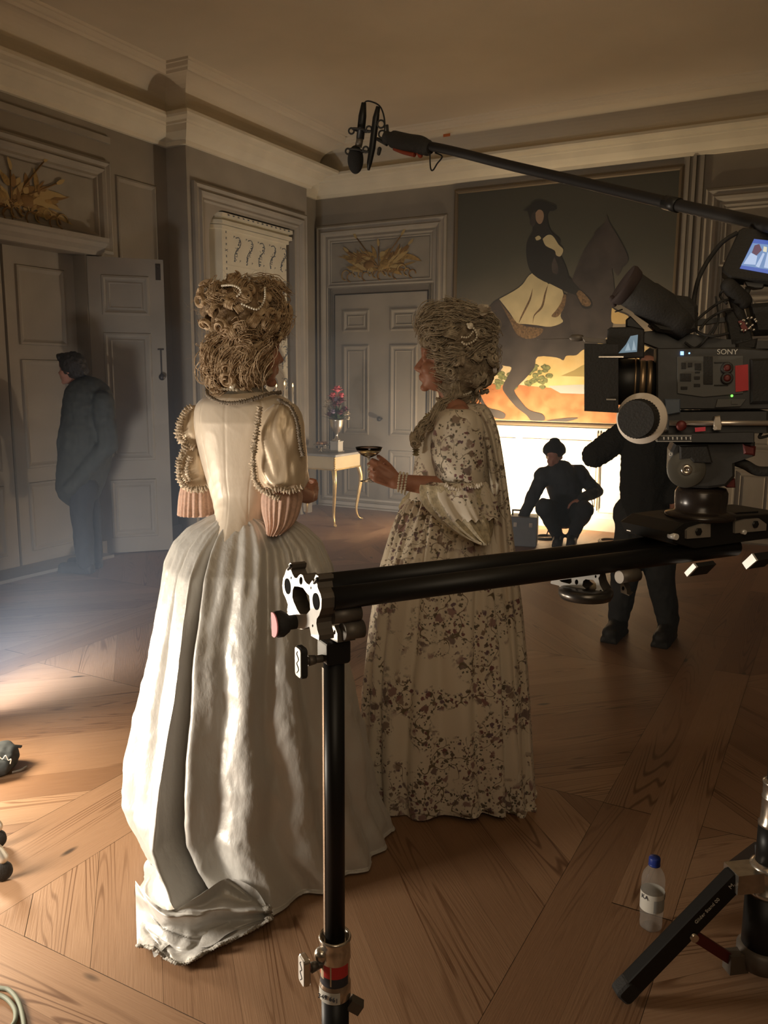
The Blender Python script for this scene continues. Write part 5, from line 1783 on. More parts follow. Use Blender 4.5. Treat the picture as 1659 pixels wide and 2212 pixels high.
def wig2():
    rnd = random.Random(31)
    cs = [(Q(990, 728, D2), (0.118, 0.10, 0.10)), (Q(1005, 790, D2), (0.095, 0.092, 0.10)), (Q(962, 705, D2), (0.075, 0.085, 0.065)), (Q(1030, 745, D2), (0.05, 0.07, 0.09)), (Q(985, 840, D2 - 0.01), (0.055, 0.06, 0.07))]
    mb = MB()
    for c, r in cs:
        mb.ell(c, r, 24, 16)
    mb.ell(Q(1042, 815, D2), (0.036, 0.05, 0.042), 16, 12); mb.ell(Q(1048, 780, D2), (0.028, 0.045, 0.03), 16, 12)
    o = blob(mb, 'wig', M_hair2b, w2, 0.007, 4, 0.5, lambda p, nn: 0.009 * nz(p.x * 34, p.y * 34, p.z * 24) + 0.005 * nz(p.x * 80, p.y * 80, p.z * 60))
    mb = MB()
    face = H2 + f2 * 0.105 - VZ * 0.035
    for (c, r), cnt in zip(cs, (64, 40, 30, 22, 18)):
        for k in range(cnt):
            th, ph = rnd.uniform(-PI, 0.5), math.acos(rnd.uniform(-0.8, 0.97))
            d = R0 * (math.sin(ph) * math.cos(th)) + F0 * (math.sin(ph) * math.sin(th)) + VZ * math.cos(ph)
            p = Vector(c) + R0 * (d.dot(R0) * r[0]) + F0 * (d.dot(F0) * r[1]) + VZ * (d.z * r[2])
            if (p - face).length < 0.088:
                continue
            up = p.z > Q(990, 706, D2).z
            if up or rnd.random() < 0.22:
                L = rnd.uniform(0.07, 0.13)
                t2 = (-f2 * 0.9 + VZ * 0.35 + R0 * rnd.uniform(-0.2, 0.2)); t2 = (t2 - d * t2.dot(d)).normalized(); s2 = d.cross(t2)
                wave(mb, rnd, [p - t2 * L * 0.5, p - t2 * L * 0.15 + s2 * 0.012 + d * 0.010, p + t2 * L * 0.2 - s2 * 0.010 + d * 0.008, p + t2 * L * 0.5], 0.022, 26, 0.0009, 0.004, 1.4)
            else:
                lock(mb, rnd, p, d, VZ * rnd.uniform(-1, 1) + R0 * rnd.uniform(-1, 1), rnd.uniform(0.017, 0.031), rnd.uniform(0.8, 1.5), 0.0010, 24, 0.006)
    # rolls at the nape
    for x, y, R in ((1040, 800, 0.026), (1048, 822, 0.026), (1028, 826, 0.024), (1050, 775, 0.022), (1035, 755, 0.022)):
        for dd in (-0.045, 0.0):
            lock(mb, rnd, Q(x, y, D2 + dd), R0 - F0 * 0.5, VZ, R, 1.6, 0.0013, 22, 0.0)
    # the long curl brought forward over the shoulder
    pth = [Q(985, 835, 2.81), Q(965, 868, 2.79), Q(940, 895, 2.77), Q(918, 922, 2.78), Q(902, 945, 2.79), Q(898, 960, 2.79)]
    for k in range(3):
        wave(mb, rnd, pth, 0.02, 16, 0.0014, 0.008, 3.0)
    for x, y in ((893, 946), (905, 935), (898, 958)):
        lock(mb, rnd, Q(x, y, 2.785), -F0 - R0 * 0.4, VZ, 0.021, 1.6, 0.0014, 16, 0.0)
    # small fringe curls along the forehead
    for x, y in ((916, 728), (914, 742), (920, 716), (928, 700)):
        lock(mb, rnd, Q(x, y, D2 - 0.02), f2, VZ, 0.014, 1.5, 0.0012, 12, 0.0)
    frizz(mb, rnd, cs, 1400, 0.032, 0.0003)
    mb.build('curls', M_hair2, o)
    mb = MB()
    pearls(mb, [Q(1010, 700, D2 - 0.128), Q(1026, 712, D2 - 0.122), Q(1030, 728, D2 - 0.12), Q(1022, 738, D2 - 0.125), Q(1006, 744, D2 - 0.128), Q(996, 736, D2 - 0.13)], 0.004)
    pearls(mb, [Q(998, 728, D2 - 0.132), Q(1012, 728, D2 - 0.13), Q(1022, 716, D2 - 0.128)], 0.0035)
    mb.ell(Q(1016, 704, D2 - 0.13), (0.011, 0.009, 0.011), 10, 8)
    mb.build('pearl_strand', M_pearl, o)
    mb = MB()
    c = Q(1044, 678, D2 - 0.085)
    for k in range(16):
        a, e = rnd.uniform(0, 6.28), rnd.uniform(-0.6, 1.2)
        d = Vector((math.cos(a) * math.cos(e), math.sin(a) * math.cos(e), math.sin(e)))
        u, v = frame_of(d)
        mb.add([c, c + d * 0.018 + u * 0.014, c + d * 0.034 + u * 0.008 + v * 0.004, c + d * 0.036 - u * 0.006 - v * 0.003, c + d * 0.018 - u * 0.014], [(0, 1, 2, 3, 4)])
    mb.ell(c, 0.014, 10, 8)
    mb.build('hair_flower', mat('white_silk_petal', (0.72, 0.64, 0.52), 0.7, sheen=0.3), o)


wig2()

# ---- the coupe glass in her hand
M_glass = mat('clear_glass', (1, 1, 1), 0.02, trans=1.0, ior=1.45)
M_wine = mat('pale_wine', (0.85, 0.72, 0.42), 0.02, trans=1.0, ior=1.34)
gd = DW + 0.034
top, foot = Q(797, 966, gd), Q(792, 1040, gd)
gx = thing('coupe_glass', (top.x, top.y, foot.z), 'shallow coupe glass of pale wine held up by the woman in the flowered gown', 'glass')
H = top.z - foot.z
bs = Vector((top.x, top.y, foot.z))
mb = MB()
mb.lathe([(0.001, 0), (0.030, 0.0005), (0.030, 0.002), (0.008, 0.006), (0.0032, 0.012), (0.0028, H - 0.040), (0.006, H - 0.035), (0.026, H - 0.026), (0.041, H - 0.012), (0.0455, H), (0.0445, H), (0.040, H - 0.012), (0.025, H - 0.0245), (0.001, H - 0.032)], bs, n=40, caps=False)
mb.build('bowl_and_stem', M_glass, gx)
mb = MB()
mb.lathe([(0.001, H - 0.0318), (0.0245, H - 0.0242), (0.0385, H - 0.0125), (0.0395, H - 0.0095), (0.001, H - 0.0095)], bs, n=40, caps=False)
mb.build('wine', M_wine, gx)

# ================================================================== film gear: slider, stands
from mathutils.geometry import tessellate_polygon
M_black = mat('black_anodised_metal', (0.018, 0.017, 0.016), 0.42, 0.3, spec=0.4)
M_rub = mat('black_rubber', (0.022, 0.020, 0.018), 0.75, bump=0.2, bscale=200)
M_alu = mat('machined_aluminium', (0.80, 0.77, 0.72), 0.36, 0.2, var=0.04, scale=60)
M_hole_shade = mat('hole_shade_black', (0.004, 0.004, 0.004), 0.9, spec=0.1)  # near-black colour for the shade inside open bracket holes
M_edge = mat('dull_bronze_metal', (0.13, 0.11, 0.09), 0.5, 0.4)
M_chrome = mat('scuffed_chrome', (0.62, 0.56, 0.48), 0.22, 0.9, var=0.15, scale=40)
M_red = mat('red_sticker', (0.55, 0.04, 0.04), 0.5)
M_redm = mat('dark_red_metal', (0.12, 0.02, 0.016), 0.45, 0.3)
M_pink = mat('pink_tape', (0.85, 0.30, 0.36), 0.6)
M_label = mat('white_label', (0.62, 0.60, 0.54), 0.55)
M_ink = mat('label_ink', (0.04, 0.04, 0.05), 0.6)
M_wht = mat('white_print', (0.65, 0.62, 0.56), 0.6)
SXV = (R0 * 0.888 + F0 * 0.46).normalized()
SYV = (F0 * 0.888 - R0 * 0.46).normalized()
fl0 = EYEP + ray(721, 1293) * 1.40                  # left end of the near rail
fr0 = EYEP + ray(1450, 1199) * 1.76
SLX = fr0 - fl0
SXV = SLX.normalized()
SYV = Vector((-SXV.y, SXV.x, 0)).normalized()
SZV = SXV.cross(SYV)
RAILGAP = 0.098
SC = fl0 + SYV * (RAILGAP / 2)


def SP(px, py, s):
    return onplane(px, py, SC + SXV * s, SXV)


def plate(mb, outer, holes, ext, mi=0, mside=0):
    loops = [[Vector(p) for p in outer]] + [[Vector(p) for p in h] for h in holes]
    flat_ = [p for l in loops for p in l]
    tri = tessellate_polygon(loops)
    o = len(mb.v); n = len(flat_)
    ext = Vector(ext)
    mb.v += flat_ + [p + ext for p in flat_]
    for t in tri:
        mb.face([o + i for i in t], mi, False); mb.face([o + n + i for i in t][::-1], mside, False)
    k = o
    for l in loops:
        m = len(l)
        for i in range(m):
            a, b = k + i, k + (i + 1) % m
            mb.face((a, b, b + n, a + n), mside, False)
        k += m
    return mb


def circ(c, X, Y, r, n=20):
    return [Vector(c) + X * (r * math.cos(2 * PI * i / n)) + Y * (r * math.sin(2 * PI * i / n)) for i in range(n)]


sl = thing('camera_slider', (SC.x, SC.y, SC.z), 'long black twin-tube camera slider crossing in front of both women', 'slider')
LEN = 0.98
for off in (0.0, RAILGAP):
    mb = MB(); mb.cyl(fl0 + SYV * off - SXV * 0.004, fl0 + SYV * off + SXV * LEN, 0.0198, n=36)
    mb.build('rail_tube', M_black, sl)


def C6(x, y):
    return 560 + x / 6.38, 1180 + y / 6.38


S0 = -0.028
out_ = [(355, 380), (375, 310), (392, 318), (408, 296), (404, 255), (426, 226), (454, 250), (450, 300), (438, 330), (460, 390), (490, 438), (520, 442), (545, 402), (572, 384), (600, 400), (622, 470), (652, 512), (690, 532), (714, 495), (732, 468), (748, 506), (768, 490), (758, 440), (780, 390), (812, 410), (816, 460), (796, 500), (806, 575), (842, 655), (858, 725), (855, 860), (824, 955), (792, 1000), (786, 1060), (800, 1150), (824, 1232), (822, 1296), (716, 1236), (702, 1160), (690, 1108), (585, 1148), (470, 1120), (380, 960), (392, 905), (385, 880), (396, 805), (372, 732), (332, 642), (318, 542), (330, 440)]
cut = [(482, 550), (545, 556), (602, 572), (650, 640), (690, 682), (700, 800), (702, 878), (655, 935), (560, 936), (520, 870), (472, 762), (455, 700), (460, 600)]
ell_ = lambda cx_, cy_, rx, ry, n=18: [(cx_ + rx * math.cos(2 * PI * i / n), cy_ + ry * math.sin(2 * PI * i / n)) for i in range(n)]
holes = [cut, ell_(575, 475, 24, 56, 16), ell_(440, 436, 9, 22, 8), ell_(712, 574, 9, 22, 8), ell_(736, 1096, 10, 21, 8)]
mb = MB()
plate(mb, [SP(*C6(*p), S0) for p in out_], [[SP(*C6(*p), S0) for p in h] for h in holes], SXV * 0.028, 0, 1)
mb.build('end_bracket', [M_alu, M_edge], sl)
for cx_, cy_, rx, ry in ((385, 553, 40, 106), (778, 762, 46, 114)):
    mb = MB()
    ring_o, ring_i = ell_(cx_, cy_, rx, ry, 24), ell_(cx_, cy_, rx * 0.05, ry * 0.05, 24)
    c0, e1 = SP(*C6(cx_, cy_), S0 - 0.001), SP(*C6(cx_, cy_ + ry), S0 - 0.001)
    mb.cyl(c0, c0 + SXV * 0.002, (e1 - c0).length, n=28)
    mb.build('rail_hole_shade', M_hole_shade, sl)  # black disc stands in for the shaded depth of a rail hole
for (x0, y0, x1, y1) in ((398, 318, 436, 262), (760, 505, 800, 445)):
    mb = MB()
    mb.capsule(SP(*C6(x0, y0), S0 - 0.003), SP(*C6(x1, y1), S0 - 0.003), 0.0028, 0.0028, 8)
    mb.build('latch_pin', M_black, sl)
kc = SP(*C6(500, 1040), S0)
mb = MB(); mb.lathe([(0.013, 0), (0.013, 0.012), (0.018, 0.016), (0.024, 0.026), (0.024, 0.036), (0.020, 0.041), (0.015, 0.041), (0.013, 0.036), (0.001, 0.036)], kc, -SXV, 30)
kn = mb.build('clamp_knob', M_rub, sl)
mb = MB(); mb.prism([kc - SXV * 0.041 + SYV * (0.022 * math.cos(a)) + SZV * (0.0225 * math.sin(a)) for a in [1.15 + 0.24 * i for i in range(17)]], -SXV * 0.0022)
mb.build('tape', M_pink, kn)
# lower bracket half and cups under the rails
mb = MB()
pl = [(985, 1190), (1000, 1090), (1035, 1095), (1075, 1200), (1080, 1330), (980, 1275)]
plate(mb, [SP(*C6(*p), 0.012) for p in pl], [[SP(*C6(*p), 0.012) for p in ell_(1040, 1185, 12, 33, 10)], [SP(*C6(*p), 0.012) for p in ell_(1013, 1222, 10, 20, 8)]], SXV * 0.034, 0, 1)
mb.build('lower_bracket', [M_alu, M_edge], sl)
mb = MB()
c = SP(*C6(1000, 960), 0.0)
mb.cyl(c, c + SXV * 0.052, 0.0145, n=20); mb.cyl(c - SZV * 0.03 + SXV * 0.02, c - SZV * 0.03 + SXV * 0.058, 0.016, n=20)
mb.build('cross_tube', M_edge, sl)


# carriage on the rails, under the camera head
def SF(px, py, y=0.0):
    """the vertical plane along the near rail, pushed y away"""
    return onplane(px, py, fl0 + SYV * y, SYV)


mb = MB()
top = [SF(x, y, -0.024) for x, y in ((1448, 1150), (1475, 1130), (1600, 1114), (1700, 1108), (1700, 1158), (1500, 1186), (1458, 1174))]
mb.prism(top, SYV * (RAILGAP + 0.05), bev=0.004)
mb.prism([SF(x, y, 0.0) for x, y in ((1470, 1134), (1500, 1120), (1600, 1106), (1640, 1104), (1640, 1116), (1480, 1136))], SYV * RAILGAP, bev=0.003)
mb.build('carriage', M_black, sl)
for yo_, poly, hole, bolt in ((0.10, [(1362, 1126), (1388, 1130), (1396, 1140), (1380, 1152), (1362, 1148)], None, (1374, 1143, 0.0075)),
                         (-0.030, [(1484, 1146), (1492, 1140), (1520, 1131), (1535, 1132), (1535, 1160), (1484, 1164)], (1511, 1149), (1462, 1160, 0.0065)),
                         (-0.030, [(1588, 1128), (1612, 1122), (1640, 1120), (1656, 1132), (1655, 1146), (1588, 1152)], (1634, 1133), (1610, 1150, 0.005))):
    mb = MB(); mb.prism([SF(x, y, yo_) for x, y in poly], SYV * 0.012)
    cl = mb.build('carriage_clamp', mat('dim_aluminium', (0.42, 0.38, 0.33), 0.4, 0.6), sl)
    mb = MB(); c = SF(bolt[0], bolt[1], yo_ - 0.004); mb.cyl(c, c + SYV * 0.02, bolt[2], n=20)
    mb.build('bolt', M_alu, cl)
    if hole:
        mb = MB(); c = SF(hole[0], hole[1], -0.034); mb.cyl(c, c + SYV * 0.02, 0.0085, n=6)
        mb.build('hex_bolt', M_black, cl)
for (x0, y0), (x1, y1), (x2, y2), (x3, y3) in (((1478, 1237), (1497, 1217), (1504, 1225), (1484, 1246)), ((1603, 1216), (1624, 1196), (1634, 1211), (1612, 1230))):
    s_ = (onplane(x1, y1, fl0 - SYV * 0.01, SYV) - fl0).dot(SXV)
    mb = MB()
    pl = [SP(x, y, s_) for x, y in ((x0, y0), (x1, y1), (x2, y2), (x3, y3))]
    mb.prism(pl, SXV * 0.006)
    jaw = mb.build('clamp_jaw', M_alu, sl)
    mb = MB(); mb.prism([p + SXV * 0.0065 for p in pl], SXV * 0.055); mb.build('jaw_block', M_rub, jaw)
# the middle mounting plate and cup under the rails
C7 = lambda x, y: (1180 + x / 5.53, 1050 + y / 5.53)
mo = (onplane(1290, 1270, fl0 - SYV * 0.0, SYV) - fl0).dot(SXV)
pl = [(50, 1150), (60, 1128), (140, 1118), (340, 1090), (640, 1055), (640, 1070), (622, 1100), (640, 1180), (690, 1270), (700, 1345), (640, 1330), (500, 1280), (240, 1215), (55, 1165)]
hs = [[(155, 1125), (300, 1105), (305, 1150), (280, 1170), (180, 1145)], ell_(362, 1147, 21, 32, 12), ell_(590, 1080, 12, 18, 10), ell_(650, 1262, 17, 25, 10), ell_(618, 1283, 10, 15, 8), [(440, 1135), (470, 1112), (500, 1118), (560, 1120), (592, 1160), (600, 1220), (575, 1260), (540, 1245), (470, 1225), (430, 1190)]]
nb_ = (SXV * 0.86 + SYV * 0.52).normalized()
pc = SC + SXV * mo
mb = MB()
plate(mb, [onplane(*C7(*p), pc, nb_) for p in pl], [[onplane(*C7(*p), pc, nb_) for p in h] for h in hs], nb_ * 0.05, 0, 1)
mb.build('mount_plate', [M_alu, M_edge], sl)
mb = MB()
c = onplane(*C7(470, 1290), pc + nb_ * 0.01, nb_)
mb.lathe([(0.03, -0.012), (0.052, -0.008), (0.056, 0.0), (0.056, 0.010), (0.048, 0.014), (0.001, 0.014)], c, VZ, 36)
mb.build('mount_cup', mat('dark_steel_cup', (0.10, 0.09, 0.08), 0.3, 0.8), sl)
mb = MB()
pl = [(800, 1040), (850, 1022), (895, 1030), (885, 1090), (960, 1240), (965, 1290), (990, 1300), (990, 1312), (890, 1270), (880, 1130)]
plate(mb, [onplane(*C7(*p), pc + SXV * 0.05, nb_) for p in pl], [[onplane(*C7(*p), pc + SXV * 0.05, nb_) for p in ell_(854, 1045, 11, 16, 8)], [onplane(*C7(*p), pc + SXV * 0.05, nb_) for p in ell_(918, 1222, 17, 26, 10)]], nb_ * 0.03, 0, 1)
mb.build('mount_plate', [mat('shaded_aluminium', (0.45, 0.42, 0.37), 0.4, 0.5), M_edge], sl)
mb = MB()
c = onplane(*C7(960, 1075), pc + SXV * 0.05, SXV); mb.cyl(c - SXV * 0.02, c + SXV * 0.03, 0.013, n=20)
mb.build('cross_tube', M_edge, sl)

# ---- the stand under the left end
pz = SC + SXV * 0.022
dS = pz.dot(F0)
zpx = lambda py, d=dS: Q(705, py, d).z
ls = thing('slider_stand', (pz.x, pz.y, 0), 'tall black telescopic stand holding up the left end of the slider', 'stand')
B = Vector((pz.x, pz.y, 0))
mb = MB(); mb.rbox(B + VZ * ((zpx(1378) + zpx(1428)) / 2), (0.046, 0.046, zpx(1378) - zpx(1428)), 0.006, SXV, SYV, VZ)
mb.build('receiver', M_black, ls)
mb = MB(); mb.cyl(B + VZ * zpx(2040), B + VZ * zpx(1420), 0.0188, n=32); mb.build('upper_tube', M_black, ls)
mb = MB()
mb.box(B - SXV * 0.0185 + SYV * 0.004 + VZ * ((zpx(2015) + zpx(1440)) / 2), (0.003, 0.007, zpx(1440) - zpx(2015)), SXV, SYV, VZ)
mb.build('tube_rail', M_chrome, ls)
z0, z1 = zpx(2150), zpx(2018)
mb = MB()
mb.lathe([(0.0205, z1 - 0.012), (0.026, z1 - 0.004), (0.029, z1), (0.031, z1 - 0.006), (0.0275, z1 - 0.014), (0.029, z1 - 0.022), (0.030, z1 - 0.045), (0.028, z1 - 0.050), (0.0275, z0 + 0.035), (0.030, z0 + 0.03), (0.030, z0 + 0.004), (0.027, z0)], B, VZ, 40)
mb.ell(B - SXV * 0.028 + VZ * (z1 - 0.032), (0.014, 0.014, 0.014), 14, 10)
mb.build('collar', M_chrome, ls)


def wrap(mb, c, r, a0, a1, za, zb, n=14):
    """a label wrapped round a tube; angles from the camera-right, turning towards the camera"""
    rg = []
    for i in range(n + 1):
        a = a0 + (a1 - a0) * i / n
        d = R0 * math.cos(a) - F0 * math.sin(a)
        rg.append([Vector(c) + d * r + VZ * za, Vector(c) + d * r + VZ * zb])
    mb.rings(rg, 0, False, False)


mb = MB(); wrap(mb, B, 0.0285, 0.5, 2.9, z0 + 0.055, z0 + 0.082); mb.build('sticker', M_red, ls)
mb = MB(); wrap(mb, B, 0.0285, 0.5, 2.9, z0 + 0.036, z0 + 0.055); mb.build('sticker', M_ink, ls)
mb = MB(); wrap(mb, B, 0.0285, 2.35, 2.75, z0 + 0.050, z0 + 0.080, 6); wrap(mb, B, 0.0287, 1.75, 1.85, z0 + 0.04, z0 + 0.080, 3); mb.build('sticker', mat('pale_sticker', (0.55, 0.42, 0.28), 0.6), ls)
mb = MB(); wrap(mb, B, 0.0306, 1.2, 2.95, z0 + 0.004, z0 + 0.028); mb.build('number_label', M_label, ls)
dl = (R0 * math.cos(1.95) - F0 * math.sin(1.95))
text_mesh('number_print', '349 661', 0.013, B + dl * 0.0312 + VZ * (z0 + 0.017), VZ.cross(dl), VZ, M_ink, ls)


def wing(cz, name, lit):
    c = B - SXV * 0.062 + VZ * cz
    mb = MB(); mb.rbox(c, (0.030, 0.012, 0.056), 0.007, SYV, SXV, VZ, 0)
    w_ = mb.build(name, M_rub if lit else M_chrome, ls)
    mb = MB(); mb.rbox(c - SXV * 0.0065, (0.026, 0.0015, 0.052), 0.006, SYV, SXV, VZ); mb.build('face', M_alu, w_)
    mb = MB()
    pth = []
    for i in range(25):
        t = i / 24
        pth.append(c - SXV * 0.0078 + VZ * (0.02 - 0.04 * t) + SYV * (0.004 * math.sin(t * 14) - 0.001))
    mb.tube(pth, 0.0007, 5); mb.build('emblem', M_ink, w_)
    mb = MB(); mb.cyl(c, B + VZ * cz, 0.007, n=14); mb.cyl(c + SXV * 0.012, c + SXV * 0.026, 0.010, 0.008, n=14); mb.build('screw', M_edge, w_)


wing(zpx(1418), 'wing_knob', True)
wing((z0 + z1) / 2 + 0.012, 'wing_knob', False)
mb = MB(); mb.cyl(B + VZ * 0.10, B + VZ * z0, 0.0262, n=32); mb.build('lower_tube', M_black, ls)
for k in range(3):
    a = 0.9 + k * 2.094
    d = SXV * math.cos(a) - SYV * math.sin(a)
    mb = MB(); mb.tube([B + VZ * 0.20 + d * 0.03, B + VZ * 0.012 + d * 0.29], 0.014, 12); mb.build('leg', M_black, ls)
mb = MB(); mb.box(B + R0 * 0.038 + VZ * 0.318, (0.026, 0.02, 0.022), (R0 + VZ * -0.6).normalized(), F0, (VZ + R0 * 0.6).normalized()); mb.build('side_lock', M_edge, ls)

# ---- heavy tripod stand on the right
dT = 1.87
tc = Q(1668, 1800, dT); T0 = Vector((tc.x, tc.y, 0))
zt = lambda py: Q(1668, py, dT).z
ts = thing('tripod_stand', T0, 'heavy black crank stand with spread legs at the right edge of the frame', 'stand')
mb = MB(); mb.cyl(T0 + VZ * zt(1780), T0 + VZ * (SC + SXV * 0.9).z, 0.022, n=28); mb.build('upper_tube', M_black, ts)
mb = MB()
a_, b_ = zt(1782), zt(1688)
mb.lathe([(0.022, b_ + 0.004), (0.031, b_), (0.031, b_ - 0.006), (0.029, b_ - 0.008), (0.029, b_ - 0.038), (0.031, b_ - 0.040), (0.029, b_ - 0.044), (0.030, a_ + 0.012), (0.034, a_ + 0.006), (0.034, a_), (0.025, a_ - 0.002)], T0, VZ, 36); mb.build('collar', M_chrome, ts)
mb = MB(); mb.cyl(T0 + VZ * zt(1872), T0 + VZ * (a_ + 0.002), 0.033, n=32); mb.build('middle_tube', M_black, ts)
mb = MB(); b_ = zt(1866); mb.lathe([(0.034, b_ + 0.008), (0.045, b_), (0.046, b_ - 0.015), (0.042, b_ - 0.055), (0.050, b_ - 0.06), (0.050, b_ - 0.075), (0.034, b_ - 0.078)], T0, VZ, 36)
fx = onfloor(1345, 2166)
ld_ = (fx - T0); ld_.z = 0; ld_ = ld_.normalized(); lw = VZ.cross(ld_)
mb.box(T0 + ld_ * 0.065 + VZ * (b_ - 0.028), (0.075, 0.062, 0.05), ld_, lw, VZ)
mb.build('leg_collar', M_chrome, ts)
mb = MB(); mb.cyl(T0 + VZ * 0.06, T0 + VZ * (b_ - 0.07), 0.050, n=36); mb.build('lower_column', M_black, ts)
mb = MB(); mb.lathe([(0.050, 0.115), (0.060, 0.105), (0.060, 0.085), (0.055, 0.06), (0.04, 0.05)], T0, VZ, 36); mb.build('base_collar', M_edge, ts)
for k, ang in enumerate((0.0, 2.2, -2.0)):
    d = Matrix.Rotation(ang, 3, 'Z') @ ld_; w_ = VZ.cross(d)
    p0 = T0 + d * 0.085 + VZ * (b_ - 0.018); p1 = T0 + d * ((fx - T0).length if k == 0 else 0.45) + VZ * 0.03
    ax_ = (p1 - p0).normalized(); up_ = ax_.cross(w_)
    mb = MB(); mb.rbox((p0 + p1) / 2, ((p1 - p0).length, 0.034, 0.046), 0.008, ax_, w_, up_)
    lg = mb.build('leg', M_black, ts)
    mb = MB(); mb.rbox(p1 - ax_ * 0.01, (0.05, 0.042, 0.05), 0.012, ax_, w_, up_); mb.build('rubber_foot', M_rub, lg)
    if k == 0:
        tx = -ax_ if (-ax_).dot(R0) > 0 else ax_
        fcn = w_ if w_.dot(F0) < 0 else -w_
        ty = fcn.cross(tx)
        text_mesh('maker_print', 'Glider Stand 00', 0.013, p0 + ax_ * 0.115 + fcn * 0.0176 + ty * 0.006, tx, ty, M_wht, lg)
        text_mesh('maker_mark', 'M.', 0.016, p0 + ax_ * 0.03 + fcn * 0.0176 + ty * 0.005, tx, ty, M_wht, lg)
    q0 = p0.lerp(p1, 0.46) - up_ * (0.02 if up_.z > 0 else -0.02); q1 = T0 + d * 0.075 + VZ * 0.075
    ax2 = (q1 - q0).normalized()
    mb = MB(); mb.rbox((q0 + q1) / 2, ((q1 - q0).length, 0.014, 0.026), 0.006, ax2, w_, ax2.cross(w_))
    st = mb.build('strut', M_redm, ts)
    mb = MB(); mb.cyl(q0 - w_ * 0.024, q0 + w_ * 0.024, 0.010, n=16); mb.build('pivot', M_chrome, st)
    mb = MB(); mb.box(T0 + d * 0.07 + VZ * 0.075, (0.05, 0.034, 0.05), d, w_, VZ); mb.build('strut_bracket', M_edge, st)

# ================================================================== the cinema camera
RXV = (R0 * 0.965 - F0 * 0.262).normalized(); RYV = Vector((-RXV.y, RXV.x, 0))
RO = Q(1500, 830, 1.80)
NYV = -RYV


def RP(px, py, y=0.0):
    return onplane(px, py, RO + RYV * y, RYV)


def rbar(mb, pts, y0, th, bev=0.003, mi=0):
    mb.prism([RP(x, y, y0) for x, y in pts], RYV * th, mi, bev)


MMP = (RP(1600, 830) - RP(1500, 830)).length / 100     # metres a pixel at the camera
M_cam = mat('dark_grey_camera_shell', (0.035, 0.033, 0.031), 0.5, var=0.1, scale=60)
M_panelc = mat('grey_camera_panel', (0.085, 0.082, 0.075), 0.55)
M_scr = mat('monitor_picture_blue', (0.02, 0.03, 0.08), 0.3, emit=(0.10, 0.20, 0.75), estr=0.55)
M_scr_l = mat('monitor_picture_pale', (0.02, 0.02, 0.03), 0.3, emit=(0.55, 0.68, 0.95), estr=0.8)
M_scr_m = mat('monitor_picture_mid', (0.02, 0.02, 0.03), 0.3, emit=(0.22, 0.38, 0.70), estr=0.7)
M_scr_d = mat('monitor_picture_dark', (0.02, 0.02, 0.03), 0.3, emit=(0.22, 0.10, 0.18), estr=0.5)
M_scr_y = mat('monitor_picture_cream', (0.02, 0.02, 0.03), 0.3, emit=(0.85, 0.80, 0.60), estr=0.8)
M_scr_c = mat('small_monitor_picture', (0.02, 0.02, 0.03), 0.3, emit=(0.22, 0.34, 0.42), estr=0.55)
M_scr_cl = mat('small_monitor_picture_pale', (0.02, 0.02, 0.03), 0.3, emit=(0.45, 0.58, 0.66), estr=0.6)
M_ledb = mat('blue_indicator', (0.02, 0.02, 0.03), 0.3, emit=(0.25, 0.5, 1.0), estr=2.5)
M_ledg = mat('green_indicator', (0.02, 0.02, 0.03), 0.3, emit=(0.2, 1.0, 0.1), estr=2.0)
M_bronze = mat('bronze_lens_ring', (0.36, 0.25, 0.15), 0.35, 0.8)
M_wring = mat('white_marking_disc', (0.75, 0.66, 0.56), 0.5)
M_rod = mat('steel_rod', (0.68, 0.60, 0.52), 0.28, 0.8)
cb = RP(1530, 950)
cc = thing('cinema_camera', cb, 'black cinema camera with matte box, viewfinder and follow focus on the fluid head', 'camera')
mb = MB(); rbar(mb, [(1418, 752), (1600, 750), (1672, 757), (1672, 884), (1560, 886), (1418, 884)], -0.06, 0.12, 0.004); mb.build('body', M_cam, cc)
mb = MB(); rbar(mb, [(1463, 770), (1606, 768), (1606, 850), (1520, 858), (1463, 850)], -0.064, 0.006, 0.001)
sp_ = mb.build('side_panel', M_panelc, cc)
mb = MB()
for x, y, w, h in ((1477, 790, 10, 13), (1491, 788, 9, 9), (1508, 792, 14, 14), (1481, 815, 24, 16), (1506, 816, 12, 6), (1506, 832, 13, 6), (1530, 800, 20, 60), (1478, 838, 14, 6), (1558, 783, 30, 2), (1558, 832, 30, 2), (1507, 804, 10, 3)):
    rbar(mb, [(x - w / 2, y - h / 2), (x + w / 2, y - h / 2), (x + w / 2, y + h / 2), (x - w / 2, y + h / 2)], -0.067, 0.004, 0.0005)
mb.build('button', M_rub, sp_)
for y in (795, 817):
    mb = MB(); c = RP(1570, y, -0.064); mb.lathe([(0.012, -0.002), (0.012, 0.006), (0.010, 0.008), (0.007, 0.008), (0.006, 0.004), (0.001, 0.004)], c, NYV, 24); xl = mb.build('audio_socket', M_cam, cc)
    mb = MB(); mb.lathe([(0.007, 0), (0.007, 0.0085), (0.003, 0.0085)], c, NYV, 16); mb.build('socket_ring', M_redm, xl)
mb = MB(); rbar(mb, [(1588, 790), (1616, 787), (1617, 843), (1589, 847)], -0.066, 0.003, 0); mb.build('red_tape', mat('red_cloth_tape', (0.50, 0.045, 0.05), 0.7), cc)
text_mesh('brand_plate', 'SONY', 0.0150, RP(1571, 760.5, -0.0615), RXV, VZ, M_wht, cc)
mb = MB(); rbar(mb, [(1470, 759), (1477, 759), (1477, 767), (1470, 767)], -0.064, 0.004, 0); mb.ell(RP(1489, 763, -0.061), 0.0018, 8, 6); mb.build('status_light', M_ledb, cc)
mb = MB(); mb.ell(RP(1581, 855, -0.061), 0.0026, 8, 6); mb.build('status_light', M_ledg, cc)
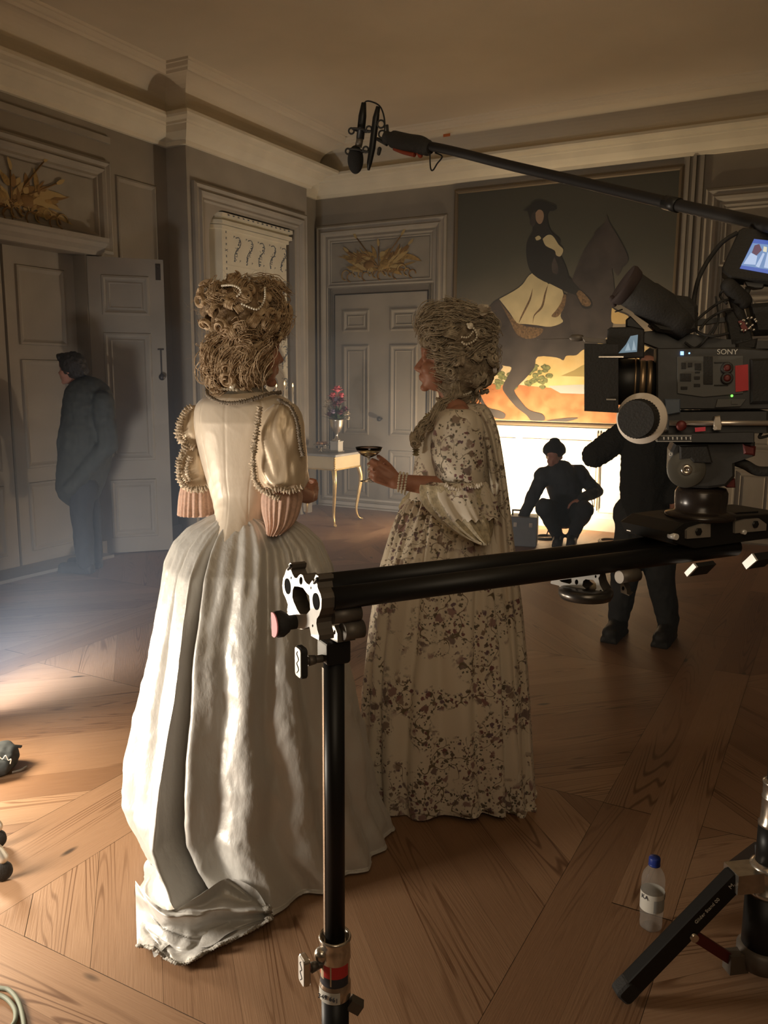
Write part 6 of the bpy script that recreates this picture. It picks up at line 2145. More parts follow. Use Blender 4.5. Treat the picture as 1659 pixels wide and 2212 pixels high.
mb = MB(); rbar(mb, [(1550, 862), (1612, 862), (1600, 878), (1545, 880)], -0.066, 0.006, 0.001); rbar(mb, [(1580, 866), (1594, 866), (1594, 873), (1580, 873)], -0.068, 0.003, 0); mb.build('side_hatch', M_panelc, cc)
mb = MB(); rbar(mb, [(1622, 775), (1700, 772), (1700, 870), (1622, 872)], -0.072, 0.14, 0.006); mb.build('battery', M_rub, cc)
# lens
LAX = -RXV
lc = RP(1470, 826)
mb = MB(); mb.lathe([(0.038, 0), (0.038, 0.02), (0.042, 0.022), (0.042, 0.055), (0.046, 0.058), (0.046, 0.085), (0.05, 0.09), (0.05, 0.135), (0.045, 0.14), (0.04, 0.14), (0.03, 0.12), (0.001, 0.11)], lc, LAX, 44)
ln = mb.build('lens', M_black, cc)
for o, w, r in ((0.006, 0.008, 0.0395), (0.018, 0.007, 0.0395), (0.060, 0.010, 0.0472), (0.074, 0.012, 0.0472), (0.092, 0.005, 0.0512)):
    mb = MB(); mb.lathe([(r - 0.002, 0), (r, 0.001), (r, w - 0.001), (r - 0.002, w)], lc + LAX * o, LAX, 44); mb.build('lens_ring', M_bronze, ln)
# matte box: side flag, hood, top flag
mb = MB(); rbar(mb, [(1262, 742), (1336, 743), (1336, 892), (1262, 888)], -0.085, 0.006, 0.001); rbar(mb, [(1308, 742), (1336, 742), (1336, 892), (1308, 890)], -0.08, 0.17, 0.003)
mx_ = mb.build('matte_box', M_rub, cc)
mb = MB(); rbar(mb, [(1262, 742), (1306, 743), (1306, 890), (1262, 888)], 0.08, 0.005, 0.001); mb.build('side_flag', M_rub, mx_)
mb = MB()
mb.tube(bez([RP(1160, 733, -0.05), RP(1235, 731, -0.05)], 4), 0.0007, 5)
mb.lathe([(0.001, 0), (0.005, 0.006), (0.0055, 0.02), (0.004, 0.03)], RP(1229, 730, -0.05), RXV, 12, sx=1.4)
rbar(mb, [(1255, 727), (1312, 733), (1312, 742), (1262, 738)], -0.055, 0.03, 0.002)
mb.build('flag_arm', M_edge, mx_)
mb = MB(); mb.box(RP(1320, 771, -0.086), (0.05, 0.004, 0.003), RXV, RYV, VZ); mb.box(RP(1320, 863, -0.086), (0.02, 0.004, 0.003), RXV, RYV, VZ); mb.build('latch', M_chrome, mx_)
# small onboard monitor above the lens
mb = MB(); rbar(mb, [(1312, 712), (1318, 707), (1362, 706), (1392, 712), (1392, 772), (1330, 776), (1310, 770)], -0.075, 0.03, 0.003); om = mb.build('onboard_monitor', M_rub, cc)
mb = MB(); mb.add([RP(x, y, -0.0765) for x, y in ((1336, 763), (1352, 744), (1362, 726), (1378, 723), (1376, 760))], [(0, 1, 2, 3, 4)], 0, False)
mb.add([RP(x, y, -0.0768) for x, y in ((1350, 758), (1357, 740), (1362, 757))], [(0, 1, 2)], 1, False); mb.add([RP(x, y, -0.0768) for x, y in ((1365, 757), (1369, 734), (1374, 756))], [(0, 1, 2)], 1, False)
mb.build('screen', [M_scr_c, M_scr_cl], om, recalc=False)
# viewfinder with its big eyecup
va = (RP(1480, 702, -0.03) - RP(1344, 612, -0.06)).normalized()
e0 = RP(1344, 612, -0.06)
mb = MB(); mb.lathe([(0.034, 0.004), (0.042, 0.0), (0.044, 0.006), (0.040, 0.020), (0.034, 0.026)], e0, va, 36); mb.capsule(e0 + va.cross(RYV) * -0.036, e0 + va.cross(RYV) * -0.044 + va * 0.012, 0.006, 0.005, 10)
vf = MB(); vf.lathe([(0.030, 0.012), (0.037, 0.02), (0.036, 0.055), (0.038, 0.060), (0.0385, 0.10), (0.034, 0.13), (0.036, 0.135), (0.034, 0.165), (0.02, 0.172)], e0, va, 36)
rbar(vf, [(1436, 634), (1490, 640), (1508, 660), (1508, 712), (1480, 724), (1420, 716), (1402, 700)], -0.06, 0.085, 0.008)
v_ = vf.build('viewfinder', M_rub, cc)
mb.build('eyecup', mat('eyecup_rubber', (0.035, 0.022, 0.02), 0.8), v_)
mb = MB(); mb.tube([RP(1328, 674, -0.06), RP(1345, 668, -0.06)], 0.0016, 6); rbar(mb, [(1352, 690), (1362, 682), (1392, 712), (1352, 706)], -0.05, 0.05, 0.004); mb.build('focus_lever', M_black, v_)
# top handle, rods and clutter of the top
mb = MB(); rbar(mb, [(1388, 716), (1440, 712), (1560, 732), (1672, 736), (1672, 754), (1418, 754), (1380, 738)], -0.03, 0.06, 0.006)
rbar(mb, [(1500, 690), (1575, 684), (1578, 694), (1502, 704)], -0.015, 0.03, 0.003); mb.build('top_handle', M_cam, cc)
mb = MB()
rbar(mb, [(1566, 672), (1602, 664), (1618, 690), (1630, 748), (1578, 750)], -0.03, 0.05, 0.006)
rbar(mb, [(1618, 656), (1680, 650), (1680, 722), (1632, 724)], -0.03, 0.07, 0.012)
rbar(mb, [(1590, 742), (1638, 730), (1634, 752), (1592, 758)], -0.04, 0.06, 0.005)
mb.build('accessory_bracket', M_rub, cc)
mb = MB(); rbar(mb, [(1594, 694), (1606, 690), (1616, 712), (1606, 718)], -0.034, 0.005, 0); mb.build('red_grip', M_redm, cc)
mb = MB()
for k in range(14):
    p = RP(1600 + 2.6 * k, 700 + 14 * math.sin(k * 1.9), -0.035); mb.ell(p, 0.003, 8, 6)
mb.build('connector', M_chrome, cc)
# rods, focus wheel, baseplate
mb = MB(); mb.cyl(RP(1446, 914, -0.07), RP(1700, 914, -0.07), 0.0056, n=20); mb.build('support_rod', M_rod, cc)
mb = MB(); mb.cyl(RP(1446, 914, 0.05), RP(1700, 914, 0.05), 0.0056, n=20); mb.build('support_rod', M_rod, cc)
mb = MB(); rbar(mb, [(1544, 900), (1556, 898), (1560, 920), (1558, 930), (1542, 930), (1541, 918)], -0.08, 0.02, 0.002); rc = mb.build('rod_clamp', mat('worn_brass_clamp', (0.42, 0.36, 0.29), 0.4, 0.7), cc)
mb = MB(); c = RP(1545, 925, -0.084); mb.cyl(c, c + RYV * 0.01, 0.004, n=12); mb.build('screw', M_rod, rc)
mb = MB(); c = RP(1471, 919, -0.085); mb.lathe([(0.0095, 0), (0.0105, -0.004), (0.0105, -0.012), (0.007, -0.015), (0.001, -0.015)], c, RYV, 20); mb.build('lock_knob', M_redm, cc)
mb = MB(); rbar(mb, [(1501, 924), (1524, 922), (1524, 931), (1502, 933)], -0.082, 0.002, 0); mb.build('red_mark', mat('red_mark_paint', (0.6, 0.05, 0.08), 0.6), cc)
mb = MB(); rbar(mb, [(1440, 890), (1660, 888), (1660, 936), (1440, 938)], -0.06, 0.11, 0.004); rbar(mb, [(1418, 938), (1630, 934), (1630, 956), (1418, 955)], -0.082, 0.15, 0.002)
bp_ = mb.build('base_plate', M_cam, cc)
mb = MB()
for k in range(7):
    x = 1434 + 9.6 * k
    rbar(mb, [(x - 1.6, 944), (x + 1.6, 944), (x + 1.2, 950), (x - 0.6, 950)], -0.0828, 0.0012, 0)
for a in (((1419, 941), (1494, 941), (1494, 942), (1419, 942)), ((1419, 953), (1494, 953), (1494, 954), (1419, 954)), ((1419, 941), (1420, 941), (1420, 954), (1419, 954))):
    rbar(mb, a, -0.0828, 0.0012, 0)
mb.build('scale_print', M_wht, bp_)
fa = (NYV * 0.93 - RXV * 0.36).normalized()
fc_ = RP(1386, 904, -0.075)
mb = MB(); mb.lathe([(0.030, -0.01), (0.052, -0.008), (0.0535, -0.004), (0.0535, 0.004), (0.0, 0.006)], fc_, fa, 48); ff = mb.build('follow_focus', M_wring, cc)
mb = MB(); mb.lathe([(0.040, 0.005), (0.0405, 0.028), (0.0385, 0.031), (0.0385, 0.036), (0.001, 0.036)], fc_, fa, 64, sharp=True)
for k in range(40):
    a = 2 * PI * k / 40
    u, w_ = frame_of(fa)
    d = u * math.cos(a) + w_ * math.sin(a)
    mb.box(fc_ + fa * 0.017 + d * 0.0405, (0.0018, 0.002, 0.02), d.cross(fa), d, fa)
mb.build('grip', M_rub, ff)
mb = MB(); mb.cyl(fc_, RP(1400, 880, 0.0), 0.012, n=16); rbar(mb, [(1366, 858), (1420, 858), (1420, 912), (1400, 912)], -0.05, 0.03, 0.004); mb.build('gear_box', M_cam, ff)
mb = MB(); rbar(mb, [(1436, 862), (1470, 862), (1470, 892), (1436, 898)], -0.07, 0.02, 0.003); mb.build('motor', mat('blue_grey_motor', (0.09, 0.11, 0.14), 0.5), cc)
# cables
for pth, r in (([(1498, 664), (1500, 640), (1510, 600), (1530, 562), (1560, 524), (1592, 503)], 0.0045), ([(1506, 690), (1530, 670), (1556, 652), (1572, 648)], 0.003), ([(1500, 700), (1508, 718), (1540, 726), (1574, 720)], 0.003), ([(1570, 656), (1556, 640), (1562, 628), (1580, 632)], 0.0028), ([(1512, 712), (1530, 690), (1560, 672), (1582, 668)], 0.0028), ([(1616, 900), (1612, 880), (1640, 860), (1664, 850)], 0.003), ([(1646, 900), (1650, 925), (1640, 945), (1664, 940)], 0.003), ([(1480, 740), (1500, 752), (1520, 738), (1548, 700)], 0.003), ([(1546, 640), (1552, 690), (1540, 720)], 0.002)):
    mb = MB(); mb.tube(bez([RP(x, y, -0.05 + 0.01 * (i % 2)) for i, (x, y) in enumerate(pth)], 8), r, 8); mb.build('cable', M_rub, cc)

# ---- the tilted field monitor over the camera
MN = (NYV * 0.96 - RXV * 0.12 + VZ * 0.25).normalized()
mo0 = RP(1640, 550, -0.05)
MPp = lambda x, y, o=0.0: onplane(x, y, mo0 + MN * o, MN)
fm = thing('field_monitor', RP(1630, 606, -0.04), 'small lit monitor tilted on a bracket above the camera, showing the scene in blue', 'monitor')
mb = MB(); mb.prism([MPp(x, y) for x, y in ((1596, 496), (1606, 490), (1720, 500), (1720, 612), (1662, 606), (1578, 600), (1560, 586), (1559, 578))], -MN * 0.04, 0, 0.004); mb.build('housing', M_rub, fm)
mb = MB()
mb.add([MPp(x, y, 0.001) for x, y in ((1629, 516), (1720, 526), (1720, 602), (1598, 580))], [(0, 1, 2, 3)], 0, False)
mb.add([MPp(x, y, 0.0013) for x, y in ((1626, 525), (1720, 535), (1720, 592), (1601, 573))], [(0, 1, 2, 3)], 2, False)
for mi, pl in ((3, ((1630, 530), (1640, 527), (1646, 540), (1634, 552), (1624, 546))), (1, ((1622, 546), (1636, 553), (1632, 572), (1606, 570))), (4, ((1650, 532), (1657, 534), (1656, 545), (1648, 543))), (1, ((1648, 546), (1652, 548), (1640, 578), (1632, 575))), (1, ((1658, 545), (1690, 548), (1690, 585), (1650, 578)))):
    mb.add([MPp(x, y, 0.0016) for x, y in pl], [tuple(range(len(pl)))], mi, False)
mb.build('screen', [M_scr, M_scr_l, M_scr_m, M_scr_d, M_scr_y], fm, recalc=False)
mb = MB(); rbar(mb, [(1604, 602), (1654, 606), (1650, 622), (1632, 624), (1612, 618)], -0.045, 0.03, 0.003); mb.cyl(RP(1616, 624, -0.03), RP(1606, 650, -0.03), 0.006, n=12); mb.build('tilt_mount', M_cam, fm)
mb = MB(); mb.capsule(RP(1574, 618, -0.045), RP(1606, 650, -0.03), 0.016, 0.017, 16); mb.capsule(RP(1584, 640, -0.03), RP(1600, 690, -0.02), 0.011, 0.012, 14); mb.build('mount_arm', M_rub, fm)

# ---- fluid head on its bowl
fh = thing('fluid_head', RP(1512, 1115), 'black fluid head with a round tilt plate carrying the cinema camera', 'tripod head')
mb = MB()
rbar(mb, [(1456, 958), (1632, 955), (1632, 985), (1588, 1000), (1588, 1030), (1570, 1050), (1530, 1056), (1468, 1052), (1446, 1020), (1448, 975)], -0.05, 0.11, 0.006)
mb.build('tilt_block', M_cam, fh)
mb = MB(); c = RP(1482, 1013, -0.05); mb.lathe([(0.036, -0.002), (0.0395, 0.0), (0.0395, 0.008), (0.037, 0.010), (0.020, 0.011), (0.0, 0.011)], c, NYV, 44); tp = mb.build('tilt_plate', mat('grey_tilt_plate', (0.10, 0.092, 0.075), 0.5, 0.3), fh)
mb = MB(); mb.lathe([(0.0115, 0.010), (0.0115, 0.016), (0.009, 0.018), (0.003, 0.018), (0.003, 0.016), (0.0, 0.016)], c, NYV, 28); mb.build('hub', M_chrome, tp)
mb = MB(); q = RP(1449, 981, -0.056); mb.torus(q, NYV, 0.0028, 0.0012, 14, 6); mb.build('screw', M_wht, tp)
mb = MB(); rbar(mb, [(1468, 964), (1530, 962), (1540, 1000), (1500, 1000), (1490, 990), (1468, 992)], -0.066, 0.012, 0.004); mb.build('drag_lever', M_rub, fh)
mb = MB(); mb.tube(bez([RP(1578, 992, -0.02), RP(1610, 1004, -0.03), (RP(1640, 1018, -0.03)), RP(1700, 1016, -0.03)], 6), 0.0105, 14); mb.build('pan_handle', M_rub, fh)
mb = MB(); rbar(mb, [(1556, 1044), (1588, 1034), (1589, 1054), (1570, 1054)], -0.03, 0.05, 0.003); rbar(mb, [(1604, 958), (1634, 965), (1632, 985), (1606, 982)], -0.055, 0.04, 0.006); mb.build('side_lock', M_redm, fh)
bc = RP(1512, 1112)
mb = MB(); mb.lathe([(0.074, -0.006), (0.074, 0.004), (0.058, 0.008), (0.053, 0.012), (0.055, 0.03), (0.055, 0.05), (0.05, 0.06), (0.03, 0.064)], bc, VZ, 44); mb.build('bowl', mat('dark_glossy_bowl', (0.03, 0.022, 0.018), 0.25, 0.2, spec=0.6), fh)

# ================================================================== boom microphone
DB0, DB1 = 2.95, 1.72


def BM(px, py):
    t = (px - 780) / (1659 - 780)
    return Q(px, py, DB0 + (DB1 - DB0) * t)


bm = thing('boom_microphone', BM(780, 372), 'boom pole reaching in from the right with a microphone hung above the women', 'microphone')
pp = [(838, 300), (930, 316), (993, 330), (1100, 357), (1240, 390), (1450, 440), (1580, 469), (1680, 492)]
pb = bez([BM(*p) for p in pp], 6)
mb = MB(); mb.tube(pb, 0.0138, 16); pl_ = mb.build('pole', mat('dark_carbon_pole', (0.010, 0.008, 0.007), 0.6), bm)
mb = MB(); a = BM(1438, 437); b_ = BM(1466, 444); mb.cyl(a, b_, 0.0165, n=20); mb.build('pole_collar', M_black, pl_)
mb = MB(); mb.tube(bez([BM(*p) for p in ((834, 297), (850, 301), (880, 308), (905, 312), (918, 318), (930, 320))], 4), [0.020] * 4 + [0.027] * 12 + [0.024] * 3 + [0.018] * 2, 16); mb.build('grip', M_rub, bm)
mb = MB(); mb.tube(bez([BM(852, 320), BM(872, 328), BM(896, 334)], 4), 0.008, 8); mb.capsule(BM(905, 328), BM(908, 336), 0.010, 0.008); mb.build('grip_tape', mat('red_grip_tape', (0.28, 0.05, 0.02), 0.7), bm)
mb = MB(); mb.tube([BM(786, 222), BM(783, 250), BM(778, 300)], [0.008, 0.0135, 0.0135], 16); mb.tube([BM(778, 298), BM(774, 318)], 0.012, 16, 1); mc = mb.build('microphone', [M_black, M_edge], bm)
mb = MB(); c = BM(768, 345); mb.ell(c, (0.027, 0.027, 0.046), 24, 18); mb.build('windscreen', mat('black_foam', (0.015, 0.014, 0.013), 0.95, bump=0.6, bscale=500), mc)
mb = MB(); mb.tube([BM(817, 230), BM(812, 255), BM(804, 320), BM(798, 352), BM(796, 368)], [0.007, 0.011, 0.011, 0.009, 0.004], 14); sh = mb.build('shock_mount', M_black, bm)
mb = MB()
axm = (BM(786, 222) - BM(772, 330)).normalized()
for x, y in ((778, 281), (771, 325)):
    mb.torus(BM(x, y), axm, 0.026, 0.0035, 28, 8)
    for sgn in (-1, 1):
        mb.torus(BM(x - 19 * sgn, y + 2 * sgn), Vector((F0.x, F0.y, 0.2)), 0.009, 0.003, 16, 6)
    mb.cyl(BM(x, y), BM(x + 32, y + 4), 0.004, n=8)
mb.torus(BM(823, 268), F0, 0.012, 0.003, 18, 6); mb.torus(BM(826, 290), F0, 0.012, 0.003, 18, 6)
mb.tube([BM(815, 300), BM(836, 312)], 0.006, 10); mb.tube([BM(818, 322), BM(819, 330)], 0.005, 8); mb.capsule(BM(820, 322), BM(818, 332), 0.007, 0.006); mb.tube([BM(836, 270), BM(838, 296)], 0.005, 8)
mb.build('suspension_ring', M_rub, sh)
mb = MB(); mb.tube(bez([BM(*p) for p in ((787, 224), (791, 219), (800, 219), (815, 225), (824, 235), (830, 255), (831, 280), (827, 296))], 6), 0.0026, 8); mb.build('cable', M_black, bm)
mb = MB(); mb.tube(bez([BM(*p) for p in ((929, 330), (929, 350), (931, 366), (936, 367), (944, 354), (955, 338), (940, 330))], 6), 0.0024, 8); mb.build('cable', M_black, bm)

# ================================================================== the crew
M_coat = mat('dark_wool_coat', (0.045, 0.046, 0.037), 0.85, var=0.2, scale=30)
M_trous = mat('dark_trousers', (0.028, 0.028, 0.028), 0.85, var=0.15, scale=25)
M_dhair = mat('dark_brown_hair', (0.025, 0.018, 0.012), 0.6, bump=0.6, bscale=120)
M_fleece = mat('black_shaggy_fleece', (0.016, 0.015, 0.013), 0.95, bump=0.8, bscale=90)
M_jack2 = mat('charcoal_work_jacket', (0.032, 0.032, 0.032), 0.8, var=0.2, scale=30)
M_bean = mat('knitted_black_cap', (0.022, 0.021, 0.020), 0.95, bump=0.5, bscale=300)
M_boot = mat('dark_leather_boot', (0.02, 0.017, 0.014), 0.6)


def wrinkle(k, f=14):
    return lambda p, n: k * nz(p.x * f, p.y * f, p.z * f * 0.6) + k * 0.5 * nz(p.x * f * 3, p.y * f * 3, p.z * f * 2)


# ---- man by the doorway, back half turned, looking left
DM = 6.2
qm = onfloor(188, 1232)
DM = qm.dot(F0)
mA = thing('person', qm, 'dark-haired man in a dark coat, half turned away before the left doorway', 'person')
P = lambda x, y, o=0.0: Q(x, y, DM + o)
mb = MB()
hc = P(155, 797)
hfm = (-R0 * 0.95 + F0 * 0.15).normalized()
head(mb, hc, hfm, 0.92)
mb.capsule(hc - VZ * 0.07 + R0 * 0.02, P(182, 850), 0.055, 0.065)
mb.capsule(P(187, 885), P(185, 1020), 0.11, 0.10)
for o in (-0.09, 0.09):
    mb.capsule(P(182, 1050, o), W(P(184, 1100).dot(R0), DM + o, 0.48), 0.085, 0.06)
    mb.capsule(W(P(184, 1100).dot(R0), DM + o, 0.48), W(P(188, 1100).dot(R0), DM + o, 0.09), 0.06, 0.04)
    mb.capsule(W(P(188, 1100).dot(R0), DM + o, 0.04), W(P(188, 1100).dot(R0), DM + o, 0.035) + hfm * 0.15, 0.038, 0.033)
hl = P(168, 1000, -0.05)
hand(mb, hl, -VZ + R0 * -0.1, R0, F0, [(0.5, 0.6, 0.4)] * 4, 1.0)
hand(mb, P(168, 1000, 0.05), -VZ, R0, -F0, [(0.5, 0.6, 0.4)] * 4, 1.0)
blob(mb, 'body', M_skin, mA, 0.011, 3)
mb = MB()
mb.capsule(P(172, 852), P(212, 856), 0.10, 0.11)
mb.capsule(P(192, 870), P(190, 960), 0.205, 0.215, sq=0.85)
mb.capsule(P(190, 960), P(172, 1045), 0.215, 0.19, sq=0.85)
mb.capsule(P(222, 868, -0.14), P(235, 960, -0.16), 0.085, 0.07); mb.capsule(P(235, 960, -0.16), P(152, 1055, -0.17), 0.068, 0.055)
mb.capsule(P(160, 870, 0.16), P(140, 960, 0.2), 0.08, 0.065); mb.capsule(P(140, 960, 0.2), P(140, 1060, 0.2), 0.062, 0.05)
mb.capsule(P(165, 832), P(190, 836), 0.05, 0.06)
blob(mb, 'coat', M_coat, mA, 0.013, 5, 0.5, wrinkle(0.012, 10))
mb = MB()
for o in (-0.09, 0.09):
    mb.capsule(P(180, 1050, o * 0.8), W(P(184, 1100).dot(R0), DM + o, 0.48), 0.115, 0.085)
    mb.capsule(W(P(184, 1100).dot(R0), DM + o, 0.48), W(P(188, 1100).dot(R0), DM + o, 0.08), 0.085, 0.068)
blob(mb, 'trousers', M_trous, mA, 0.013, 4, 0.5, wrinkle(0.010, 12))
mb = MB()
mb.ell(hc + VZ * 0.035 - hfm * 0.012, (0.102, 0.092, 0.095), 20, 14)
mb.ell(hc - hfm * 0.05 - VZ * 0.01, (0.072, 0.08, 0.085), 18, 12)
mb.ell(hc + hfm * 0.06 + VZ * 0.085, (0.05, 0.06, 0.035), 14, 10)
blob(mb, 'hair', M_dhair, mA, 0.009, 2, 0.5, lambda p, n: 0.010 * nz(p.x * 60, p.y * 60, p.z * 40))
for o in (-0.09, 0.09):
    mb = MB(); c = W(P(188, 1100).dot(R0), DM + o, 0.0)
    mb.capsule(c + VZ * 0.045 - hfm * 0.03, c + VZ * 0.04 + hfm * 0.19, 0.045, 0.038); mb.box(c + VZ * 0.012 + hfm * 0.08, (0.28, 0.085, 0.024), hfm, VZ.cross(hfm), VZ)
    blob(mb, 'shoe', M_boot, mA, 0.01, 3)

# ---- man crouching in front of the lit wall
qc = onfloor(1215, 1172)
DC = qc.dot(F0)
mC = thing('person', qc, 'man in a knitted cap crouching before the bright wall, reaching for a case', 'person')
P = lambda x, y, o=0.0: Q(x, y, DC + o)
ff_ = (-F0 * 0.9 - R0 * 0.25).normalized()
J = dict(neck=P(1200, 1016), hip=P(1228, 1112, 0.12), shL=P(1172, 1030), elL=P(1148, 1078, -0.05), wrL=P(1124, 1128, -0.12), shR=P(1250, 1024), elR=P(1290, 1062, 0.02), wrR=P(1256, 1078, -0.22),
         knL=P(1176, 1096, -0.30), knR=P(1262, 1100, -0.28), anL=P(1206, 1158, -0.02), anR=P(1236, 1158, -0.02))


def crouch(mb, k, legs=True, arms=True, torso=True):
    if torso:
        mb.capsule(P(1212, 1030), J['hip'].lerp(P(1222, 1060, 0.05), 0.4), 0.155 + k, 0.15 + k, sq=0.8)
        mb.capsule(J['shL'], J['shR'], 0.075 + k, 0.08 + k)
    if arms:
        for a, b, c in (('shL', 'elL', 'wrL'), ('shR', 'elR', 'wrR')):
            mb.capsule(J[a], J[b], 0.058 + k, 0.048 + k); mb.capsule(J[b], J[c], 0.046 + k, 0.034 + k)
    if legs:
        for a, b, o in (('knL', 'anL', -0.07), ('knR', 'anR', 0.07)):
            mb.capsule(J['hip'] + R0 * o, J[a], 0.095 + k, 0.072 + k); mb.capsule(J[a], J[b], 0.066 + k, 0.045 + k)


mb = MB()
hc = P(1197, 984)
head(mb, hc, (-F0 * 0.85 - R0 * 0.35), 0.95, tilt=0.3)
mb.capsule(hc - VZ * 0.06, J['neck'] - VZ * 0.03, 0.058, 0.07)
crouch(mb, -0.018)
hand(mb, J['wrL'], (J['wrL'] - J['elL']), F0, R0, [(0.5, 0.7, 0.5)] * 4, 1.0)
hand(mb, J['wrR'], (-R0 - VZ * 0.3), -VZ, -F0, [(0.4, 0.5, 0.4)] * 4, 1.0)
for q in ('anL', 'anR'):
    mb.capsule(J[q] - VZ * 0.045, J[q] - VZ * 0.05 + ff_ * 0.16, 0.038, 0.034)
blob(mb, 'body', M_skin, mC, 0.011, 3)
mb = MB(); crouch(mb, 0.012, False, True, True); mb.capsule(J['neck'] - VZ * 0.03, J['neck'] + VZ * 0.015, 0.09, 0.075)
blob(mb, 'jacket', M_jack2, mC, 0.013, 4, 0.5, wrinkle(0.012, 11))
mb = MB(); crouch(mb, 0.012, True, False, False); mb.capsule(J['hip'] + R0 * -0.08, J['hip'] + R0 * 0.08, 0.13, 0.13)
blob(mb, 'trousers', M_trous, mC, 0.013, 4, 0.5, wrinkle(0.010, 12))
mb = MB(); mb.ell(hc + VZ * 0.055, (0.103, 0.11, 0.085), 20, 14); mb.lathe([(0.100, 0), (0.106, 0.01), (0.106, 0.045), (0.100, 0.055)], hc + VZ * 0.02, VZ, 28); mb.ell(hc + VZ * 0.135, (0.05, 0.05, 0.03), 12, 8)
blob(mb, 'knitted_cap', M_bean, mC, 0.009, 3)
for q in ('anL', 'anR'):
    c = Vector((J[q].x, J[q].y, 0))
    mb = MB(); mb.capsule(c + VZ * 0.05 - ff_ * 0.03, c + VZ * 0.045 + ff_ * 0.19, 0.05, 0.042); mb.box(c + VZ * 0.012 + ff_ * 0.08, (0.28, 0.09, 0.024), ff_, VZ.cross(ff_), VZ)
    blob(mb, 'boot', M_boot, mC, 0.01, 3)
mb = MB(); mb.tube(bez([P(1278, 1080, -0.02), P(1281, 1095, -0.03), P(1279, 1108, -0.03), P(1275, 1120, -0.03)], 5), 0.011, 8, flat=0.35); mb.build('hanging_strap', M_rub, mC)

# ---- person in black fleece walking behind the camera
qw = onfloor(1392, 1388)
DK = 4.75
mW = thing('person', Q(1392, 1388, DK) * 1.0, 'person in shaggy black fleece striding past behind the cinema camera', 'person')
mW.location.z = 0
P = lambda x, y, o=0.0: Q(x, y, DK + o)
zf = lambda x, o, z: W(P(x, 1300).dot(R0), DK + o, z)
wf = (-R0 * 0.5 - F0 * 0.85).normalized()
LL = [P(1375, 1105), P(1352, 1225, -0.05), zf(1340, 0.02, 0.09)]
RL = [P(1425, 1105), P(1425, 1240, -0.08), zf(1438, -0.06, 0.09)]
mb = MB()
hc = P(1415, 800)
head(mb, hc, -R0 * 0.8 - F0 * 0.6, 0.95)
mb.capsule(hc - VZ * 0.07, P(1408, 870), 0.056, 0.066)
mb.capsule(P(1400, 930), P(1400, 1090), 0.14, 0.13)
for l in (LL, RL):
    mb.capsule(l[0], l[1], 0.08, 0.058); mb.capsule(l[1], l[2], 0.056, 0.04)
    mb.capsule(l[2] - VZ * 0.05, l[2] - VZ * 0.05 + wf * 0.15, 0.036, 0.032)
mb.capsule(P(1365, 915), P(1290, 985), 0.045, 0.04); mb.capsule(P(1290, 985), P(1330, 960, 0.24), 0.038, 0.026)
hand(mb, P(1330, 960, 0.24), F0 + VZ * 0.3, R0, VZ, [(0.5, 0.7, 0.5)] * 4, 1.0)
mb.capsule(P(1450, 920), P(1478, 1010, -0.05), 0.045, 0.04); mb.capsule(P(1478, 1010, -0.05), P(1455, 1085, -0.15), 0.038, 0.026)
hand(mb, P(1455, 1085, -0.15), -VZ, -R0, -F0, [(0.5, 0.7, 0.5)] * 4, 1.0)
blob(mb, 'body', M_skin, mW, 0.01, 3)
fz = lambda p, n: 0.007 * nz(p.x * 14, p.y * 14, p.z * 10) + 0.006 * nz(p.x * 70, p.y * 70, p.z * 70) + 0.004 * nz(p.x * 160, p.y * 160, p.z * 160)
mb = MB()
mb.capsule(P(1372, 912), P(1452, 915), 0.085, 0.085)
mb.capsule(P(1402, 940), P(1396, 1060), 0.19, 0.185, sq=0.8); mb.capsule(P(1396, 1060), P(1394, 1120), 0.185, 0.175, sq=0.8)
mb.capsule(P(1368, 925), P(1284, 984), 0.082, 0.072); mb.capsule(P(1284, 984), P(1330, 960, 0.22), 0.07, 0.05)
mb.capsule(P(1452, 920), P(1480, 1010, -0.05), 0.08, 0.07); mb.capsule(P(1480, 1010, -0.05), P(1456, 1075, -0.14), 0.066, 0.05)
mb.capsule(P(1405, 865), P(1410, 880), 0.08, 0.10)
blob(mb, 'fleece', M_fleece, mW, 0.009, 2, 0.5, fz)
mb = MB()
mb.capsule(P(1372, 1110), P(1424, 1110), 0.125, 0.125)
for l, k in ((LL, 1.0), (RL, 1.0)):
    mb.capsule(l[0], l[1], 0.115, 0.088); mb.capsule(l[1], l[2] + VZ * 0.02, 0.086, 0.062)
blob(mb, 'trousers', M_trous, mW, 0.011, 3, 0.5, wrinkle(0.012, 12))
for l in (LL, RL):
    c = Vector((l[2].x, l[2].y, 0))
    mb = MB(); mb.capsule(c + VZ * 0.055 - wf * 0.02, c + VZ * 0.05 + wf * 0.17, 0.055, 0.048); mb.capsule(c + VZ * 0.06, c + VZ * 0.16, 0.058, 0.056); mb.box(c + VZ * 0.013 + wf * 0.07, (0.28, 0.10, 0.026), wf, VZ.cross(wf), VZ)
    blob(mb, 'boot', M_boot, mW, 0.009, 2, 0.5, lambda p, n: 0.003 * nz(p.x * 50, p.y * 50, p.z * 50))
mb = MB(); mb.ell(hc + VZ * 0.03 - (-R0 * 0.8 - F0 * 0.6).normalized() * 0.015, (0.105, 0.105, 0.105), 18, 14); mb.ell(hc - VZ * 0.05 + (R0 * 0.8 + F0 * 0.6).normalized() * 0.05, (0.07, 0.07, 0.08), 14, 10)
blob(mb, 'hair', M_dhair, mW, 0.01, 2, 0.5, lambda p, n: 0.008 * nz(p.x * 50, p.y * 50, p.z * 30))

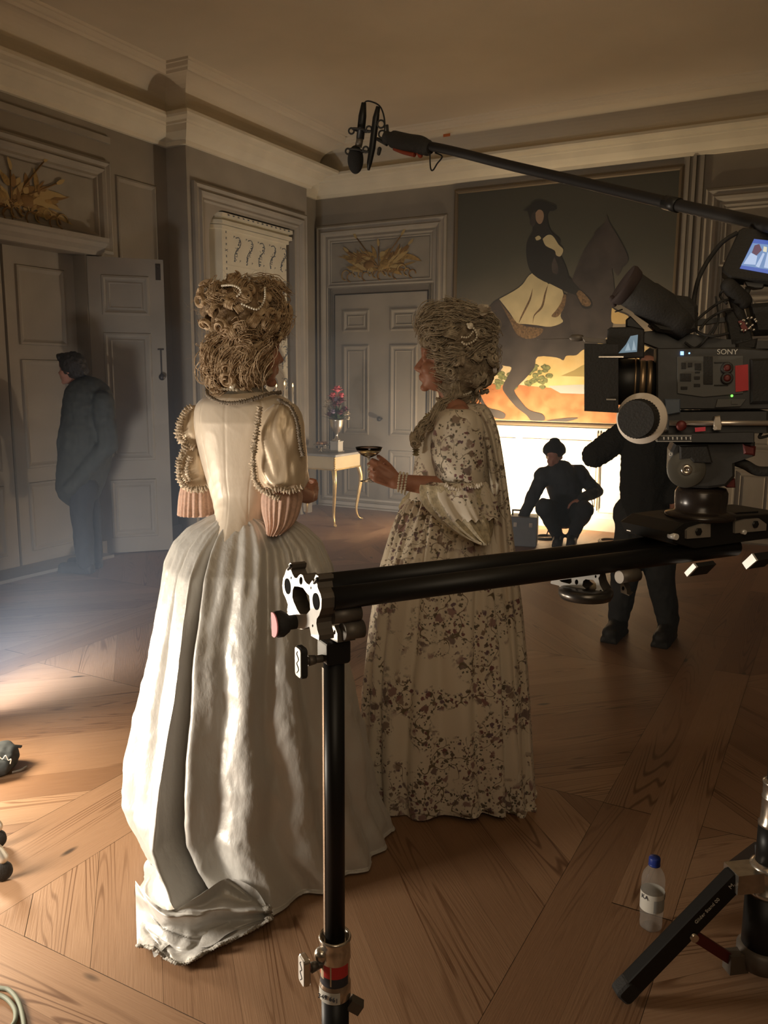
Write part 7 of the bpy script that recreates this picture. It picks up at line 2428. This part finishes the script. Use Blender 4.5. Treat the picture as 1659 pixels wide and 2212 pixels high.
# ================================================================== things on the floor
# equipment case by the crouching man
k0 = onfloor(1128, 1181)
M_case = mat('grey_equipment_case', (0.16, 0.16, 0.155), 0.6, var=0.08, scale=20)
ca = thing('equipment_case', k0, 'grey equipment case with a carrying handle on the floor beside the crouching man', 'case')
cX, cY = (R0 * 0.97 - F0 * 0.24), (F0 * 0.97 + R0 * 0.24)
c = k0 + cY * 0.12
mb = MB(); mb.rbox(c + VZ * 0.135, (0.25, 0.22, 0.27), 0.012, cX, cY, VZ); mb.build('shell', M_case, ca)
mb = MB()
for dx in (-0.045, 0.045):
    mb.box(c - cX * 0.06 + cX * dx + VZ * 0.292, (0.012, 0.016, 0.05), cX, cY, VZ)
mb.box(c - cX * 0.06 + VZ * 0.315, (0.105, 0.018, 0.014), cX, cY, VZ); mb.build('handle', M_rub, ca)
mb = MB()
for dx in (-0.07, 0.07):
    mb.box(c + cX * dx - cY * 0.112 + VZ * 0.20, (0.03, 0.006, 0.04), cX, cY, VZ)
mb.build('latch', M_chrome, ca)


def coil(name, c, loops, r0, rad, m, label, seed, tail=None, cat='cable'):
    rnd = random.Random(seed)
    mb = MB()
    pth = []
    for k in range(loops):
        rr = r0 * rnd.uniform(0.85, 1.1); ox, oy = rnd.uniform(-0.02, 0.02), rnd.uniform(-0.02, 0.02)
        for i in range(18):
            a = 2 * PI * i / 18
            pth.append(Vector(c) + Vector((ox + rr * math.cos(a), oy + rr * math.sin(a), rad + 0.5 * rad * k + rad * 0.4 * math.sin(a * 2 + k))))
    if tail:
        pth += bez([pth[-1]] + [Vector(t) for t in tail], 8)[1:]
    mb.tube(bez(pth, 2), rad, 8)
    o = mb.build(name, m); rebase(o, c); tag(o, label, cat)
    return o


M_cable = mat('black_cable', (0.02, 0.02, 0.02), 0.6)
M_gcable = mat('grey_green_cable', (0.17, 0.18, 0.13), 0.6)
c = onfloor(1176, 1162)
coil('cable_coil', c, 4, 0.105, 0.006, M_cable, 'coil of black cable on the floor between the case and the crouching man', 3, [c + R0 * 0.09 + VZ * 0.06, c + R0 * 0.06 + VZ * 0.13, c + R0 * 0.03 + F0 * 0.05 + VZ * 0.02])
c = onfloor(1325, 1172)
coil('cable_coil', c, 3, 0.14, 0.007, mat('pale_cable', (0.5, 0.42, 0.34), 0.6), 'pale cable coil on the floor behind the slider rails', 5)
pth = [onfloor(-40, 2125, 0.006), onfloor(0, 2134, 0.006), onfloor(20, 2139, 0.006), onfloor(38, 2160, 0.006), onfloor(48, 2190, 0.006), onfloor(52, 2230, 0.006), onfloor(40, 2300, 0.006)]
mb = MB(); mb.tube(bez(pth, 6), 0.0055, 8)
pth = [onfloor(-40, 2140, 0.012), onfloor(0, 2150, 0.006), onfloor(22, 2165, 0.006), onfloor(34, 2190, 0.006), onfloor(22, 2220, 0.006), onfloor(-40, 2260, 0.006)]
mb.tube(bez(pth, 6), 0.0055, 8)
b0 = onfloor(20, 2170); o = mb.build('cable_loop', M_gcable); rebase(o, b0); tag(o, 'grey-green cable looped on the boards at the lower left corner', 'cable')

# dark bag of straps at the left edge
b0 = onfloor(5, 1672)
bg = thing('strap_bag', b0, 'dark bag with a strap end and white cord on the floor at the left edge', 'bag')
mb = MB(); c = Q(0, 1650, b0.dot(F0)); c = Vector((c.x, c.y, 0)) - R0 * 0.03
mb.ell(c + VZ * 0.045, (0.085, 0.075, 0.05), 20, 14); mb.ell(c + R0 * 0.02 + F0 * 0.05 + VZ * 0.05, (0.06, 0.06, 0.055), 16, 12)
blob(mb, 'bag_body', mat('dark_canvas', (0.035, 0.04, 0.042), 0.85), bg, 0.006, 2, 0.5, lambda p, n: 0.006 * nz(p.x * 40, p.y * 40, p.z * 40))
mb = MB(); a, b_ = Q(-20, 1606, b0.dot(F0) + 0.08), Q(46, 1613, b0.dot(F0) + 0.08); mb.tube([a, b_], 0.009, 10, flat=0.5); mb.build('strap', M_rub, bg)
mb = MB(); mb.tube(bez([Q(x, y, b0.dot(F0) - 0.03) for x, y in ((-5, 1630), (5, 1640), (12, 1632), (18, 1642), (24, 1640), (22, 1650))], 5), 0.0022, 6); mb.build('cord', M_label, bg)
mb = MB(); mb.tube(bez([onfloor(26, 1668, 0.012), onfloor(38, 1665, 0.012), onfloor(48, 1662, 0.012), onfloor(58, 1656, 0.012)], 4), 0.005, 8); mb.build('strap_end', M_edge, bg)

# rolling stand, only its castors in view
M_cast = mat('castor_metal', (0.62, 0.58, 0.50), 0.35, 0.6)
p1, p2 = onfloor(6, 1902), onfloor(-6, 1832)
rs = thing('rolling_stand', (p1 + p2) / 2 - R0 * 0.25, 'wheeled lamp stand at the left edge, only its castors showing', 'stand')
for p in (p1, p2):
    mb = MB(); mb.capsule(p + VZ * 0.10 - R0 * 0.01, p + VZ * 0.075 + R0 * 0.004, 0.016, 0.018, 14); mb.tube([p + VZ * 0.105 - R0 * 0.005, p + VZ * 0.14 - R0 * 0.25], 0.012, 10)
    fk = mb.build('castor_fork', M_cast, rs)
    mb = MB(); mb.lathe([(0.004, -0.011), (0.026, -0.011), (0.030, -0.006), (0.030, 0.006), (0.026, 0.011), (0.004, 0.011)], p + VZ * 0.031, (R0 * 0.5 - F0 * 0.85), 28); mb.build('wheel', M_rub, fk)
mb = MB(); q = (p1 + p2) / 2 - R0 * 0.25; mb.cyl(q + VZ * 0.10, q + VZ * 0.9, 0.016, n=16); mb.build('pole', M_cast, rs)

# water bottle
b0 = onfloor(1412, 2016)
M_pet = mat('frosted_clear_plastic', (0.60, 0.56, 0.50), 0.18, trans=0.4, ior=1.1, alpha=0.32)
M_capb = mat('blue_bottle_cap', (0.015, 0.035, 0.22), 0.45)
bt = thing('water_bottle', b0, 'clear plastic water bottle with blue cap standing on the boards by the crank stand', 'bottle')
Cb = b0 + F0 * 0.028
HB = 0.205
mb = MB()
prof = [(0.012, 0.004), (0.026, 0.0), (0.030, 0.006), (0.031, 0.02), (0.0295, 0.034), (0.0315, 0.045), (0.0315, 0.118), (0.030, 0.122), (0.0315, 0.128), (0.0315, 0.145), (0.028, 0.162), (0.019, 0.177), (0.0135, 0.183), (0.0130, 0.196)]
n = 40
rings = []
for r, h in prof:
    rings.append([Cb + VZ * h + R0 * (r * math.cos(2 * PI * k / n)) * (1 - (0.10 * (0.5 + 0.5 * math.cos(5 * 2 * PI * k / n)) if h < 0.03 else 0)) + F0 * (r * math.sin(2 * PI * k / n)) * (1 - (0.10 * (0.5 + 0.5 * math.cos(5 * 2 * PI * k / n)) if h < 0.03 else 0)) for k in range(n)])
mb.rings(rings, 0, True); mb.build('bottle_body', M_pet, bt)
mb = MB(); mb.lathe([(0.0155, 0.186), (0.016, 0.188), (0.016, 0.190), (0.0152, 0.191), (0.0155, 0.192), (0.0155, 0.207), (0.014, 0.210), (0.001, 0.210)], Cb, VZ, 32); mb.build('cap', M_capb, bt)
mb = MB(); wrap(mb, Cb, 0.0322, 0, 2 * PI, 0.060, 0.112, 40); lb = mb.build('paper_label', mat('bottle_label_paper', (0.60, 0.57, 0.50), 0.6), bt)
mb = MB(); wrap(mb, Cb, 0.0325, 0.55, 1.75, 0.062, 0.098, 14); mb.build('label_panel', mat('grey_label_panel', (0.34, 0.34, 0.32), 0.6), lb)
for tx, a in (('KA', 2.55), ('LC', 0.42)):
    d = R0 * math.cos(a) - F0 * math.sin(a)
    text_mesh('label_print', tx, 0.017, Cb + d * 0.0330 + VZ * 0.102, VZ.cross(d), VZ, M_ink, lb, 0.0004)

# two dark cords hanging against the lit wainscot
q1, q2 = ony(1287, 1010, YB - 0.07), ony(1293, 1010, YB - 0.07)
hk = thing('hanging_cords', (q1.x, YB - 0.04, 0.98), 'pair of thin dark cords hanging on the bright wainscot beside the crouching man', 'cord')
for q, zb in ((q1, ony(1287, 1096, YB - 0.07).z), (q2, ony(1293, 1104, YB - 0.07).z)):
    mb = MB(); mb.tube([(q.x, YB - 0.04, 1.0), (q.x, YB - 0.05, 0.97), (q.x, YB - 0.066, zb)], 0.006, 8); mb.build('cord', mat('brown_cord', (0.12, 0.09, 0.05), 0.7), hk)

# scrap of orange tape on the cove
q = ony(965, 292, 7.95)
mb = MB(); mb.box(q, (0.075, 0.006, 0.026)); o = mb.build('tape_strip', mat('orange_tape', (0.55, 0.14, 0.03), 0.7)); rebase(o, q); tag(o, 'small strip of orange tape stuck on the plaster cove above the painting', 'tape')

# ================================================================== thin haze in the room
def haze(density, z0, z1, label, box=((-5.4, 2.56), (3.0, 8.26))):
    m = bpy.data.materials.new('thin_haze'); m.use_nodes = True
    nt = m.node_tree
    nt.nodes.remove(nt.nodes['Principled BSDF'])
    v = nt.nodes.new('ShaderNodeVolumeScatter')
    v.inputs['Color'].default_value = (0.72, 0.85, 1.0, 1)
    v.inputs['Density'].default_value = density
    v.inputs['Anisotropy'].default_value = 0.25
    nt.links.new(v.outputs[0], nt.nodes['Material Output'].inputs['Volume'])
    (xa, xb), (ya, yb) = box
    mb = MB(); mb.box(((xa + xb) / 2, (ya + yb) / 2, (z0 + z1) / 2), (xb - xa, yb - ya, z1 - z0))
    o = mb.build('haze', m)
    tag(o, label, 'haze', None, 'stuff')
    return o


haze(0.095, 0.02, 1.30, 'grey smoke haze lying low over the floor boards')
haze(0.085, 1.302, 1.90, 'thinner grey haze drifting at head height')
haze(0.026, 1.902, 2.70, 'faint haze above the heads of the two women')
haze(0.11, 0.02, 1.30, 'grey smoke drifting in from the left edge of the frame', ((-5.4, -2.35), (1.95, 2.998)))
